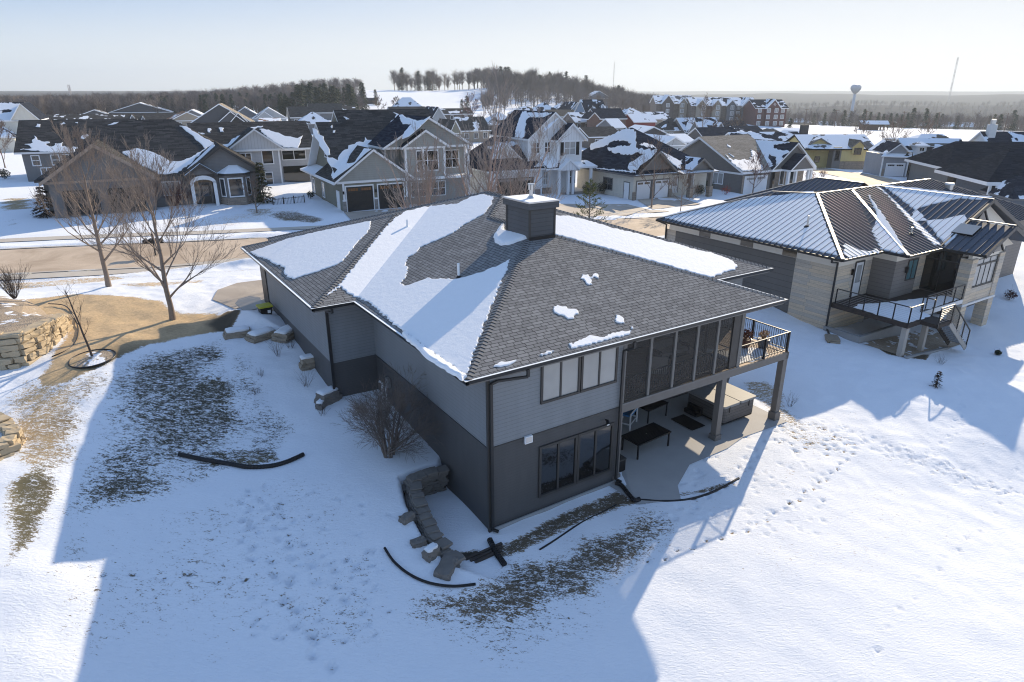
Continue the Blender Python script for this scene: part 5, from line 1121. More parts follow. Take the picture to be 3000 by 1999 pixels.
px=lambda fr,P,p0,n,zf,seed,**k: px_patch(fr,P,p0,n,zf,k.pop('clips',[]),th=k.pop('th',.08),step=k.pop('step',.3),jit=k.pop('jit',.1),seed=seed,**k)
# main front slope (y from 1.6, z 3.3, slope .80)
sl=(9.95-3.3)/(9.9-1.6); zf=lambda x,y: 3.3+sl*(y-1.6)
px(h,[c3(*p) for p in [(390,400),(440,410),(470,470),(530,500),(540,560),(570,610),(600,690),(615,720),(560,730),(500,640),(450,540),(400,450)]],(0,1.6,3.3),(0,-sl,1),zf,61,jit=.16)
px(h,[c3(*p) for p in [(560,750),(640,760),(700,790),(740,710),(820,650),(830,610),(960,560),(1010,570),(1030,505),(1060,540),(1120,545),(1150,510),(1250,440),(1330,340),(1420,240),(1375,205),(1460,235),(1480,240),(1420,380),(1340,560),(1300,620),(1200,700),(1100,760),(900,800),(700,900),(620,860)]],(0,1.6,3.3),(0,-sl,1),zf,62,jit=.12)
for i,pp in enumerate([[(770,260),(800,262),(838,290),(800,294)],[(620,365),(636,366),(636,395),(620,395)],[(640,430),(672,428),(665,452),(640,455)]]): px(h,[c3(*p) for p in pp],(0,1.6,3.3),(0,-sl,1),zf,63+i,step=.15,jit=.07)
s2=(6.35-3.2)/4.375; zg=lambda x,y: 3.2+s2*(x+.95)
px(h,[c3(*p) for p in [(640,1020),(900,830),(1050,690),(1110,650),(1020,645),(900,815),(800,830),(850,720),(900,620),(820,660),(700,800),(650,880),(620,960)]],(-.95,0,3.2),(-s2,0,1),zg,66,clips=[((-.9,0),1,0),((0,-.4),0,1)],jit=.05)
s3=3./5.25; zh=lambda x,y: 6.4+s3*(x-4.6)
px(h,[c3(*p) for p in [(1440,245),(1480,235),(1530,270),(1660,310),(1740,300),(1820,255),(1700,380),(1560,500),(1480,530),(1500,450),(1590,350),(1480,350),(1450,270)]],(4.6,0,6.4),(-s3,0,1),zh,67,jit=.06)
px(h,[c3(*p) for p in [(1230,600),(1440,270),(1350,470),(1300,590),(1400,620)]],(4.6,0,6.4),(-s3,0,1),zh,68,clips=[((4.65,0),1,0)],jit=.05) if False else None
# ---- H1: taupe ranch with the arched entry
B=Frame('taupe_ranch_house','taupe ranch house with brown hip roof and a white arched entry at the left','house',-34.4,71.4,3.4,63); h=B
wbox(h,-13.,7.,0,15.5,-1,3.4,taupe_s); wbox(h,-12.4,-3.5,-1.6,0.1,-1,3.3,taupe_s); wbox(h,2.4,7.,-.6,.1,-1,3.4,taupe_s)
hip(h,-13.6,7.6,-.5,16.2,3.45,-5.5,-.5,7.9,8.6,M['sh_brown'],M['trim_dk'])
gable_y(h,-13.0,-2.9,-2.4,6,3.4,6.85,M['sh_brown'],plain('tan_rake_board',(.36,.28,.22),.7),taupe_s,over=.8,th=.35); gable_y(h,-.6,7.45,-1.1,6,3.4,6.25,M['sh_brown'],M['trim_dk'],taupe_s,th=.34); gable_y(h,-.4,2.8,-1.7,2,3.35,4.5,M['sh_brown3'],M['trim_dk'],taupe_s,th=.3)
mb=MB() # arch
for x in (.0,2.2): mb.box(x-.0,x+.32,-1.35,-.9,0,2.6,M['white'])
for i in range(10):
    a=math.pi*i/10;b=math.pi*(i+1)/10
    def P(t,r,zz): return (1.26-1.0*math.cos(t)*r,-1.35,2.45+.38*math.sin(t)*zz)
    mb.face([P(a,.95,1),P(b,.95,1),P(b,1.27,2.1),P(a,1.27,2.1)],M['white'])
mb.build('entry_arch',h.t); mb=MB(); mb.box(.3,2.25,-.1,-.01,0,2.7,M['glass_d']); mb.build('entry_shade_panel',h.t); door(h.t,'y',-.1,.9,1.9,0,2.3,-1,M['trim_dk'],M['trim_gy'],M['glass'])  # dark slab on the wall stands in for the shade inside the arch
mb=MB(); Bp=[(2.75,-.6),(3.5,-1.5),(5.3,-1.5),(6.1,-.6)]
for a,b in zip(Bp[:-1],Bp[1:]): mb.face([(*a,0.75),(*b,.75),(*b,3.4),(*a,3.4)],taupe_s)
mb.build('bay_wall',h.t); mb=MB()
for a,b in zip(Bp[:-1],Bp[1:]): mb.face([(a[0],a[1]-.04,-1),(b[0],b[1]-.04,-1),(b[0],b[1]-.04,.75),(a[0],a[1]-.04,.75)],stone_t)
mb.box(6.1,7.05,-.66,-.6,-1,.75,stone_t); mb.build('stone_base',h.t)
roof_obj(h,[[(2.6,-.5,3.35),(3.4,-1.85,3.35),(4.1,-.5,4.2)],[(3.4,-1.85,3.35),(5.4,-1.85,3.35),(4.8,-.5,4.2),(4.1,-.5,4.2)],[(5.4,-1.85,3.35),(6.25,-.5,3.35),(4.8,-.5,4.2)]],M['sh_brown3'],M['trim_dk'],.2,'bay_roof')
window(h.t,'y',-1.5,3.75,5.05,.95,2.75,-1,M['white'],M['glass'],1,1,.13)
for (a,b,f) in ((Bp[0],Bp[1],1),(Bp[2],Bp[3],1)):
    mb=MB();g_=MB(); a=Vector((*a,0));b=Vector((*b,0)); d=(b-a); nn=Vector((d.y,-d.x,0)).normalized()
    for (t0,t1,z0,z1,mm,o_,m2) in ((.2,.85,.85,2.85,M['white'],.03,mb),(.32,.73,.98,2.72,M['glass'],.045,g_)):
        p,q=a+d*t0+nn*o_,a+d*t1+nn*o_; m2.face([(p.x,p.y,z0),(q.x,q.y,z0),(q.x,q.y,z1),(p.x,p.y,z1)],mm)
    w_=mb.build('window',h.t); g_.build('pane',w_)
garage_door(h.t,-11.4,-8.4,.1,2.5,-1.6,dark_door,M['glass'],M['trim_gy']); garage_door(h.t,-7.6,-4.4,.1,2.5,-1.6,dark_door,M['glass'],M['trim_gy'])
window(h.t,'y',0,-2.6,-1.0,1.3,2.6,-1,M['offwhite'],M['glass_c'],2,1,.1)
sl=(8.6-3.45)/8.4; zf=lambda x,y: 3.45+sl*(y+.5); nF=(0,-sl,1); p0=(0,-.5,3.45)
px(h,[c2(*p) for p in [(-180,690),(0,640),(80,660),(230,700),(320,740),(400,800),(540,800),(640,760),(760,690),(830,650),(790,600),(690,500),(560,400),(520,370),(600,380),(700,440),(900,560),(940,580),(800,680),(700,780),(500,940),(420,945),(260,955),(180,910),(60,840),(-60,770)]],p0,nF,zf,71,jit=.1,step=.25)
sR=(6.25-3.4)/4.025; zr_=lambda x,y: 3.4+sR*(x+.6)
px(h,[c2(*p) for p in [(560,930),(740,800),(950,610),(930,590),(800,690),(600,850),(450,940)]],(-.6,0,3.4),(-sR,0,1),zr_,72,clips=[((-.55,0),1,0),((0,-1.0),0,1)],jit=.05)
# ---- house behind it at the left
C2=Frame('brown_roof_house','taupe two storey house with long brown roof behind the arched entry house','house',-65.9,91.2,3.4,66); h=C2
wbox(h,.0,13.5,0,13,-1,3.9,taupe_s); gable_x(h,-.7,14,-.6,13.8,3.9,7.75,M['sh_brown'],M['offwhite'],taupe_s); 
for a,b in ((1.05,1.85),(3.3,4.1),(4.5,5.3)): window(h.t,'y',0,a,b,2.15,3.35,-1,M['white'],M['glass'],1,2,.12)
window(h.t,'y',0,1.8,3.0,.7,1.7,-1,M['white'],M['glass'],2,1,.12)
sl=(7.75-3.9)/7.2; zf=lambda x,y:3.9+sl*(y+.6); nF=(0,-sl,1)
for i,pp in enumerate([[(250,655),(400,640),(330,600),(300,590),(400,570),(410,490),(450,540),(540,560),(600,560),(560,600),(640,620),(660,580),(760,570),(750,620),(940,625),(900,680),(600,680),(400,670)],[(970,520),(1000,480),(1060,470),(1075,490),(1010,530)],[(430,380),(450,345),(490,350),(485,385)],[(730,345),(770,325),(790,340),(740,360)],[(1300,360),(1380,330),(1450,320),(1440,340),(1350,358)],[(910,330),(940,325),(945,338)]]): px(h,[c1(*p) for p in pp],(0,-.6,3.9),nF,zf,75+i,jit=.18 if i==0 else .08,step=.25,th=.06)
# ---- pale grey two storey house between
D2=Frame('pale_grey_house','two storey pale grey house with batten gable between the ranch and the green grey house','house',-31.0,90.3,2.8,63); h=D2
wbox(h,-10,0,0,10,-1,5.,grey_l); wbox(h,0,4.5,1.2,10,-1,5.,grey_l); gable_x(h,-10.3,5.,-.3,12.5,5.05,8.25,M['sh_brown'],M['white'],grey_l); gable_y(h,-6.5,.7,-.75,6,5.1,7.65,M['sh_brown'],M['white'],grey_b,rx=-2.8)
window(h.t,'y',0,-4.8,-3.55,3.6,4.55,-1,M['white'],M['glass_d'],2,1,.12); window(h.t,'y',0,-2.1,-.85,3.2,4.8,-1,M['white'],M['glass_d'],1,1,.12); window(h.t,'y',0,-2.0,-1.2,.4,2.0,-1,M['white'],M['glass_d'],1,2,.12); window(h.t,'y',1.2,.6,3.6,3.5,4.6,-1,M['white'],M['glass_d'],2,1,.1)
mb=MB(); mb.box(.5,3.9,1.14,1.2,.1,2.6,M['glass_d']); mb.build('patio_door',h.t); trimline(h,[(0,0,-.5,5.),(4.5,1.2,-.5,5)],M['white'],.2)
sl=(8.25-5.05)/6.4; zf=lambda x,y:5.05+sl*(y+.3); nF=(0,-sl,1)
for i,pp in enumerate([[(1480,410),(1600,415),(1740,470),(1830,500),(1950,520),(2010,490),(1960,640),(1780,630),(1600,520)],[(1040,600),(1110,590),(1170,520),(1270,480),(1360,430),(1380,390),(1530,370),(1530,380),(1440,400),(1350,480),(1200,580),(1070,640)],[(990,395),(1055,395),(1050,440),(1010,440)],[(860,400),(900,400),(895,450),(870,450)],[(740,450),(830,465),(780,475)]]): px(h,[c2(*p) for p in pp],(0,-.3,5.05),nF,zf,82+i,jit=.12,step=.3)
ironfence(gp((628,472))[0],gp((700,466))[0],2.7,'black iron picket fence in the snow left of the green grey house')
# ---- H3: white house with black shutters
E3=Frame('white_house','white two storey house with batten gables, black shutters and a dark garage door','house',3.6,84.2,2.6,62); h=E3
wbox(h,-7.2,-.1,-.3,9,-.5,3.4,whites); wbox(h,-1.6,5.4,.35,9.2,-.5,6.85,whites); wbox(h,1.85,5.3,-.9,.4,2.9,6.6,whites)
hip(h,-7.9,.6,-.9,10,3.45,-4.6,-2.6,4.4,7.0,M['sh_dark'],M['white']); gable_y(h,-6.6,-2.3,.6,4,4.55,6.5,M['sh_dark2'],M['white'],whiteb,over=.3,trim=False)
gable_y(h,-1.95,5.75,-.15,10.5,6.9,10.,M['sh_dark'],M['white'],whiteb); gable_y(h,1.45,6.0,-1.4,4,6.7,8.7,M['sh_dark'],M['white'],whiteb)
roof_obj(h,[[(-.2,-1.7,3.45),(7.4,-1.7,3.45),(5.2,.35,4.9),(-.2,.35,4.9)],[(7.4,-1.7,3.45),(7.4,4,3.45),(5.2,4,4.9),(5.2,.35,4.9)]],M['sh_dark1'],M['white'],.2,'porch_roof'); gable_y(h,1.5,4.3,-2.3,.2,3.4,4.55,M['sh_dark3'],M['white'],whiteb,over=.2,trim=False)
garage_door(h.t,-6.3,-1.2,.05,2.45,-.3,dark_door,M['glass_c'],M['white'])
for a,b in ((-.8,-.1),(.75,1.45)): window(h.t,'y',.35,a,b,5.2,6.4,-1,M['white'],M['glass'],2,2,.12)
def shut(x0,x1,y,z0,z1): mb=MB(); mb.box(x0,x1,y-.05,y-.003,z0,z1,M['black']); mb.build('shutter',h.t)
window(h.t,'y',-.9,2.85,4.4,4.95,6.45,-1,M['white'],M['glass_c'],2,2,.1); shut(2.25,2.7,-.9,4.85,6.55); shut(4.55,5.0,-.9,4.85,6.55)
window(h.t,'y',.35,.6,1.2,1.3,2.8,-1,M['white'],M['glass_c'],2,2,.1); window(h.t,'y',.35,4.1,5.0,1.2,2.9,-1,M['white'],M['glass'],1,2,.1); shut(2.7,3.15,.35,1.2,2.9); shut(5.05-.9+1.0,5.4,.35,1.2,2.9)
for x in (1.85,3.2,3.9,6.6): mb=MB(); mb.box(x-.16,x+.16,-1.55,-1.25,0,3.25,M['white']); mb.build('column',h.t)
mb=MB(); mb.box(-.1,1.7,-.06+.35,.35-.002,-.5,.85,brick_p); mb.box(-1.15,-.1,-.36,-.3,-.5,.85,brick_p); mb.build('brick_base',h.t); mb=MB(); mb.box(1.6,7,-1.7,.3,-.5,.08,M['concrete_g']); mb.build('porch_floor',h.t)
trimline(h,[(-1.6,.33,3.5,6.8),(1.87,-.92,3.4,6.6),(5.28,-.92,3.4,6.6),(-7.2,-.32,0,3.3),(-.1,-.32,0,3.3),(-.05,.33,.8,3.4)],M['white'],.2)
sA=3.1/3.85; zf=lambda x,y:6.9+sA*(x+1.95)
px(h,[c4(*p) for p in [(1190,195),(1230,210),(1510,218),(1420,260),(1230,270),(1205,300),(1180,500),(1060,560),(1080,400),(1130,260),(1150,200)]],(-1.95,0,6.9),(-sA,0,1),zf,91,clips=[((-1.9,0),1,0)],jit=.1)
px(h,[c4(*p) for p in [(1380,480),(1440,380),(1600,270),(1500,380)]],(-1.95,0,6.9),(-sA,0,1),zf,92,jit=.05,step=.2)
sB=(7.-3.45)/5.3; zf=lambda x,y:3.45+sB*(y+.9)
px(h,[c4(*p) for p in [(1330,770),(1400,740),(1480,800),(1500,860),(1300,865),(1360,810)]],(0,-.9,3.45),(0,-sB,1),zf,93,jit=.08); px(h,[c4(*p) for p in [(730,650),(740,620),(980,600),(960,560),(1160,570),(1000,620),(900,640)]],(0,-.9,3.45),(0,-sB,1),zf,94,jit=.1)
snow_patch(h.t,[(-.1,-1.6),(1.5,-1.6),(2.4,-.4),(2.2,.3),(-.1,.3),(.5,-.5)],lambda x,y:3.45+(y+1.7)*.707+.01,th=.08,seed=95)
# ---- H4: cream house with two white garage doors
G4=Frame('cream_house','cream ranch house with snow patched hip roof and two white garage doors','house',14.7,80.8,2.55,61); h=G4
wbox(h,0,6.05,0,12,-.5,2.9,cream); wbox(h,6.05,12.5,.6,12,-.5,2.9,cream)
hip(h,-.6,13.2,-.5,15.5,3.0,4.2,5.4,7.6,7.95,M['sh_dark'],M['trim_gy']); gable_y(h,.25,6.45,-.55,4.4,3.15,5.7,M['sh_dark'],M['trim_gy'],taupe_s,over=.7,th=.3,trim=False)
roof_obj(h,[[(-.2,-.6,2.98),(6.4,-.6,2.98),(6.4,.2,3.25),(-.2,.2,3.25)]],M['sh_dark3'],M['trim_gy'],.12,'pent_roof'); gable_y(h,8.0,11.8,-1.3,3.5,3.25,4.6,M['sh_dark2'],M['trim_gy'],taupe_s,over=.5,th=.25,trim=False); roof_obj(h,[[(6.3,-1.6,2.95),(12.4,-1.6,2.95),(12.4,.8,3.3),(6.3,.8,3.3)]],M['sh_dark3'],M['trim_gy'],.15,'porch_roof')
garage_door(h.t,.5,2.6,0,2.15,0,white_door,M['glass_d'],M['trim_gy']); garage_door(h.t,3.35,5.5,0,2.15,0,white_door,M['glass_d'],M['trim_gy'])
window(h.t,'x',0,4.2,6.0,.75,2.05,-1,M['trim_gy'],M['glass'],2,2,.12); door(h.t,'x',0,.75,1.75,-.1,1.95,-1,M['white'],M['trim_gy']); mb=MB(); mb.box(-.02,0,0,12,-.3,.0,M['trim_gy']); mb.build('skirt_board',h.t)
door(h.t,'y',.6,6.6,7.6,.3,2.5,-1,M['offwhite'],M['trim_gy'],M['glass_c']); window(h.t,'y',.6,9.2,10.2,1.3,2.5,-1,M['white'],M['glass'],1,2,.12)
for x in (8.1,11.4): mb=MB(); mb.box(x-.3,x+.3,-1.5,-.9,-.2,1.05,stone_t); mb.build('stone_base',h.t); mb=MB(); mb.box(x-.2,x+.2,-1.4,-1.,1.05,2.85,M['trim_gy']); mb.build('column',h.t)
mb=MB(); mb.box(-.12,.35,-.12,-.005,-.4,.95,stone_t); mb.box(5.65,6.1,-.12,-.005,-.4,.95,stone_t); mb.build('stone_base',h.t); mb=MB(); mb.box(2.75,3.2,-.12,-.005,0,2.3,M['trim_gy']); mb.build('garage_pier',h.t)
sL=4.95/4.8; zl4=lambda x,y:3.0+sL*(x+.6); nL=(-sL,0,1)
sF=4.95/8.1; zf4=lambda x,y:3.0+sF*(y+.5)
HP=[c5(*p) for p in [(880,440),(770,395),(600,470),(330,590),(330,655),(430,635),(540,605),(560,570),(640,550),(760,560),(825,580),(800,615),(680,615),(540,630),(560,670),(640,700),(800,715),(900,690),(980,715),(1060,680),(1130,670),(880,640)]]
px(h,HP,(-.6,0,3.0),nL,zl4,101,clips=[((-.55,0),1,0),((-.6,-.5),-4.8/8.1*1.0,1) if False else ((-.55,0),1,0)],jit=.12,step=.3)
px(h,[c5(*p) for p in [(330,880),(450,885),(700,915),(880,940),(800,900),(780,880),(800,820),(860,790),(960,720),(1060,680),(1130,680),(1060,760),(930,850),(900,900),(830,900),(860,930)]],(-.6,0,3.),nL,zl4,102,clips=[((-.55,0),1,0)],jit=.08,step=.25)
px(h,[c5(*p) for p in [(1190,680),(1290,730),(1400,790),(1440,780),(1420,890),(1380,880),(1280,790)]],(0,-.5,3.),(0,-sF,1),zf4,103,jit=.12,step=.2,clips=[((0,-.45),0,1)])
px(h,[c5(*p) for p in [(920,590),(980,570),(1080,600),(1130,640),(1000,620)]],(0,-.5,3.),(0,-sF,1),zf4,104,jit=.15,step=.15,th=.04)
# ---- H5: charcoal house with the tan roof
H5=Frame('tan_roof_house','charcoal sided house with a tan shingle roof and white gabled porch','house',30.7,89.3,2.0,60); h=H5
wbox(h,0,5.5,0,7.,-.8,2.85,char); wbox(h,.6,13,3,13.,-.8,2.9,char); wbox(h,7.,13.2,.6,6,-.8,2.9,stone_t); wbox(h,.0,5.,-.02,.3,-.8,2.4,stone_t)
roof_obj(h,[[(-.5,-.5,2.95),(9.4,-.5,2.95),(9.4,8.1,7.0),(-.5,8.1,7.0)],[(-.5,8.1,7.0),(9.4,8.1,7.0),(9.4,15.5,2.95),(-.5,15.5,2.95)]],M['sh_tan'],M['white'],.28)
mb=MB(); mb.face([(0,-.1,2.6),(0,14.5,2.6),(0,14.5,3.2),(0,8.1,6.75),(0,-.1,2.9)],char); mb.build('gable_wall',h.t); mb=MB(); mb.box(-.05,-.005,0,6.9,2.5,2.75,M['white']); mb.build('frieze_board',h.t)
gable_y(h,5.0,14.2,-.6,11,3.0,6.4,M['sh_dark'],M['white'],char,rx=9.6); gable_y(h,7.0,12.3,-2.0,2,2.95,4.95,M['sh_dark'],M['white'],char,over=.3)
window(h.t,'x',0,3.4,5.1,1.0,2.35,-1,M['white'],M['glass_c'],2,1,.12); garage_door(h.t,.5,4.7,-.1,2.2,-.02,white_door,M['glass_c'],M['white'])
for x in (7.3,8.8,11.4,12.0): mb=MB(); mb.box(x-.15,x+.15,-1.6,-1.3,-.1,2.8,M['white']); mb.build('column',h.t)
mb=MB(); mb.box(5.6,7.0,.5,.6,0,2.6,M['glass_d']); mb.build('entry_shade_panel',h.t); window(h.t,'y',.6,8.2,9.0,.7,2.5,-1,M['white'],M['glass'],1,1,.12); window(h.t,'y',.6,9.6,11.,.7,2.5,-1,M['white'],M['glass'],2,1,.12)  # flat dark panel imitates the shade of the porch entry
sl=(7.0-2.95)/8.6; zf=lambda x,y:2.95+sl*(y+.5); nF=(0,-sl,1)
px(h,[c6(*p) for p in [(720,720),(800,780),(900,790),(950,770),(1000,790),(1050,740),(1030,660),(1080,680),(1130,780),(1180,900),(940,920),(820,830)]],(0,-.5,2.95),nF,zf,111,jit=.2,step=.25,clips=[((0,-.45),0,1)])
for i,pp in enumerate([[(740,590),(790,620),(780,632),(750,615)],[(760,700),(830,740),(820,748)]]): px(h,[c6(*p) for p in pp],(0,-.5,2.95),nF,zf,112+i,jit=.06,step=.15)
sQ=3.4/4.6; zq=lambda x,y:3.+sQ*(x-5.); 
px(h,[c6(*p) for p in [(985,525),(1100,540),(1500,570),(1420,580),(1300,600),(1300,630),(1400,665),(1480,670),(1500,690),(1420,720),(1400,750),(1450,780),(1400,860),(1370,890),(1320,870),(1340,830),(1330,740),(1250,710),(1240,760),(1300,850),(1190,895),(1100,720)]],(5,0,3.),(-sQ,0,1),zq,115,clips=[((5.05,0),1,0),((0,-.55),0,1)],jit=.1,step=.25)
# ---- yellow house, grey-blue ranch and dark roofed houses at the right
yellow=lap('siding_yellow',(.50,.42,.20),.2,.8)
Y=Frame('yellow_house','yellow sided two storey house with stone base beyond the metal roof','house',61.6,134.3,.4,88); h=Y
wbox(h,-3.2,3.6,2,10,-1.5,3.9,yellow); wbox(h,3.6,10.,0,10,1.5,3.9,yellow); wbox(h,2.0,3.6,0.,3,-1.5,4.2,taupe_s,'bay_wall'); wbox(h,3.62,9.98,.1,10,-1.5,1.5,stone_t)
gable_x(h,-4,10.6,-.3,11,3.9,6.3,M['sh_grey2'],M['sh_brown'],yellow); gable_y(h,-4,3.3,1.2,9,3.9,5.9,M['sh_grey1'],M['trim_gy'],yellow,trim=False); gable_y(h,5.2,8.0,-.8,4,4.5,5.6,M['sh_olive'],M['trim_gy'],yellow,trim=False)
wbox(h,5.5,7.7,-.4,1,3.,4.5,yellow,'dormer_wall'); window(h.t,'y',-.4,5.95,7.25,2.9,4.0,-1,M['trim_dk'],M['glass_d'],2,1,.1); window(h.t,'y',2,-.6,.3,1.2,2.2,-1,M['trim_dk'],M['glass_d'],1,1,.1); window(h.t,'y',0,2.5,3.2,1.7,3.5,-1,M['trim_dk'],M['glass_d'],1,2,.08); mb=MB(); mb.box(4.6,9.2,-.02,.1,-.6,1.3,stone_t); mb.build('retaining_panel',h.t)
Z7=Frame('greyblue_ranch_house','grey blue ranch with white trim, small dormers and a white garage door at the right','house',64.6,117.9,1.0,97); h=Z7
wbox(h,0,4.2,0,8,-1.5,3.5,greyblue); wbox(h,4.2,9.6,1.4,10,-1.5,3.3,greyblue); wbox(h,9.6,13.5,1.0,10,-1.5,3.2,taupe_s); wbox(h,0,.55,-.05,0,-1.,1.3,stone_t,'stone_base')
gable_y(h,.3,4.5,-.3,8,3.9,5.6,M['sh_dark1'],M['white'],greyblue,trim=False); roof_obj(h,[[(-.6,-.6,3.45),(4.8,-.6,3.3),(4.4,.4,3.95),(.3,.4,4.0)]],M['sh_dark3'],M['white'],.15,'pent_roof'); gable_x(h,4,14.5,.2,10.5,3.3,6.1,M['sh_dark2'],M['white'],greyblue); hip(h,5.2,14.4,3,12,4.9,8.6,12,7,6.75,M['sh_olive2'],M['white'])
gable_y(h,6.6,9.0,-.4,5,3.7,5.0,M['sh_dark1'],M['white'],greyblue,over=.2,trim=False); gable_y(h,6.2,8.6,-.9,4,2.9,4.0,M['sh_dark1'],M['white'],greyblue,over=.2,trim=False); wbox(h,5.4,6.9,.3,3,3.2,5.2,whites,'dormer_wall'); hip(h,5.1,7.2,0,3,5.2,5.9,6.4,1.5,5.75,M['sh_olive2'],M['white'])
window(h.t,'y',.3,5.8,6.5,4.3,4.8,-1,M['white'],M['glass_d'],2,1,.08); garage_door(h.t,.8,3.7,0,2.1,0,white_door,M['glass_d'],M['white']); window(h.t,'y',1.4,7.5,8.5,.6,2.3,-1,M['white'],M['glass_c'],2,1,.12); trimline(h,[(0,-.02,0,3.4),(4.2,-.02,0,3.3),(5.0,.6,-.3,2.9),(6.3,.6,-.3,2.9),(9.5,.98,-.3,3)],M['white'],.22); mb=MB(); mb.box(4.4,6.0,1.34,1.4,0,2.4,M['glass_d']); mb.build('entry_shade_panel',h.t)  # dark panel on the front wall painted to look like a shaded entry
def px_lamp():
    t=thing('street_lamp','black lantern street lamp in front of the grey blue ranch','street lamp',(66.4,112.5,.9)); mb=MB(); mb.cyl(0,0,0,4.6,.09,.06,M['black'],8); mb.build('pole',t); mb=MB(); mb.beam((0,0,4.5),(-.9,0,4.6),.06,.06,M['black']); mb.tube([(-.9,0,4.55),(-.9,0,4.2),(-.9,0,4.0)],[.06,.2,.42],M['black'],10); mb.build('lantern',t)
px_lamp()
t=thing('street_lamp','slim street lamp standing beyond the yellow house','street lamp',(at(2077,395,1)[0]+.0,at(2077,395,1)[1],.2)); mb=MB(); mb.cyl(0,0,0,6.5,.08,.06,M['black'],8); mb.build('pole',t); mb=MB(); mb.tube([(0,0,6.5),(-.4,0,6.6),(-.5,0,6.2)],[.05,.05,.2],M['black'],8); mb.build('lantern',t)
# dark roofed houses at the far right
s8=Frame('dark_roof_house','blue grey house with large dark shingle roof at the right edge','house',62,84.5,.6,98); h=s8
bluegrey=lap('siding_bluegrey',(.135,.155,.185),.2)
wbox(h,1.2,16,1.5,14,-2,3.4,bluegrey); hip(h,-1.6,17,.4,15,3.55,4.,12,7.5,7.2,M['sh_char'],M['white'],th=.45); hip(h,-1,3.6,-4.6,3,2.2,1.,1.6,-1.,4.6,M['sh_dark1'],M['trim_gy']); wbox(h,-.4,3,-4.,1,-2,2.1,bluegrey)
for x in (-.9,.3): mb=MB(); mb.box(x-.14,x+.14,.7,1.0,-.2,3.2,M['white']); mb.build('column',h.t)
s9=Frame('dark_gable_house','house with stepped dark roofs behind the one at the right edge','house',64,99.5,.8,98); h=s9
wbox(h,.8,16,.4,14,-2,3.3,taupe_s); hip(h,.2,17,-.4,15,3.5,3.8,14,7,6.9,M['sh_char'],M['white'],th=.4); wbox(h,.9,1.6,.3,.5,-1,3.2,stone_t,'stone_pier')
s10=Frame('chimney_house','dark roofed house with tall white chimney stack at the far right','house',80.5,112,.5,95); h=s10
wbox(h,0,14,0,12,-2,3.6,whites); gable_x(h,-.6,15,-.6,12.6,3.7,8.0,M['sh_dark1'],M['white'],whites); hip(h,5,15,-.8,9,4.2,8,11,4,8.8,M['sh_dark3'],M['white']); mb=MB(); mb.box(.1,1.2,4.5,5.6,3,9.2,M['offwhite']); mb.box(.3,.9,4.7,5.3,9.2,10.,M['galv']); mb.build('chimney',h.t)
h0=Frame('cream_gable_house','cream two storey house with dark blue roof cut by the left edge','house',-106,145,3.0,63); h=h0
wbox(h,-9,4.8,0,14,-1.5,6.2,cream); gable_y(h,.6,5.9,-.6,13,6.2,9.6,M['sh_dark'],M['white'],cream,rx=3.0); gable_x(h,-9,3,-.2,12.6,6.2,9.7,M['sh_dark2'],M['white'],None); hip(h,-9,1.6,-5,3,3.1,-5,-2.6,0,6.2,M['sh_dark2'],M['white']); wbox(h,-8.6,1.2,-4.5,1,-1.5,3.1,cream); window(h.t,'y',0,2.2,3.6,4.6,5.5,-1,M['white'],M['glass'],3,2,.1)
# driveways and porches opposite
for nm,pp in (('driveway',[(790,489),(945,479),(1010,505),(830,530)]),('driveway',[(1165,470),(1440,470),(1500,485),(1440,497),(1180,505)]),('driveway',[(1462,459),(1545,449),(1610,470),(1500,482)])):
    sheet(nm,gp(*pp),.05,M['drv'],1.)
# ------------------------------------------------------------ trees and shrubs
def bark(name,c,v=.3): return plain(name,c,.9,0,v,7,.3)
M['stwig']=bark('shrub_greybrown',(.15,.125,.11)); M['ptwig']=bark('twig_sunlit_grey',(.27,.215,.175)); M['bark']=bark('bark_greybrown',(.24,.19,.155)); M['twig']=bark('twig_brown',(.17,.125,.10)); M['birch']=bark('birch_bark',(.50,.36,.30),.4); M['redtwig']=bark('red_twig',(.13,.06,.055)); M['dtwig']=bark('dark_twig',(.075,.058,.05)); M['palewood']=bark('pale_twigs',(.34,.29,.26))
def grow(mb,p,d,l,r,lev,rnd,mat,n=4,kids=3,spread=.55,up=.25,seg=3,shr=.68,minr=.003):
    pts=[Vector(p)]; rad=[r]; dd=d.normalized()
    for i in range(seg):
        dd=(dd+Vector((rnd.gauss(0,.10),rnd.gauss(0,.10),rnd.gauss(0,.05)+up*.12))).normalized(); pts.append(pts[-1]+dd*(l/seg)); rad.append(max(minr,r*(1-.62*(i+1)/seg)))
    mb.tube(pts,rad,mat,n if lev>1 else 3,False)
    if lev<=0: return
    for k in range(kids):
        t=rnd.uniform(.3,1.) if k else 1.; idx=min(seg-1,int(t*seg)); f=t*seg-idx; q=pts[idx]+(pts[min(idx+1,seg)]-pts[idx])*f; rr=max(minr,(rad[idx]*(1-f)+rad[min(idx+1,seg)]*f)*.72)
        a=rnd.uniform(0,6.283); o=dd.orthogonal().normalized(); o=Matrix.Rotation(a,3,dd)@o; sp_=spread*rnd.uniform(.6,1.25)*(.35 if k==0 else 1)
        nd=(dd*math.cos(sp_)+o*math.sin(sp_)); nd.z+=up*.35; grow(mb,q,nd,l*shr*rnd.uniform(.75,1.15),rr,lev-1,rnd,mat,max(3,n-1),kids,spread,up,max(2,seg-1) if lev>1 else 2,shr,minr)
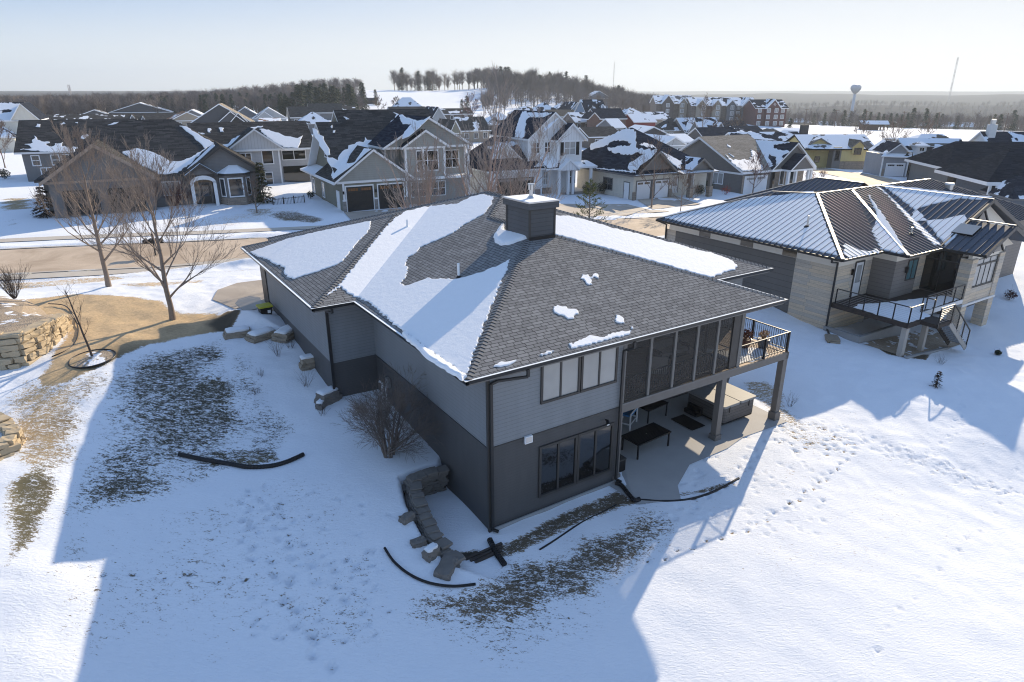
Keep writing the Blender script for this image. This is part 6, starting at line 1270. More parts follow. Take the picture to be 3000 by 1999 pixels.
def bare_tree(name,label,cat,x,y,z,h,r,seed,mat=None,tm=None,levels=4,kids=4,spread=.55,up=.35,clear=.28,limbs=9,lean=(0,0),group=None,stems=1,shr=.66,minr=.0045,limb_l=.42,cone=.45):
    mat=mat or M['twig'];tm=tm or M['bark']; rnd=random.Random(seed); t=thing(name,label,cat,(x,y,z),0,group); T=MB(); Cn=MB()
    for s in range(stems):
        a=rnd.uniform(0,6.28); off=Vector((math.cos(a)*.18*(stems>1),math.sin(a)*.18*(stems>1),-.15)); hh=h*(1 if s==0 else rnd.uniform(.65,.95)); ln=Vector((lean[0],lean[1],0))+(Vector((math.cos(a),math.sin(a),0))*rnd.uniform(.12,.34) if stems>1 else Vector())
        pts=[off];n=8
        for i in range(1,n+1): pts.append(off+Vector((ln.x*hh*(i/n)**1.2+rnd.uniform(-.04,.04)*hh*.12,ln.y*hh*(i/n)**1.2+rnd.uniform(-.04,.04)*hh*.12,hh*i/n)))
        rr=r*(1 if s==0 else .75); rad=[rr*(1.25 if i==0 else 1)*(1-i/n)**.75+.012 for i in range(n+1)]; T.tube(pts,rad,tm,8,False)
        L_=max(3,int(limbs*(1 if s==0 else .7)))
        for k in range(L_):
            f=clear+(1-clear)*(k+.5*rnd.random())/L_; i=min(n-1,int(f*n)); q=pts[i]+(pts[i+1]-pts[i])*(f*n-i); a=k*2.4+rnd.uniform(-.5,.5); el=.55+.55*f
            d=Vector((math.cos(a)*math.cos(el),math.sin(a)*math.cos(el),math.sin(el))); l=hh*limb_l*(1-f*(1-cone)*1.1+.05); grow(Cn,q,d,l,max(.01,rad[i]*.5),levels-1,rnd,mat,4,kids,spread,up,3,shr,minr)
    T.build('trunk',t,smooth=True); Cn.build('crown',t); return t
def gz(px,py): p=hit(px,py); return p.x,p.y,tz0(p.x,p.y)
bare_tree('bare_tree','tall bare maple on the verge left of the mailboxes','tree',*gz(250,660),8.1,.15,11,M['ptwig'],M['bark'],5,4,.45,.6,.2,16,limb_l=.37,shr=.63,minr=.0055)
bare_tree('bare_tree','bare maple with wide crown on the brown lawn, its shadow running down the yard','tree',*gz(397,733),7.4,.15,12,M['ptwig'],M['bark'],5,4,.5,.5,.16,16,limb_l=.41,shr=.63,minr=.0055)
bare_tree('sapling','thin leaning bare sapling standing in the round gravel bed','tree',*gz(213,822),3.5,.045,13,M['dtwig'],M['dtwig'],3,3,.6,.4,.35,9,lean=(-.22,0.1),limb_l=.28,minr=.004)
bare_tree('bare_shrub','large twiggy brown shrub beside the shaded wall of the grey house','shrub',*gz(893,1046),2.7,.05,14,M['stwig'],M['stwig'],4,4,.6,.05,.12,9,stems=13,limb_l=.62,shr=.62,minr=.004)
sh=bpy.data.objects[-1] if False else None
birch_g='multi stemmed birches in the front yard behind the roof'
bare_tree('birch_tree','tallest multi stemmed pinkish birch behind the chimney','tree',-2.6,53,2.9,11.4,.14,21,M['palewood'],M['birch'],4,3,.42,.55,.18,16,stems=5,limb_l=.27,minr=.010,group=birch_g)
bare_tree('birch_tree','lower multi stemmed birch left of the tallest one behind the snowy roof','tree',-7.2,51.5,2.9,8.2,.09,22,M['palewood'],M['birch'],4,3,.42,.55,.12,14,stems=8,limb_l=.32,minr=.010,group=birch_g)
bare_tree('birch_tree','slim birch stems between the chimney and the dark garage door','tree',.3,54,2.9,9.0,.08,23,M['palewood'],M['birch'],4,4,.5,.5,.15,10,stems=4,limb_l=.34,minr=.009,group=birch_g)
for (px,py,h_,r,sd,lab) in ((1497,478,6.2,.09,31,'bare street tree before the white garage doors of the cream house'),(1563,492,4.2,.04,32,'thin staked sapling right of the street tree'),(590,488,3.0,.07,33,'small dark bare tree at the right end of the arched entry house'),
    (12,386,6,.09,34,'small bare tree cut by the left edge in front of the cream gable house'),(1729,447,4.4,.09,35,'purple tinged bare crabapple in front of the tan roof house'),(2046,372,7.5,.1,36,'tall bare tree right of the yellow house'),(2120,330,6,.08,37,'bare bush on the field edge above the ranch roof'),
    (1975,330,5.5,.08,38,'bare tree behind the yellow house roof'),(2195,412,3.5,.06,39,'pale bare shrub beside the grey blue ranch'),(1083,300,9,.12,40,'reddish bare tree among roofs in the centre'),(870,262,6.5,.09,41,'bare tree in the snow above the green grey house'),(912,262,6.5,.09,42,'bare tree right of another in the snow above the green grey house'),
    (1610,330,10,.14,43,'big bare tree in front of the apartments'),(1690,318,6,.1,44,'bare tree among the dark roofs right of the big one')):
    x,y,z=gz(px,py); far=math.hypot(x,y); bare_tree('bare_tree',lab,'tree',x,y,z,h_,r,sd,M['redtwig'] if sd in (35,40) else M['twig'],M['bark'],4,4,.55,.4,.2,9,minr=max(.005,far*.00011),limb_l=.42)
def shrub(px,py,h_,n,sp,mat,lab,seed,name='shrub',lev=1,r=.012,z=None,leaf=None,leafn=0,ls=.1):
    x,y,z0=gz(px,py); z0=z if z is not None else z0; rnd=random.Random(seed); t=thing(name,lab,'shrub',(x,y,z0)); mb=MB()
    for i in range(n):
        a=rnd.uniform(0,6.28); s=sp*rnd.random(); d=Vector((math.cos(a)*s,math.sin(a)*s,1)); grow(mb,Vector((math.cos(a)*.08,math.sin(a)*.08,-.05)),d,h_*rnd.uniform(.6,1),r,lev,rnd,mat,3,3,.4,.3,3,.6,r*.35)
    mb.build('stems',t)
    if leaf: m2=MB(); leaves(m2,(0,0,h_*.5),h_*.55,leafn,ls,leaf,seed,.8); m2.build('foliage',t)
    return t
shrub(44,722,1.2,60,.7,M['dtwig'],'brown leafless shrub on the raised gravel bed',51,z=3.95,lev=2,r=.012); 
for i,(px,py,h_,lab) in enumerate(((640,818,.9,'small leafless twigs in the snow beside the garden mound'),(705,888,.75,'small dark twigs between boulders by the garage wall'),(668,800,.4,'tuft of dead stems under the mound ledge'),(600,865,.35,'tuft of dry stalks in the snow left of the boulders'),(590,905,.3,'lowest tuft of dry stalks on the snowy bank'),(740,955,.4,'dry stalks near the corner downspout'),(1815,932,.6,'bare reddish twigs beside the right deck post'),(2160,838,.5,'dry twigs behind the little evergreen'))):
    shrub(px,py,h_,14,.6,M['dtwig'],lab,60+i,lev=1,r=.007)
for i,(px,py,h_,lab) in enumerate(((262,486,2.2,'red twigged bush at the left garage door of the arched entry house'),(335,482,2.0,'red twigged bush between the garage doors of the arched entry house'),(405,474,1.8,'red twigged bush left of the white entry arch'),(432,470,1.2,'low red bush beside the white entry arch'))):
    shrub(px,py,h_,70,.9,M['redtwig'],lab,70+i,lev=2,r=.022)
orange=plain('orange_dry_leaves',(.38,.15,.05),.9,0,.3); dkgreen=plain('evergreen_leaves_dark',(.02,.03,.015),.8,0,.4); midgreen=plain('pine_needles_olive',(.13,.14,.04),.8,0,.35); sprg=plain('spruce_needles',(.035,.055,.035),.85,0,.4); sprr=plain('winter_spruce_bronze',(.035,.025,.02),.9,0,.4)
redl=plain('red_leaves',(.42,.06,.03),.8,0,.3)
shrub(1860,415,1.6,20,.8,M['twig'],'orange brown shrub at the right end of the tan roof house',80,leaf=orange,leafn=500,ls=.16); shrub(1890,408,1.3,20,.8,M['redtwig'],'purple brown shrub right of the orange one',81,leaf=plain('purple_leaves',(.14,.06,.07),.9,0,.3),leafn=300,ls=.14)
shrub(1667,448,1.3,8,.5,M['redtwig'],'bright red little shrub in front of the tan roof house',82,leaf=redl,leafn=240,ls=.12)
for i,(px,py,h_,lab) in enumerate(((1587,446,1.3,'clipped dark evergreen bush left of three by the cream house porch'),(1606,448,1.4,'clipped dark evergreen bush in the middle of three by the porch'),(1626,440,1.7,'dark evergreen bush right of three beside the charcoal house'),(1352,448,1.6,'dark evergreen bush left of the white porch steps'),(1385,446,1.7,'dark evergreen bush right of the white porch steps'),(12,412,1.5,'rounded dark green bush at the left edge'),(715,456,.9,'dark low bush at the side wall of the green grey house'),(2006,372,2.6,'dark snow dusted bush right of the yellow house'),(2150,430,1.2,'dark bush in front of the ranch entry'),(2120,426,1.2,'snow dusted bush before the ranch garage'),(2292,816,.35,'dark low bush in the snow at the right edge'),(2318,690,.9,'maroon bush beside the stone piers of the modern house'))):
    shrub(px,py,h_,4,.6,M['dtwig'],lab,90+i,leaf=(plain('maroon_leaves',(.05,.015,.018),.9,0,.3) if 'maroon' in lab else dkgreen),leafn=900 if h_>1 else 300,ls=.14)
def conifer(x,y,z,h,w,seed,mat,lab,n=900,name='spruce_tree',group=None,size=.14,gap=.0):
    rnd=random.Random(seed); t=thing(name,lab,'conifer',(x,y,z),0,group); mb=MB(); mb.tube([(0,0,-.1),(0,0,h*.97)],[h*.016+.03,.01],M['bark'],5,False); mb.build('trunk',t); mb=MB(); rows=max(9,int(h*2.6))
    for k in range(rows):
        f=(k+.5)/rows; zz=h*(.06+.92*f); rad=w*(1-f)**.85*rnd.uniform(.85,1.1)+.05; nb=max(5,int(9*(1-f)+4))
        for b_ in range(nb):
            a=rnd.uniform(0,6.28); rr=rad*rnd.uniform(.75,1.15); m=max(2,int(n/rows/nb))
            for j in range(m):
                s=(j+rnd.random())/m; p=Vector((math.cos(a)*rr*s,math.sin(a)*rr*s,zz-rr*.28*s+rnd.uniform(-.03,.03)*h*.3)); a2=a+rnd.gauss(0,.6); L_=size*rnd.uniform(.7,1.4)*(1.1-.3*s)
                q=p+Vector((math.cos(a2)*L_,math.sin(a2)*L_,-L_*.3+rnd.gauss(0,.3)*L_)); sd_=Vector((-math.sin(a2),math.cos(a2),rnd.gauss(0,.4)))*L_*.32
                mb.face([p-sd_*.5,p+sd_*.5,q+sd_*.25,q-sd_*.25],mat)
    mb.build('crown',t); return t
x,y,z=gz(607,468); conifer(x,y,z,4.6,1.15,101,plain('arborvitae',(.05,.055,.02),.8,0,.3),'narrow green spruce at the right end of the arched entry house',1500,size=.3)
x,y,z=gz(107,497); conifer(x,y,z,3.0,1.3,102,sprr,'squat bronze spruce on the lawn at the left',1600,size=.28)
x,y,z=gz(2151,888); conifer(x,y,z,.95,.26,103,sprr,'knee high dwarf evergreen alone in the snowy yard',500,size=.09)
# sparse young pine behind the roof
def pine(x,y,z,h,w,seed,lab):
    rnd=random.Random(seed); t=thing('pine_tree',lab,'pine',(x,y,z)); T=MB();Cn=MB(); T.tube([(0,0,-.1),(.05,0,h*.5),(0,0,h)],[.09,.06,.015],M['bark'],6,False)
    for k in range(46):
        f=.1+.9*k/46; a=k*2.4; l=w*(1.15-f)*rnd.uniform(.7,1.15); p=Vector((0,0,h*f)); q=p+Vector((math.cos(a)*l,math.sin(a)*l,l*.45)); T.tube([p,(p+q)/2-Vector((0,0,.05)),q],[.025,.018,.008],M['bark'],4,False)
        for j in range(26):
            s=rnd.uniform(.35,1.08); c=p+(q-p)*s+Vector((rnd.gauss(0,.07),rnd.gauss(0,.07),rnd.gauss(0,.05))); d=((q-p).normalized()+Vector((rnd.gauss(0,.5),rnd.gauss(0,.5),rnd.uniform(.1,.9)))).normalized(); e=d.orthogonal().normalized()*.03; L_=rnd.uniform(.16,.30); Cn.face([c-e,c+e,c+d*L_],midgreen)
    T.build('trunk',t); Cn.build('crown',t)
pine(6.2,53,2.9,5.4,1.75,5,'young open branched pine showing above the roof right of the chimney')
# ------------------------------------------------------------ far houses
wallm={'grey':lap('far_siding_grey',(.17,.17,.175),.3),'dark':lap('far_siding_dark',(.075,.075,.08),.3),'pale':lap('far_siding_pale',(.42,.43,.44),.3),'white':whites,'tan':lap('far_siding_tan',(.33,.28,.22),.3),'blue':lap('far_siding_blue',(.16,.23,.32),.3),'brick':masonry('far_brick',(.16,.085,.065),(.12,.07,.055),(.2,.17,.15),.4,.15),'red':plain('far_red_siding',(.20,.045,.045),.7),'brown':lap('far_siding_brown',(.13,.105,.09),.3),'olive':olive}
FARN=[0]
def far_house(kind,xl,xr,ye,yr,wall,roof,label,h=3.0,depth=11,az=70,trim='white',win=2,nest=()):
    """eave line from xl to xr at row ye, ridge at row yr; front wall faces the survey point"""
    xm=(xl+xr)/2; p=hit(xm,ye,h); D=p.length if False else math.hypot(p.x,p.y); ze_=p.z
    azr=math.radians(az); X=Vector((math.sin(azr),math.cos(azr))); bear=math.atan2(p.x,p.y)
    fore=abs(math.sin(azr-bear)) ; wd=(xr-xl)*K/2055*D/max(.4,fore); zg_=ze_-h
    FARN[0]+=1; fr=Frame('house',label,'house',p.x,p.y,zg_,az)
    r=ray(xm,yr); n2=Vector((-X.y,X.x)) ; t=lambda d:((p.x*n2.x+p.y*n2.y)+d)/(r.x*n2.x+r.y*n2.y)
    x0,x1=-wd/2,wd/2; T=M['white'] if trim=='white' else M['trim_dk']; W_=wallm[wall]; R_=M[roof]
    if kind=='g': zr=H+r.z*t(0)-zg_; wbox(fr,x0+.4,x1-.4,.4,depth,-2,h,W_); gable_y(fr,x0,x1,0,depth+.4,h,zr,R_,T,W_,over=.4,back=True,th=.28)
    elif kind=='r': zr=H+r.z*t(depth/2)-zg_; wbox(fr,x0+.4,x1-.4,.4,depth-.4,-2,h,W_); gable_x(fr,x0,x1,0,depth,h,zr,R_,T,W_,th=.28)
    else: zr=H+r.z*t(depth/2)-zg_; wbox(fr,x0+.4,x1-.4,.4,depth-.4,-2,h,W_); k=min(wd/2-.3,depth/2); hip(fr,x0,x1,0,depth,h,x0+k,x1-k,depth/2,zr,R_,T)
    for (a,b,yp) in nest:
        rr=ray((a+b)/2,yp); a_=(a-xm)*K/2055*D/fore; b_=(b-xm)*K/2055*D/fore; zz=H+rr.z*t(-1)-zg_; gable_y(fr,a_,b_,-1,depth/2,h,max(zz,h+.5),R_,T,W_,over=.3,th=.26,trim=False); wbox(fr,a_+.4,b_-.4,-.6,1,-2,h,W_)
    for i in range(win):
        c=x0+wd*(i+.6)/(win+.2); mb=MB(); y_=.4 if not nest else -.6
        mb.box(c-.65,c+.65,.35,.39,h-2.1,h-.6,M['white']); mb.box(c-.52,c-.04,.30,.35,h-1.98,h-.72,M['glass']); mb.box(c+.04,c+.52,.30,.35,h-1.98,h-.72,M['glass']); mb.build('window',fr.t)
    return fr
FH=far_house
FH('g',196,240,262,252,'dark','sh_grey1','small grey gabled house at the left before the woods',az=62); FH('g',265,383,258,236,'dark','sh_brown2','dark gabled house with snow edged roof before the left woods',az=66)
FH('r',133,300,276,262,'grey','sh_brown1','long brown roof just behind the arched entry house',az=66,win=3); FH('r',300,400,276,260,'grey','sh_brown','brown roof with two tiny white gables behind the arched entry house',az=66,nest=((308,322,263),(330,338,266)))
FH('g',395,470,277,257,'tan','sh_orange1','house with orange tan roof and one snowy slope',az=58); FH('g',417,467,267,252,'grey','sh_grey2','small grey house with shallow snowy roof behind the orange tan one',az=70)
FH('g',445,573,283,238.5,'dark','sh_tan','big dark grey gabled house with nested white trimmed gables',az=72,h=3.5,nest=((500,560,256),(525,565,260)),win=0)
FH('g',530,600,271,246,'grey','sh_dark2','grey gabled house behind the big nested gables',az=70); FH('g',583,657,272,247,'pale','sh_dark2','light grey gabled house with a chimney before the snowy hill',az=70,nest=((590,630,256),)); FH('r',595,640,283,271,'tan','sh_orange2','low orange roof with snow in front of the light grey gables',az=75)
FH('r',668,716,270,245,'grey','sh_brown','steep dark brown roof before the snowy field',az=66); FH('r',712,787,259,238,'grey','sh_brown','long dark brown roof below the conifer grove',az=72); FH('h',684,762,284,257,'grey','sh_brown2','brown roof flecked with snow left of the green grey house ridge',az=70); FH('r',785,818,256,243,'pale','sh_brown1','small brown roof end right of the long one',az=74)
FH('h',905,976,250,224,'brown','sh_brown2','brown peaked roof house on the snowy slope',az=70); FH('r',898,985,262,245,'brown','sh_brown','flat dark ridge roof above the green grey house',az=70)
FH('g',985,1034,284,246,'pale','sh_dark1','pale gabled house right of the green grey house',az=66,h=4); FH('g',1034,1062,306,276,'olive','sh_brown','narrow gabled house just right of the green grey house',az=64,h=3.2)
FH('r',1060,1130,300,268,'tan','sh_brown1','tan walled house with brown roof behind the birches',az=66,win=3); FH('h',1120,1200,286,258,'brown','sh_brown2','brown hipped roof with snow strips behind the tallest birch',az=68); FH('r',1020,1090,262,249,'brown','sh_brown1','low brown roofs before the wooded hill',az=72); FH('h',1180,1250,262,244,'dark','sh_brown2','dark hipped roof below the wooded hill',az=75); FH('h',1225,1290,258,236,'dark','sh_dark2','dark roof with snow patches below the wooded hill',az=75); FH('r',1195,1262,272,258,'white','sh_dark3','small snow covered roof behind the white house',az=68)
FH('r',1262,1330,268,252,'tan','sh_olive','tan low roofed house right of the small snow covered one',az=74); FH('h',1280,1310,252,238,'grey','sh_grey2','grey hipped roof under the hill wood',az=74)
FH('g',1306,1348,258,235,'blue','sh_dark1','blue grey gabled house with white trim',az=68,h=4); FH('g',1348,1406,226,209,'blue','sh_grey3','wide gabled blue house under the wooded hill',az=80,h=6,win=4); FH('r',1346,1398,260,229,'blue','sh_dark1','bright blue sided house with dark roof',az=72,h=5,nest=((1352,1366,242),(1374,1392,240)))
FH('r',1372,1442,273,249,'brick','sh_dark','brick house with black roof and grey front gable',az=72,h=4.5,nest=((1350,1378,258),)); FH('h',1440,1480,262,247,'tan','sh_olive2','tan hipped roof house left of the apartments',az=74); FH('r',1410,1440,293,272,'grey','sh_dark3','snow roofed house with brick chimney among the dark roofs',az=68)
FH('r',1457,1510,280,261,'red','sh_dark3','red sided house with deep snow on its roof',az=74,h=3.6,win=0); FH('r',1492,1541,273,257,'tan','sh_dark2','tan sided house behind the red one',az=74); FH('r',1322,1360,280,258,'brown','sh_brown2','brown roof with one snowy slope left of the brick house',az=66)
FH('r',1353,1432,314,291,'brown','sh_brown','brown roof with metal chimney box behind the cream house',az=70); FH('g',1456,1548,314,291,'dark','sh_grey3','dark gabled house with snow covered right slope',az=74,win=0); FH('g',1521,1582,334,314,'pale','sh_dark3','dark little gable with white trim beside the tan roof house',az=66); FH('r',1560,1600,326,307,'dark','sh_dark3','snow covered low roof left of the tan roof house',az=74)
FH('h',1530,1585,300,271,'tan','sh_brown1','brown hipped roof house in front of the apartments',az=76); FH('r',1577,1662,302,270,'grey','sh_dark2','grey house with two tall white trimmed gables',az=72,nest=((1580,1604,276),(1638,1662,282))); FH('r',1658,1722,295,277,'dark','sh_dark','black roofed house right of the white trimmed gables',az=78,win=0); FH('r',1623,1705,320,292,'dark','sh_dark','long black roof behind the tan roof house',az=76,win=0); FH('r',1700,1758,308,289,'dark','sh_dark1','black roof right of the long one',az=80,win=0)
FH('r',1706,1852,337,303,'grey','sh_dark2','big house with snow covered roof and tall dark chimney behind the tan roof house',az=80,win=0); FH('h',1752,1800,304,294,'grey','sh_brown1','low brown roof before the snowy sports field',az=82,win=0); FH('r',1800,1852,305,294,'grey','sh_grey3','low snow covered roof before the sports field',az=82,win=0); FH('g',1826,1868,318,303,'pale','sh_grey3','small snow roofed house left of the yellow one',az=84)
FH('r',2086,2130,325,316,'pale','sh_grey3','pale low roof behind the grey blue ranch',az=88,win=0)
# tall dark chimney
mb=MB(); p=hit(1842,335,3); mb.box(-.8,.8,-.6,.6,-3,4.6,plain('far_chimney',(.05,.05,.055),.8)); o=mb.build('chimney_stack'); o.location=(p.x,p.y,p.z); tag(o,'tall dark boxed chimney at the end of the big snow covered roof','chimney')
# ------------------------------------------------------------ apartment blocks
def apartments(name,lab,xl,xr,yb,D,zb,az,wall,roof,hh,gables,red=None,depth=16,rh=3.2):
    r0=ray(xl,yb); p=Vector((0,0,0))+Vector((r0.x,r0.y,0))*(D/math.hypot(r0.x,r0.y)); r1=ray(xr,yb); X=Vector((math.sin(math.radians(az)),math.cos(math.radians(az)),0))
    # width along X so that the far end stands on the sight line of xr
    det=r1.x*X.y-r1.y*X.x; w_=(p.x*r1.y-p.y*r1.x)/det if abs(det)>1e-6 else 60; w_=abs(w_); fr=Frame('apartment_building',lab,'apartments',p.x,p.y,zb,az); fs=hh/3
    wbox(fr,0,w_,0,depth,-3,hh,wall); gable_x(fr,-.6,w_+.6,-.6,depth+.6,hh,hh+rh,roof,M['white'],wall)
    for (f0,f1,zt,m,rm) in gables: a,b=w_*f0,w_*f1; wbox(fr,a+.3,b-.3,-1.4,.2,-3,hh,m); gable_y(fr,a,b,-1.9,depth/2,hh,hh+zt,rm,M['white'],m,over=.5,th=.4,trim=False)
    nW=int(w_/3.1)
    for f in range(3):
        for i in range(nW):
            x=w_*(i+.5)/nW; yy=-1.4 if any(w_*g[0]<x-.9 and x+.9<w_*g[1] for g in gables) else 0
            if any(abs(x-w_*e)<.9 for g in gables for e in g[:2]): continue
            if yy==0 and i%3==1:
                mb=MB(); mb.box(x-1.4,x+1.4,-1.3,-.02,f*fs+.15,f*fs+.35,M['offwhite'])
                for k in range(9): mb.box(x-1.4+k*.35-.03,x-1.4+k*.35+.03,-1.3,-1.25,f*fs+.35,f*fs+1.25,M['white'])
                mb.box(x-1.4,x+1.4,-1.32,-1.24,f*fs+1.22,f*fs+1.32,M['white']); mb.box(x-1.1,x+1.1,-.06,-.01,f*fs+.3,f*fs+2.3,M['glass_d']); mb.build('balcony',fr.t)
            else:
                mb=MB(); mb.box(x-.75,x+.75,yy-.08,yy-.005,f*fs+.75,f*fs+2.4,M['white']); mb.box(x-.62,x-.05,yy-.13,yy-.08,f*fs+.87,f*fs+2.28,M['glass_c']); mb.box(x+.05,x+.62,yy-.13,yy-.08,f*fs+.87,f*fs+2.28,M['glass_c']); mb.build('window',fr.t)
    return fr,w_
bs_=masonry('apartment_stone',(.15,.12,.10),(.20,.165,.14),(.1,.09,.08),.8,.3); br_=masonry('apartment_red_brick',(.14,.06,.055),(.11,.055,.05),(.2,.16,.14),.8,.3)
apartments('a','left apartment block with brown gables and snowy roof',1507,1590,262,318,2.6,92,bs_,M['sh_grey2'],7.2,[(.12,.48,3.6,wallm['brown'],M['sh_grey3']),(.6,.85,2.4,wallm['tan'],M['sh_grey2'])])
apartments('b','long middle apartment block with many small snowy gables',1588,1735,272,312,1.8,90,bs_,M['sh_dark2'],7.3,[(.05,.22,2.6,wallm['tan'],M['sh_grey3']),(.3,.45,2.6,wallm['tan'],M['sh_grey3']),(.52,.68,2.4,wallm['grey'],M['sh_dark3']),(.76,.96,3.2,wallm['grey'],M['sh_dark2'])])
fr,w_=apartments('c','red brick end block of the apartments with a star under its gable',1733,1803,288,302,.9,90,br_,M['sh_dark1'],7.5,[(.28,.78,3.5,br_,M['sh_dark2'])])
mb=MB(); 
for k in range(6): a=k*math.pi/3; mb.beam((w_*.53,-1.95+.0,8.9),(w_*.53+.7*math.cos(a),-1.95,8.9+.7*math.sin(a)),.15,.05,M['white'])
mb.build('star_ornament',fr.t)
# ------------------------------------------------------------ distant trees
def far_bare(seed,h,n=60,r=.07):
    rnd=random.Random(seed); mb=MB(); mb.tube([(0,0,-1),(0,0,h*.5),(0,0,h*.8)],[r*2.6,r*1.8,r*.8],M['bark'],4,False)
    for i in range(n):
        f=rnd.uniform(.25,.8); a=rnd.uniform(0,6.28); p=Vector((0,0,h*f)); l=h*rnd.uniform(.18,.42)*(1.15-f*.5); el=rnd.uniform(.5,1.3); d=Vector((math.cos(a)*math.cos(el),math.sin(a)*math.cos(el),math.sin(el))); q=p+d*l
        e=d.orthogonal().normalized()*r; mb.face([p-e,p+e,q+e*.3,q-e*.3],M['ftwig'])
        for k in range(3): b=rnd.uniform(.4,1.); s=p+(q-p)*b; d2=(d+Vector((rnd.gauss(0,.6),rnd.gauss(0,.6),rnd.gauss(0,.4)))).normalized(); e2=d2.orthogonal().normalized()*r*.6; mb.face([s-e2,s+e2,s+d2*l*.55],M['ftwig'])
    return mb
M['ftwig']=plain('far_twigs',(.16,.135,.125),.95,0,.25,.2)
gH='bare trees of the wood on the hill'; labH='bare leafless tree standing in the wood along the hill crest'
protos=[]
for i in range(7):
    mb=far_bare(300+i,14,120,.125); me_o=mb.build('crown'); protos.append(me_o.data); COL.objects.unlink(me_o); bpy.data.objects.remove(me_o)
def place(me,nm,lab,cat,x,y,z,s,grp,rz):
    o=bpy.data.objects.new(nm,me); COL.objects.link(o); o.location=(x,y,z); o.scale=(s,s,s); o.rotation_euler=(0,0,rz); tag(o,lab,cat,grp); return o
rnd=random.Random(77)
for i in range(230):
    px=rnd.uniform(900,1545); D=rnd.uniform(470,600) ; 
    if 1000<px<1110 and rnd.random()<.25: continue
    az_=math.atan((px-1176)*K/2055); x,y=D*math.sin(az_),D*math.cos(az_); sc_=rnd.uniform(.75,1.1)*(1 if px<1350 else .9)
    if px<1110 and D<525: continue
    place(rnd.choice(protos),'bare_tree',labH,'tree',x,y,tz0(x,y),sc_,gH,rnd.uniform(0,6))
cproto=[]
for i in range(5):
    t=conifer(0,0,0,12,3.1,400+i,sprg,'x',700,size=1.0); me=[c for c in t.children if c.name.startswith('crown')][0].data; cproto.append(me)
    for c in list(t.children): bpy.data.objects.remove(c)
    bpy.data.objects.remove(t)
gC='conifers of the grove at the left of the hill'; labC='dark green conifer in the grove left of the snowy slope'
for i in range(70):
    px=rnd.uniform(635,838); D=rnd.uniform(325,400); az_=math.atan((px-1176)*K/2055); x,y=D*math.sin(az_),D*math.cos(az_)
    place(rnd.choice(cproto),'conifer',labC,'conifer',x,y,tz0(x,y)-.5,rnd.uniform(.8,1.15)*(1.1 if px>680 else .8),gC,rnd.uniform(0,6))
gK='scattered dark conifers among the left woods'; 
for i in range(46):
    px=rnd.uniform(330,650); D=rnd.uniform(345,420); az_=math.atan((px-1176)*K/2055); x,y=D*math.sin(az_),D*math.cos(az_)
    place(rnd.choice(cproto),'conifer','dark conifer rising among the bare left woods','conifer',x,y,tz0(x,y),rnd.uniform(.55,.85),gK,rnd.uniform(0,6))
for i,px in enumerate((925,962,985,995,1150,1160,1168,1240,1262,1300,1322,1345,1420)):
    D=545+rnd.uniform(-20,20); az_=math.atan((px-1176)*K/2055); x,y=D*math.sin(az_),D*math.cos(az_); place(rnd.choice(cproto),'conifer','dark conifer among the bare trees on the hill crest','conifer',x,y,tz0(x,y),rnd.uniform(1.0,1.5),'conifers on the hill crest',rnd.uniform(0,6))
for i,(px,D,s,lab) in enumerate(((862,420,.75,'lone round conifer on the snowy slope beside a small cabin'),(1072,330,.75,'dark conifer in the middle of the snow slope'),(1060,340,.6,'smaller dark conifer left of the one in the middle of the snow slope'),(1340,300,.5,'conifer between the blue houses'),(1826,240,.55,'little spruce alone beside the path to the sports field'))):
    az_=math.atan((px-1176)*K/2055); x,y=D*math.sin(az_),D*math.cos(az_); place(cproto[i],'conifer',lab,'conifer',x,y,tz0(x,y),s,None,i)
gR='spruces behind the sports field'
for px in (1905,1925,1985,1996,2010,2030,2042,2058,2072,2085,2098,2110,2140,2165,2178,2215,2290,2300,2315,2345,2351,1880,1950,1965):
    D=rnd.uniform(425,470); az_=math.atan((px-1176)*K/2055); x,y=D*math.sin(az_),D*math.cos(az_); place(rnd.choice(cproto),'conifer','dark spruce in the row behind the snowy sports field','conifer',x,y,tz0(x,y)-.3,rnd.uniform(.6,.95),gR,rnd.uniform(0,6))
for i in range(46):
    px=rnd.choice((rnd.uniform(1100,1160),rnd.uniform(1430,1560),rnd.uniform(1540,1620)))
    D=rnd.uniform(330,430); az_=math.atan((px-1176)*K/2055); x,y=D*math.sin(az_),D*math.cos(az_); place(rnd.choice(protos),'bare_tree','bare tree on the lower slope between the hill wood and the roofs','tree',x,y,tz0(x,y),rnd.uniform(.4,.7),'bare trees on the lower slope',rnd.uniform(0,6))
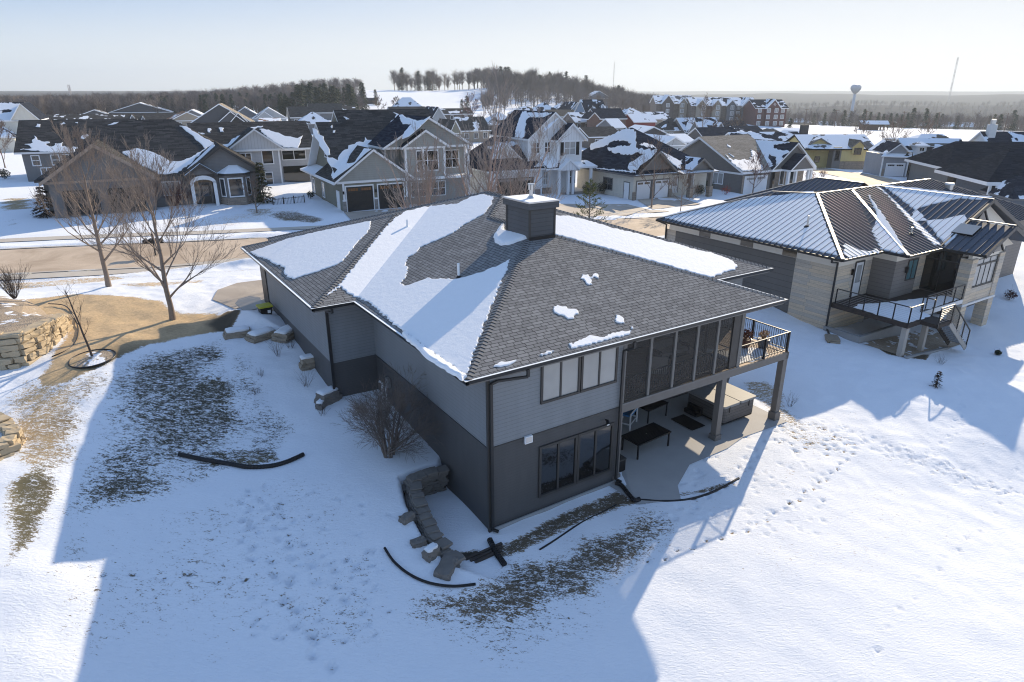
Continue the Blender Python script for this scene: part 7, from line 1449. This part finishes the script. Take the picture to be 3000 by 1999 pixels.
# woods that read as one mass
def mass(name,cells,n,hrange,seed,base=protos,dens=26,con=.0):
    rnd_=np.random.RandomState(seed); V=[];F=[];MI=[]; off=0
    arrs=[]
    for me in base:
        v=np.empty(len(me.vertices)*3); me.vertices.foreach_get('co',v); arrs.append((v.reshape(-1,3),[tuple(p.vertices) for p in me.polygons]))
    # thin the prototypes
    thin=[]
    for v,f in arrs:
        f=[q for i,q in enumerate(f) if i%3==0]; used=sorted({a for q in f for a in q}); mp={a:i for i,a in enumerate(used)}; thin.append((v[used],[tuple(mp[a] for a in q) for q in f]))
    for i in range(n):
        az_,D=cells(rnd_); x,y=D*math.sin(az_),D*math.cos(az_); v,f=thin[rnd_.randint(len(thin))]; s=rnd_.uniform(*hrange)/14; c,s_=math.cos(i),math.sin(i)
        V.append((v@np.array([[c,s_,0],[-s_,c,0],[0,0,1]])*s*np.array([1.25,1.25,1]))+0); V[-1][:,0]+=x; V[-1][:,1]+=y; MI.append((x,y,len(V[-1])))
        F+= [tuple(a+off for a in q) for q in f]; off+=len(v)
    xs=np.array([m_[0] for m_ in MI]);ys=np.array([m_[1] for m_ in MI]); zs=base_z(xs,ys)
    for k,(vv,z) in enumerate(zip(V,zs)): vv[:,2]+=z
    me=bpy.data.meshes.new(name); me.from_pydata(np.concatenate(V).tolist(),[],F); me.materials.append(M['ftwig']); me.update(); o=bpy.data.objects.new(name,me); COL.objects.link(o); o['kind']='stuff'; return o
pa=lambda px: math.atan((px-1176)*K/2055)
tag(mass('left_woods',lambda r:(pa(r.uniform(-60,830)),r.uniform(345,560)),1500,(6.5,9.5),1),'mass of bare brown woodland along the left horizon','woods')
tag(mass('hill_woods',lambda r:(pa(r.uniform(1110,1560)),r.uniform(520,700)),500,(9,13),2),'bare wood filling the hill behind its front trees','woods')
tag(mass('slope_woods',lambda r:(pa(r.uniform(1120,1600)),r.uniform(400,540)),420,(7,12),5),'bare wood on the near slope of the hill','woods')
tag(mass('right_woods',lambda r:(pa(r.uniform(1480,2420)),430+700*r.rand()**1.3),1500,(6,9),3),'mass of bare woodland beyond the apartments and sports field','woods')
tag(mass('far_woods',lambda r:(pa(r.uniform(1500,2420)),r.uniform(1100,2000)),900,(8,13),4),'hazy wooded valley below the distant ridge','woods')
# ------------------------------------------------------------ distant things
def dirD(px,D): a=pa(px); return D*math.sin(a),D*math.cos(a)
x,y=dirD(1965,1200); zt=H+ray(1965,194).z/math.hypot(ray(1965,194).x,ray(1965,194).y)*1200
wm=plain('water_tower_paint',(.36,.44,.55),.5,0,.1,.05); t=thing('water_tower','pale blue pedestal water tower standing above the woods at the right','water tower',(x,y,0)); zb_=tz0(x,y); mb=MB()
mb.tube([(0,0,zt-13.5),(0,0,zt-11),(0,0,zt-7),(0,0,zt-3.5),(0,0,zt-1),(0,0,zt)],[2.0,4.6,7.4,7.6,5.4,.6],wm,24); mb.build('tank',t,smooth=True); mb=MB(); mb.tube([(0,0,zb_-1),(0,0,zb_+8),(0,0,zt-13.2)],[4.0,2.3,1.9],wm,18); mb.build('pedestal',t,smooth=True)
def mast(px,D,ytop,ybase,w_,lab,col):
    x,y=dirD(px,D); k=math.hypot(ray(px,ytop).x,ray(px,ytop).y); z1=H+ray(px,ytop).z/k*D; z0=tz0(x,y); mb=MB()
    for a in range(3):
        q=Vector((math.cos(a*2.1)*w_,math.sin(a*2.1)*w_,0)); mb.beam(q+Vector((0,0,z0)),q+Vector((0,0,z1)),w_*.3,w_*.3,col)
    n=int((z1-z0)/(w_*5)); 
    for i in range(n):
        z_=z0+(z1-z0)*i/n; 
        for a in range(3): b=(a+1+i)%3; mb.beam(Vector((math.cos(a*2.1)*w_,math.sin(a*2.1)*w_,z_)),Vector((math.cos(b*2.1)*w_,math.sin(b*2.1)*w_,z_+(z1-z0)/n)),w_*.2,w_*.2,col)
    o=mb.build('radio_mast'); o.location=(x,y,0); tag(o,lab,'radio mast')
mm=plain('mast_paint',(.4,.38,.4),.6); mast(2184,2600,132,212,2.2,'tall lattice radio mast on the right horizon',mm); mast(1408,1400,142,175,.8,'short radio mast rising above the hill wood',mm); mast(160,1500,195,225,2.,'faint lattice pylon above the left woods',mm)
def local(px,py,h=0,az=90): p=hit(px,py,h); return p
# shelter, blue building, playground, goal posts, fence poles on the field
p=hit(2010,300); fr=Frame('park_shelter','open timber park shelter with snowy roof on the sports field','shelter',p.x,p.y,tz0(p.x,p.y),100)
bw=plain('shelter_timber',(.10,.06,.045),.8); wbox(fr,-5.5,1.5,0,6,0,2.6,bw); gable_x(fr,-6.5,6.,-.7,6.7,2.7,4.3,M['sh_grey3'],M['trim_dk'])
for x_ in (2.5,4,5.4):
    for y_ in (0.2,5.8): mb=MB(); mb.box(x_-.15,x_+.15,y_-.15,y_+.15,0,2.7,bw); mb.build('post',fr.t)
bl=plain('bright_blue_fence',(.03,.20,.52),.6); p=hit(2050,287); t=thing('dugout_screen','long bright blue screen along the sports field','screen',(p.x,p.y,tz0(p.x,p.y)),.1); mb=MB(); mb.box(-9.5,9.5,-.3,.3,0,3.0,bl); mb.box(-12,2,2,2.4,0,4.2,bl); mb.build('screen',t)
for k in range(4): mb=MB(); mb.cyl(-8+k*5,0,3,4.6,.2,.2,M['black'],6); mb.build('lamp',t)
p=hit(1990,284); t=thing('tan_kiosk','low tan walled kiosk left of the blue screen','kiosk',(p.x,p.y,tz0(p.x,p.y)),.1); mb=MB(); mb.box(-5,5,-2,2,0,2.6,wallm['tan']); mb.build('wall',t); mb=MB(); mb.box(-5.5,5.5,-2.5,2.5,2.6,3,M['offwhite']); mb.build('roof',t)
redp=plain('playground_red',(.42,.03,.05),.5); p=hit(2172,296); t=thing('playground','red playground climbing frame with slides on the sports field','playground',(p.x,p.y,tz0(p.x,p.y)),.2)
for k,(a,h_) in enumerate(((-3,2.2),(0,2.8),(3,3.4))):
    mb=MB(); 
    for sx in (-1,1):
        for sy in (-1,1): mb.box(a+sx*.9-.08,a+sx*.9+.08,sy*.9-.08,sy*.9+.08,0,h_+1.2,redp)
    mb.box(a-1,a+1,-1,1,h_-1.2,h_-1.,redp); mb.tube([(a,0,h_+1.2),(a,0,h_+2.1)],[1.3,.05],redp,4); mb.build('tower',t)
mb=MB(); mb.beam((-4,-1,1.),(-7,-1,.1),.8,.12,redp); mb.build('slide',t); mb=MB(); mb.beam((4,0,2),(7.5,0,.2),.8,.12,redp); mb.build('slide',t)
for k in range(4): mb=MB(); mb.beam((-9-k*2.2,0,0),(-8.4-k*2.2,0,2.2),.1,.1,M['white']); mb.beam((-7.8-k*2.2,0,0),(-8.4-k*2.2,0,2.2),.1,.1,M['white']); mb.build('swing_frame',t)
a=hit(2243,293);b=hit(2273,292); D_=Vector((b.x-a.x,b.y-a.y,0)); c=(a+b)/2; mb=MB(); z_=tz0(c.x,c.y); e=D_.normalized()*2.8; c=Vector((c.x,c.y,0)); mb.beam(c+Vector((0,0,z_)),c+Vector((0,0,z_+2.2)),.28,.28,M['white']); mb.beam(c-e*1.0+Vector((0,0,z_+2.2)),c+e*1.0+Vector((0,0,z_+2.2)),.22,.22,M['white'])
for s in (-1,1): mb.beam(c+e*s+Vector((0,0,z_+2.2)),c+e*s*1.12+Vector((0,0,z_+6.6)),.18,.18,M['white'])
tag(mb.build('goal_posts'),'white american football goal posts on the field at the right','goal posts')
gP='utility poles along the far side of the field'; prev=None
for px in (1860,1930,2000,2088,2170,2330):
    x,y=dirD(px,400); z_=tz0(x,y); t=thing('utility_pole','wooden utility pole on the far side of the sports field','utility pole',(x,y,z_),0,gP); mb=MB(); mb.cyl(0,0,0,8.5,.16,.1,bw,6); mb.build('pole',t); mb=MB(); mb.beam((-1,0,8),(1,0,8),.15,.15,bw); mb.build('crossarm',t)
cabm=plain('cabin_brown',(.06,.045,.04),.8); x,y=dirD(847,430); t=thing('hill_cabin','small dark cabin at the top of the snowy slope','cabin',(x,y,tz0(x,y)),.2); mb=MB(); mb.box(-4.5,4.5,-3,3,-1,1.8,cabm); mb.build('wall',t); mb=MB(); slab(mb,[(-5,-3.5,1.8),(5,-3.5,1.8),(5,0,3.2),(-5,0,3.2)],.2,M['sh_dark'],cabm); slab(mb,[(-5,0,3.2),(5,0,3.2),(5,3.5,1.8),(-5,3.5,1.8)],.2,M['sh_dark'],cabm); mb.build('roof',t)
# white roofs glinting through the far woods
for i in range(46):
    px=rnd.uniform(1800,2353); D=rnd.uniform(520,900); x,y=dirD(px,D); t=thing('house','tiny snow roofed house half hidden in the distant woods','house',(x,y,tz0(x,y)),rnd.uniform(0,3),'tiny houses in the distant woods'); mb=MB(); mb.box(-6,6,-4,4,0,3.5,wallm['tan']); mb.build('wall',t); mb=MB(); slab(mb,[(-6.5,-4.5,3.5),(6.5,-4.5,3.5),(6.5,0,6),(-6.5,0,6)],.3,M['snow'],M['white']); slab(mb,[(-6.5,0,6),(6.5,0,6),(6.5,4.5,3.5),(-6.5,4.5,3.5)],.3,M['snow'],M['white']); mb.build('roof',t)
# ------------------------------------------------------------ the air
bm=bmesh.new(); bmesh.ops.create_cube(bm,size=1); zmin=float(ZZ.min())-1; ztop=160.
for v in bm.verts: v.co=((GX[0]+GX[-1])/2+v.co.x*(GX[-1]-GX[0]+60),(GY[0]+GY[-1])/2+v.co.y*(GY[-1]-GY[0]+60),(zmin+ztop)/2+v.co.z*(ztop-zmin))
me=bpy.data.meshes.new('haze'); bm.to_mesh(me); bm.free(); hz=bpy.data.objects.new('haze',me); COL.objects.link(hz); hz['kind']='stuff'
m=bpy.data.materials.new('haze_air'); m.use_nodes=True; nt_=m.node_tree; nt_.nodes.remove(nt_.nodes['Principled BSDF']); pv=nt_.nodes.new('ShaderNodeVolumePrincipled'); pv.inputs['Color'].default_value=(.78,.88,1,1); pv.inputs['Density'].default_value=.00021; pv.inputs['Anisotropy'].default_value=.25
nt_.links.new(pv.outputs[0],nt_.nodes['Material Output'].inputs['Volume']); me.materials.append(m)
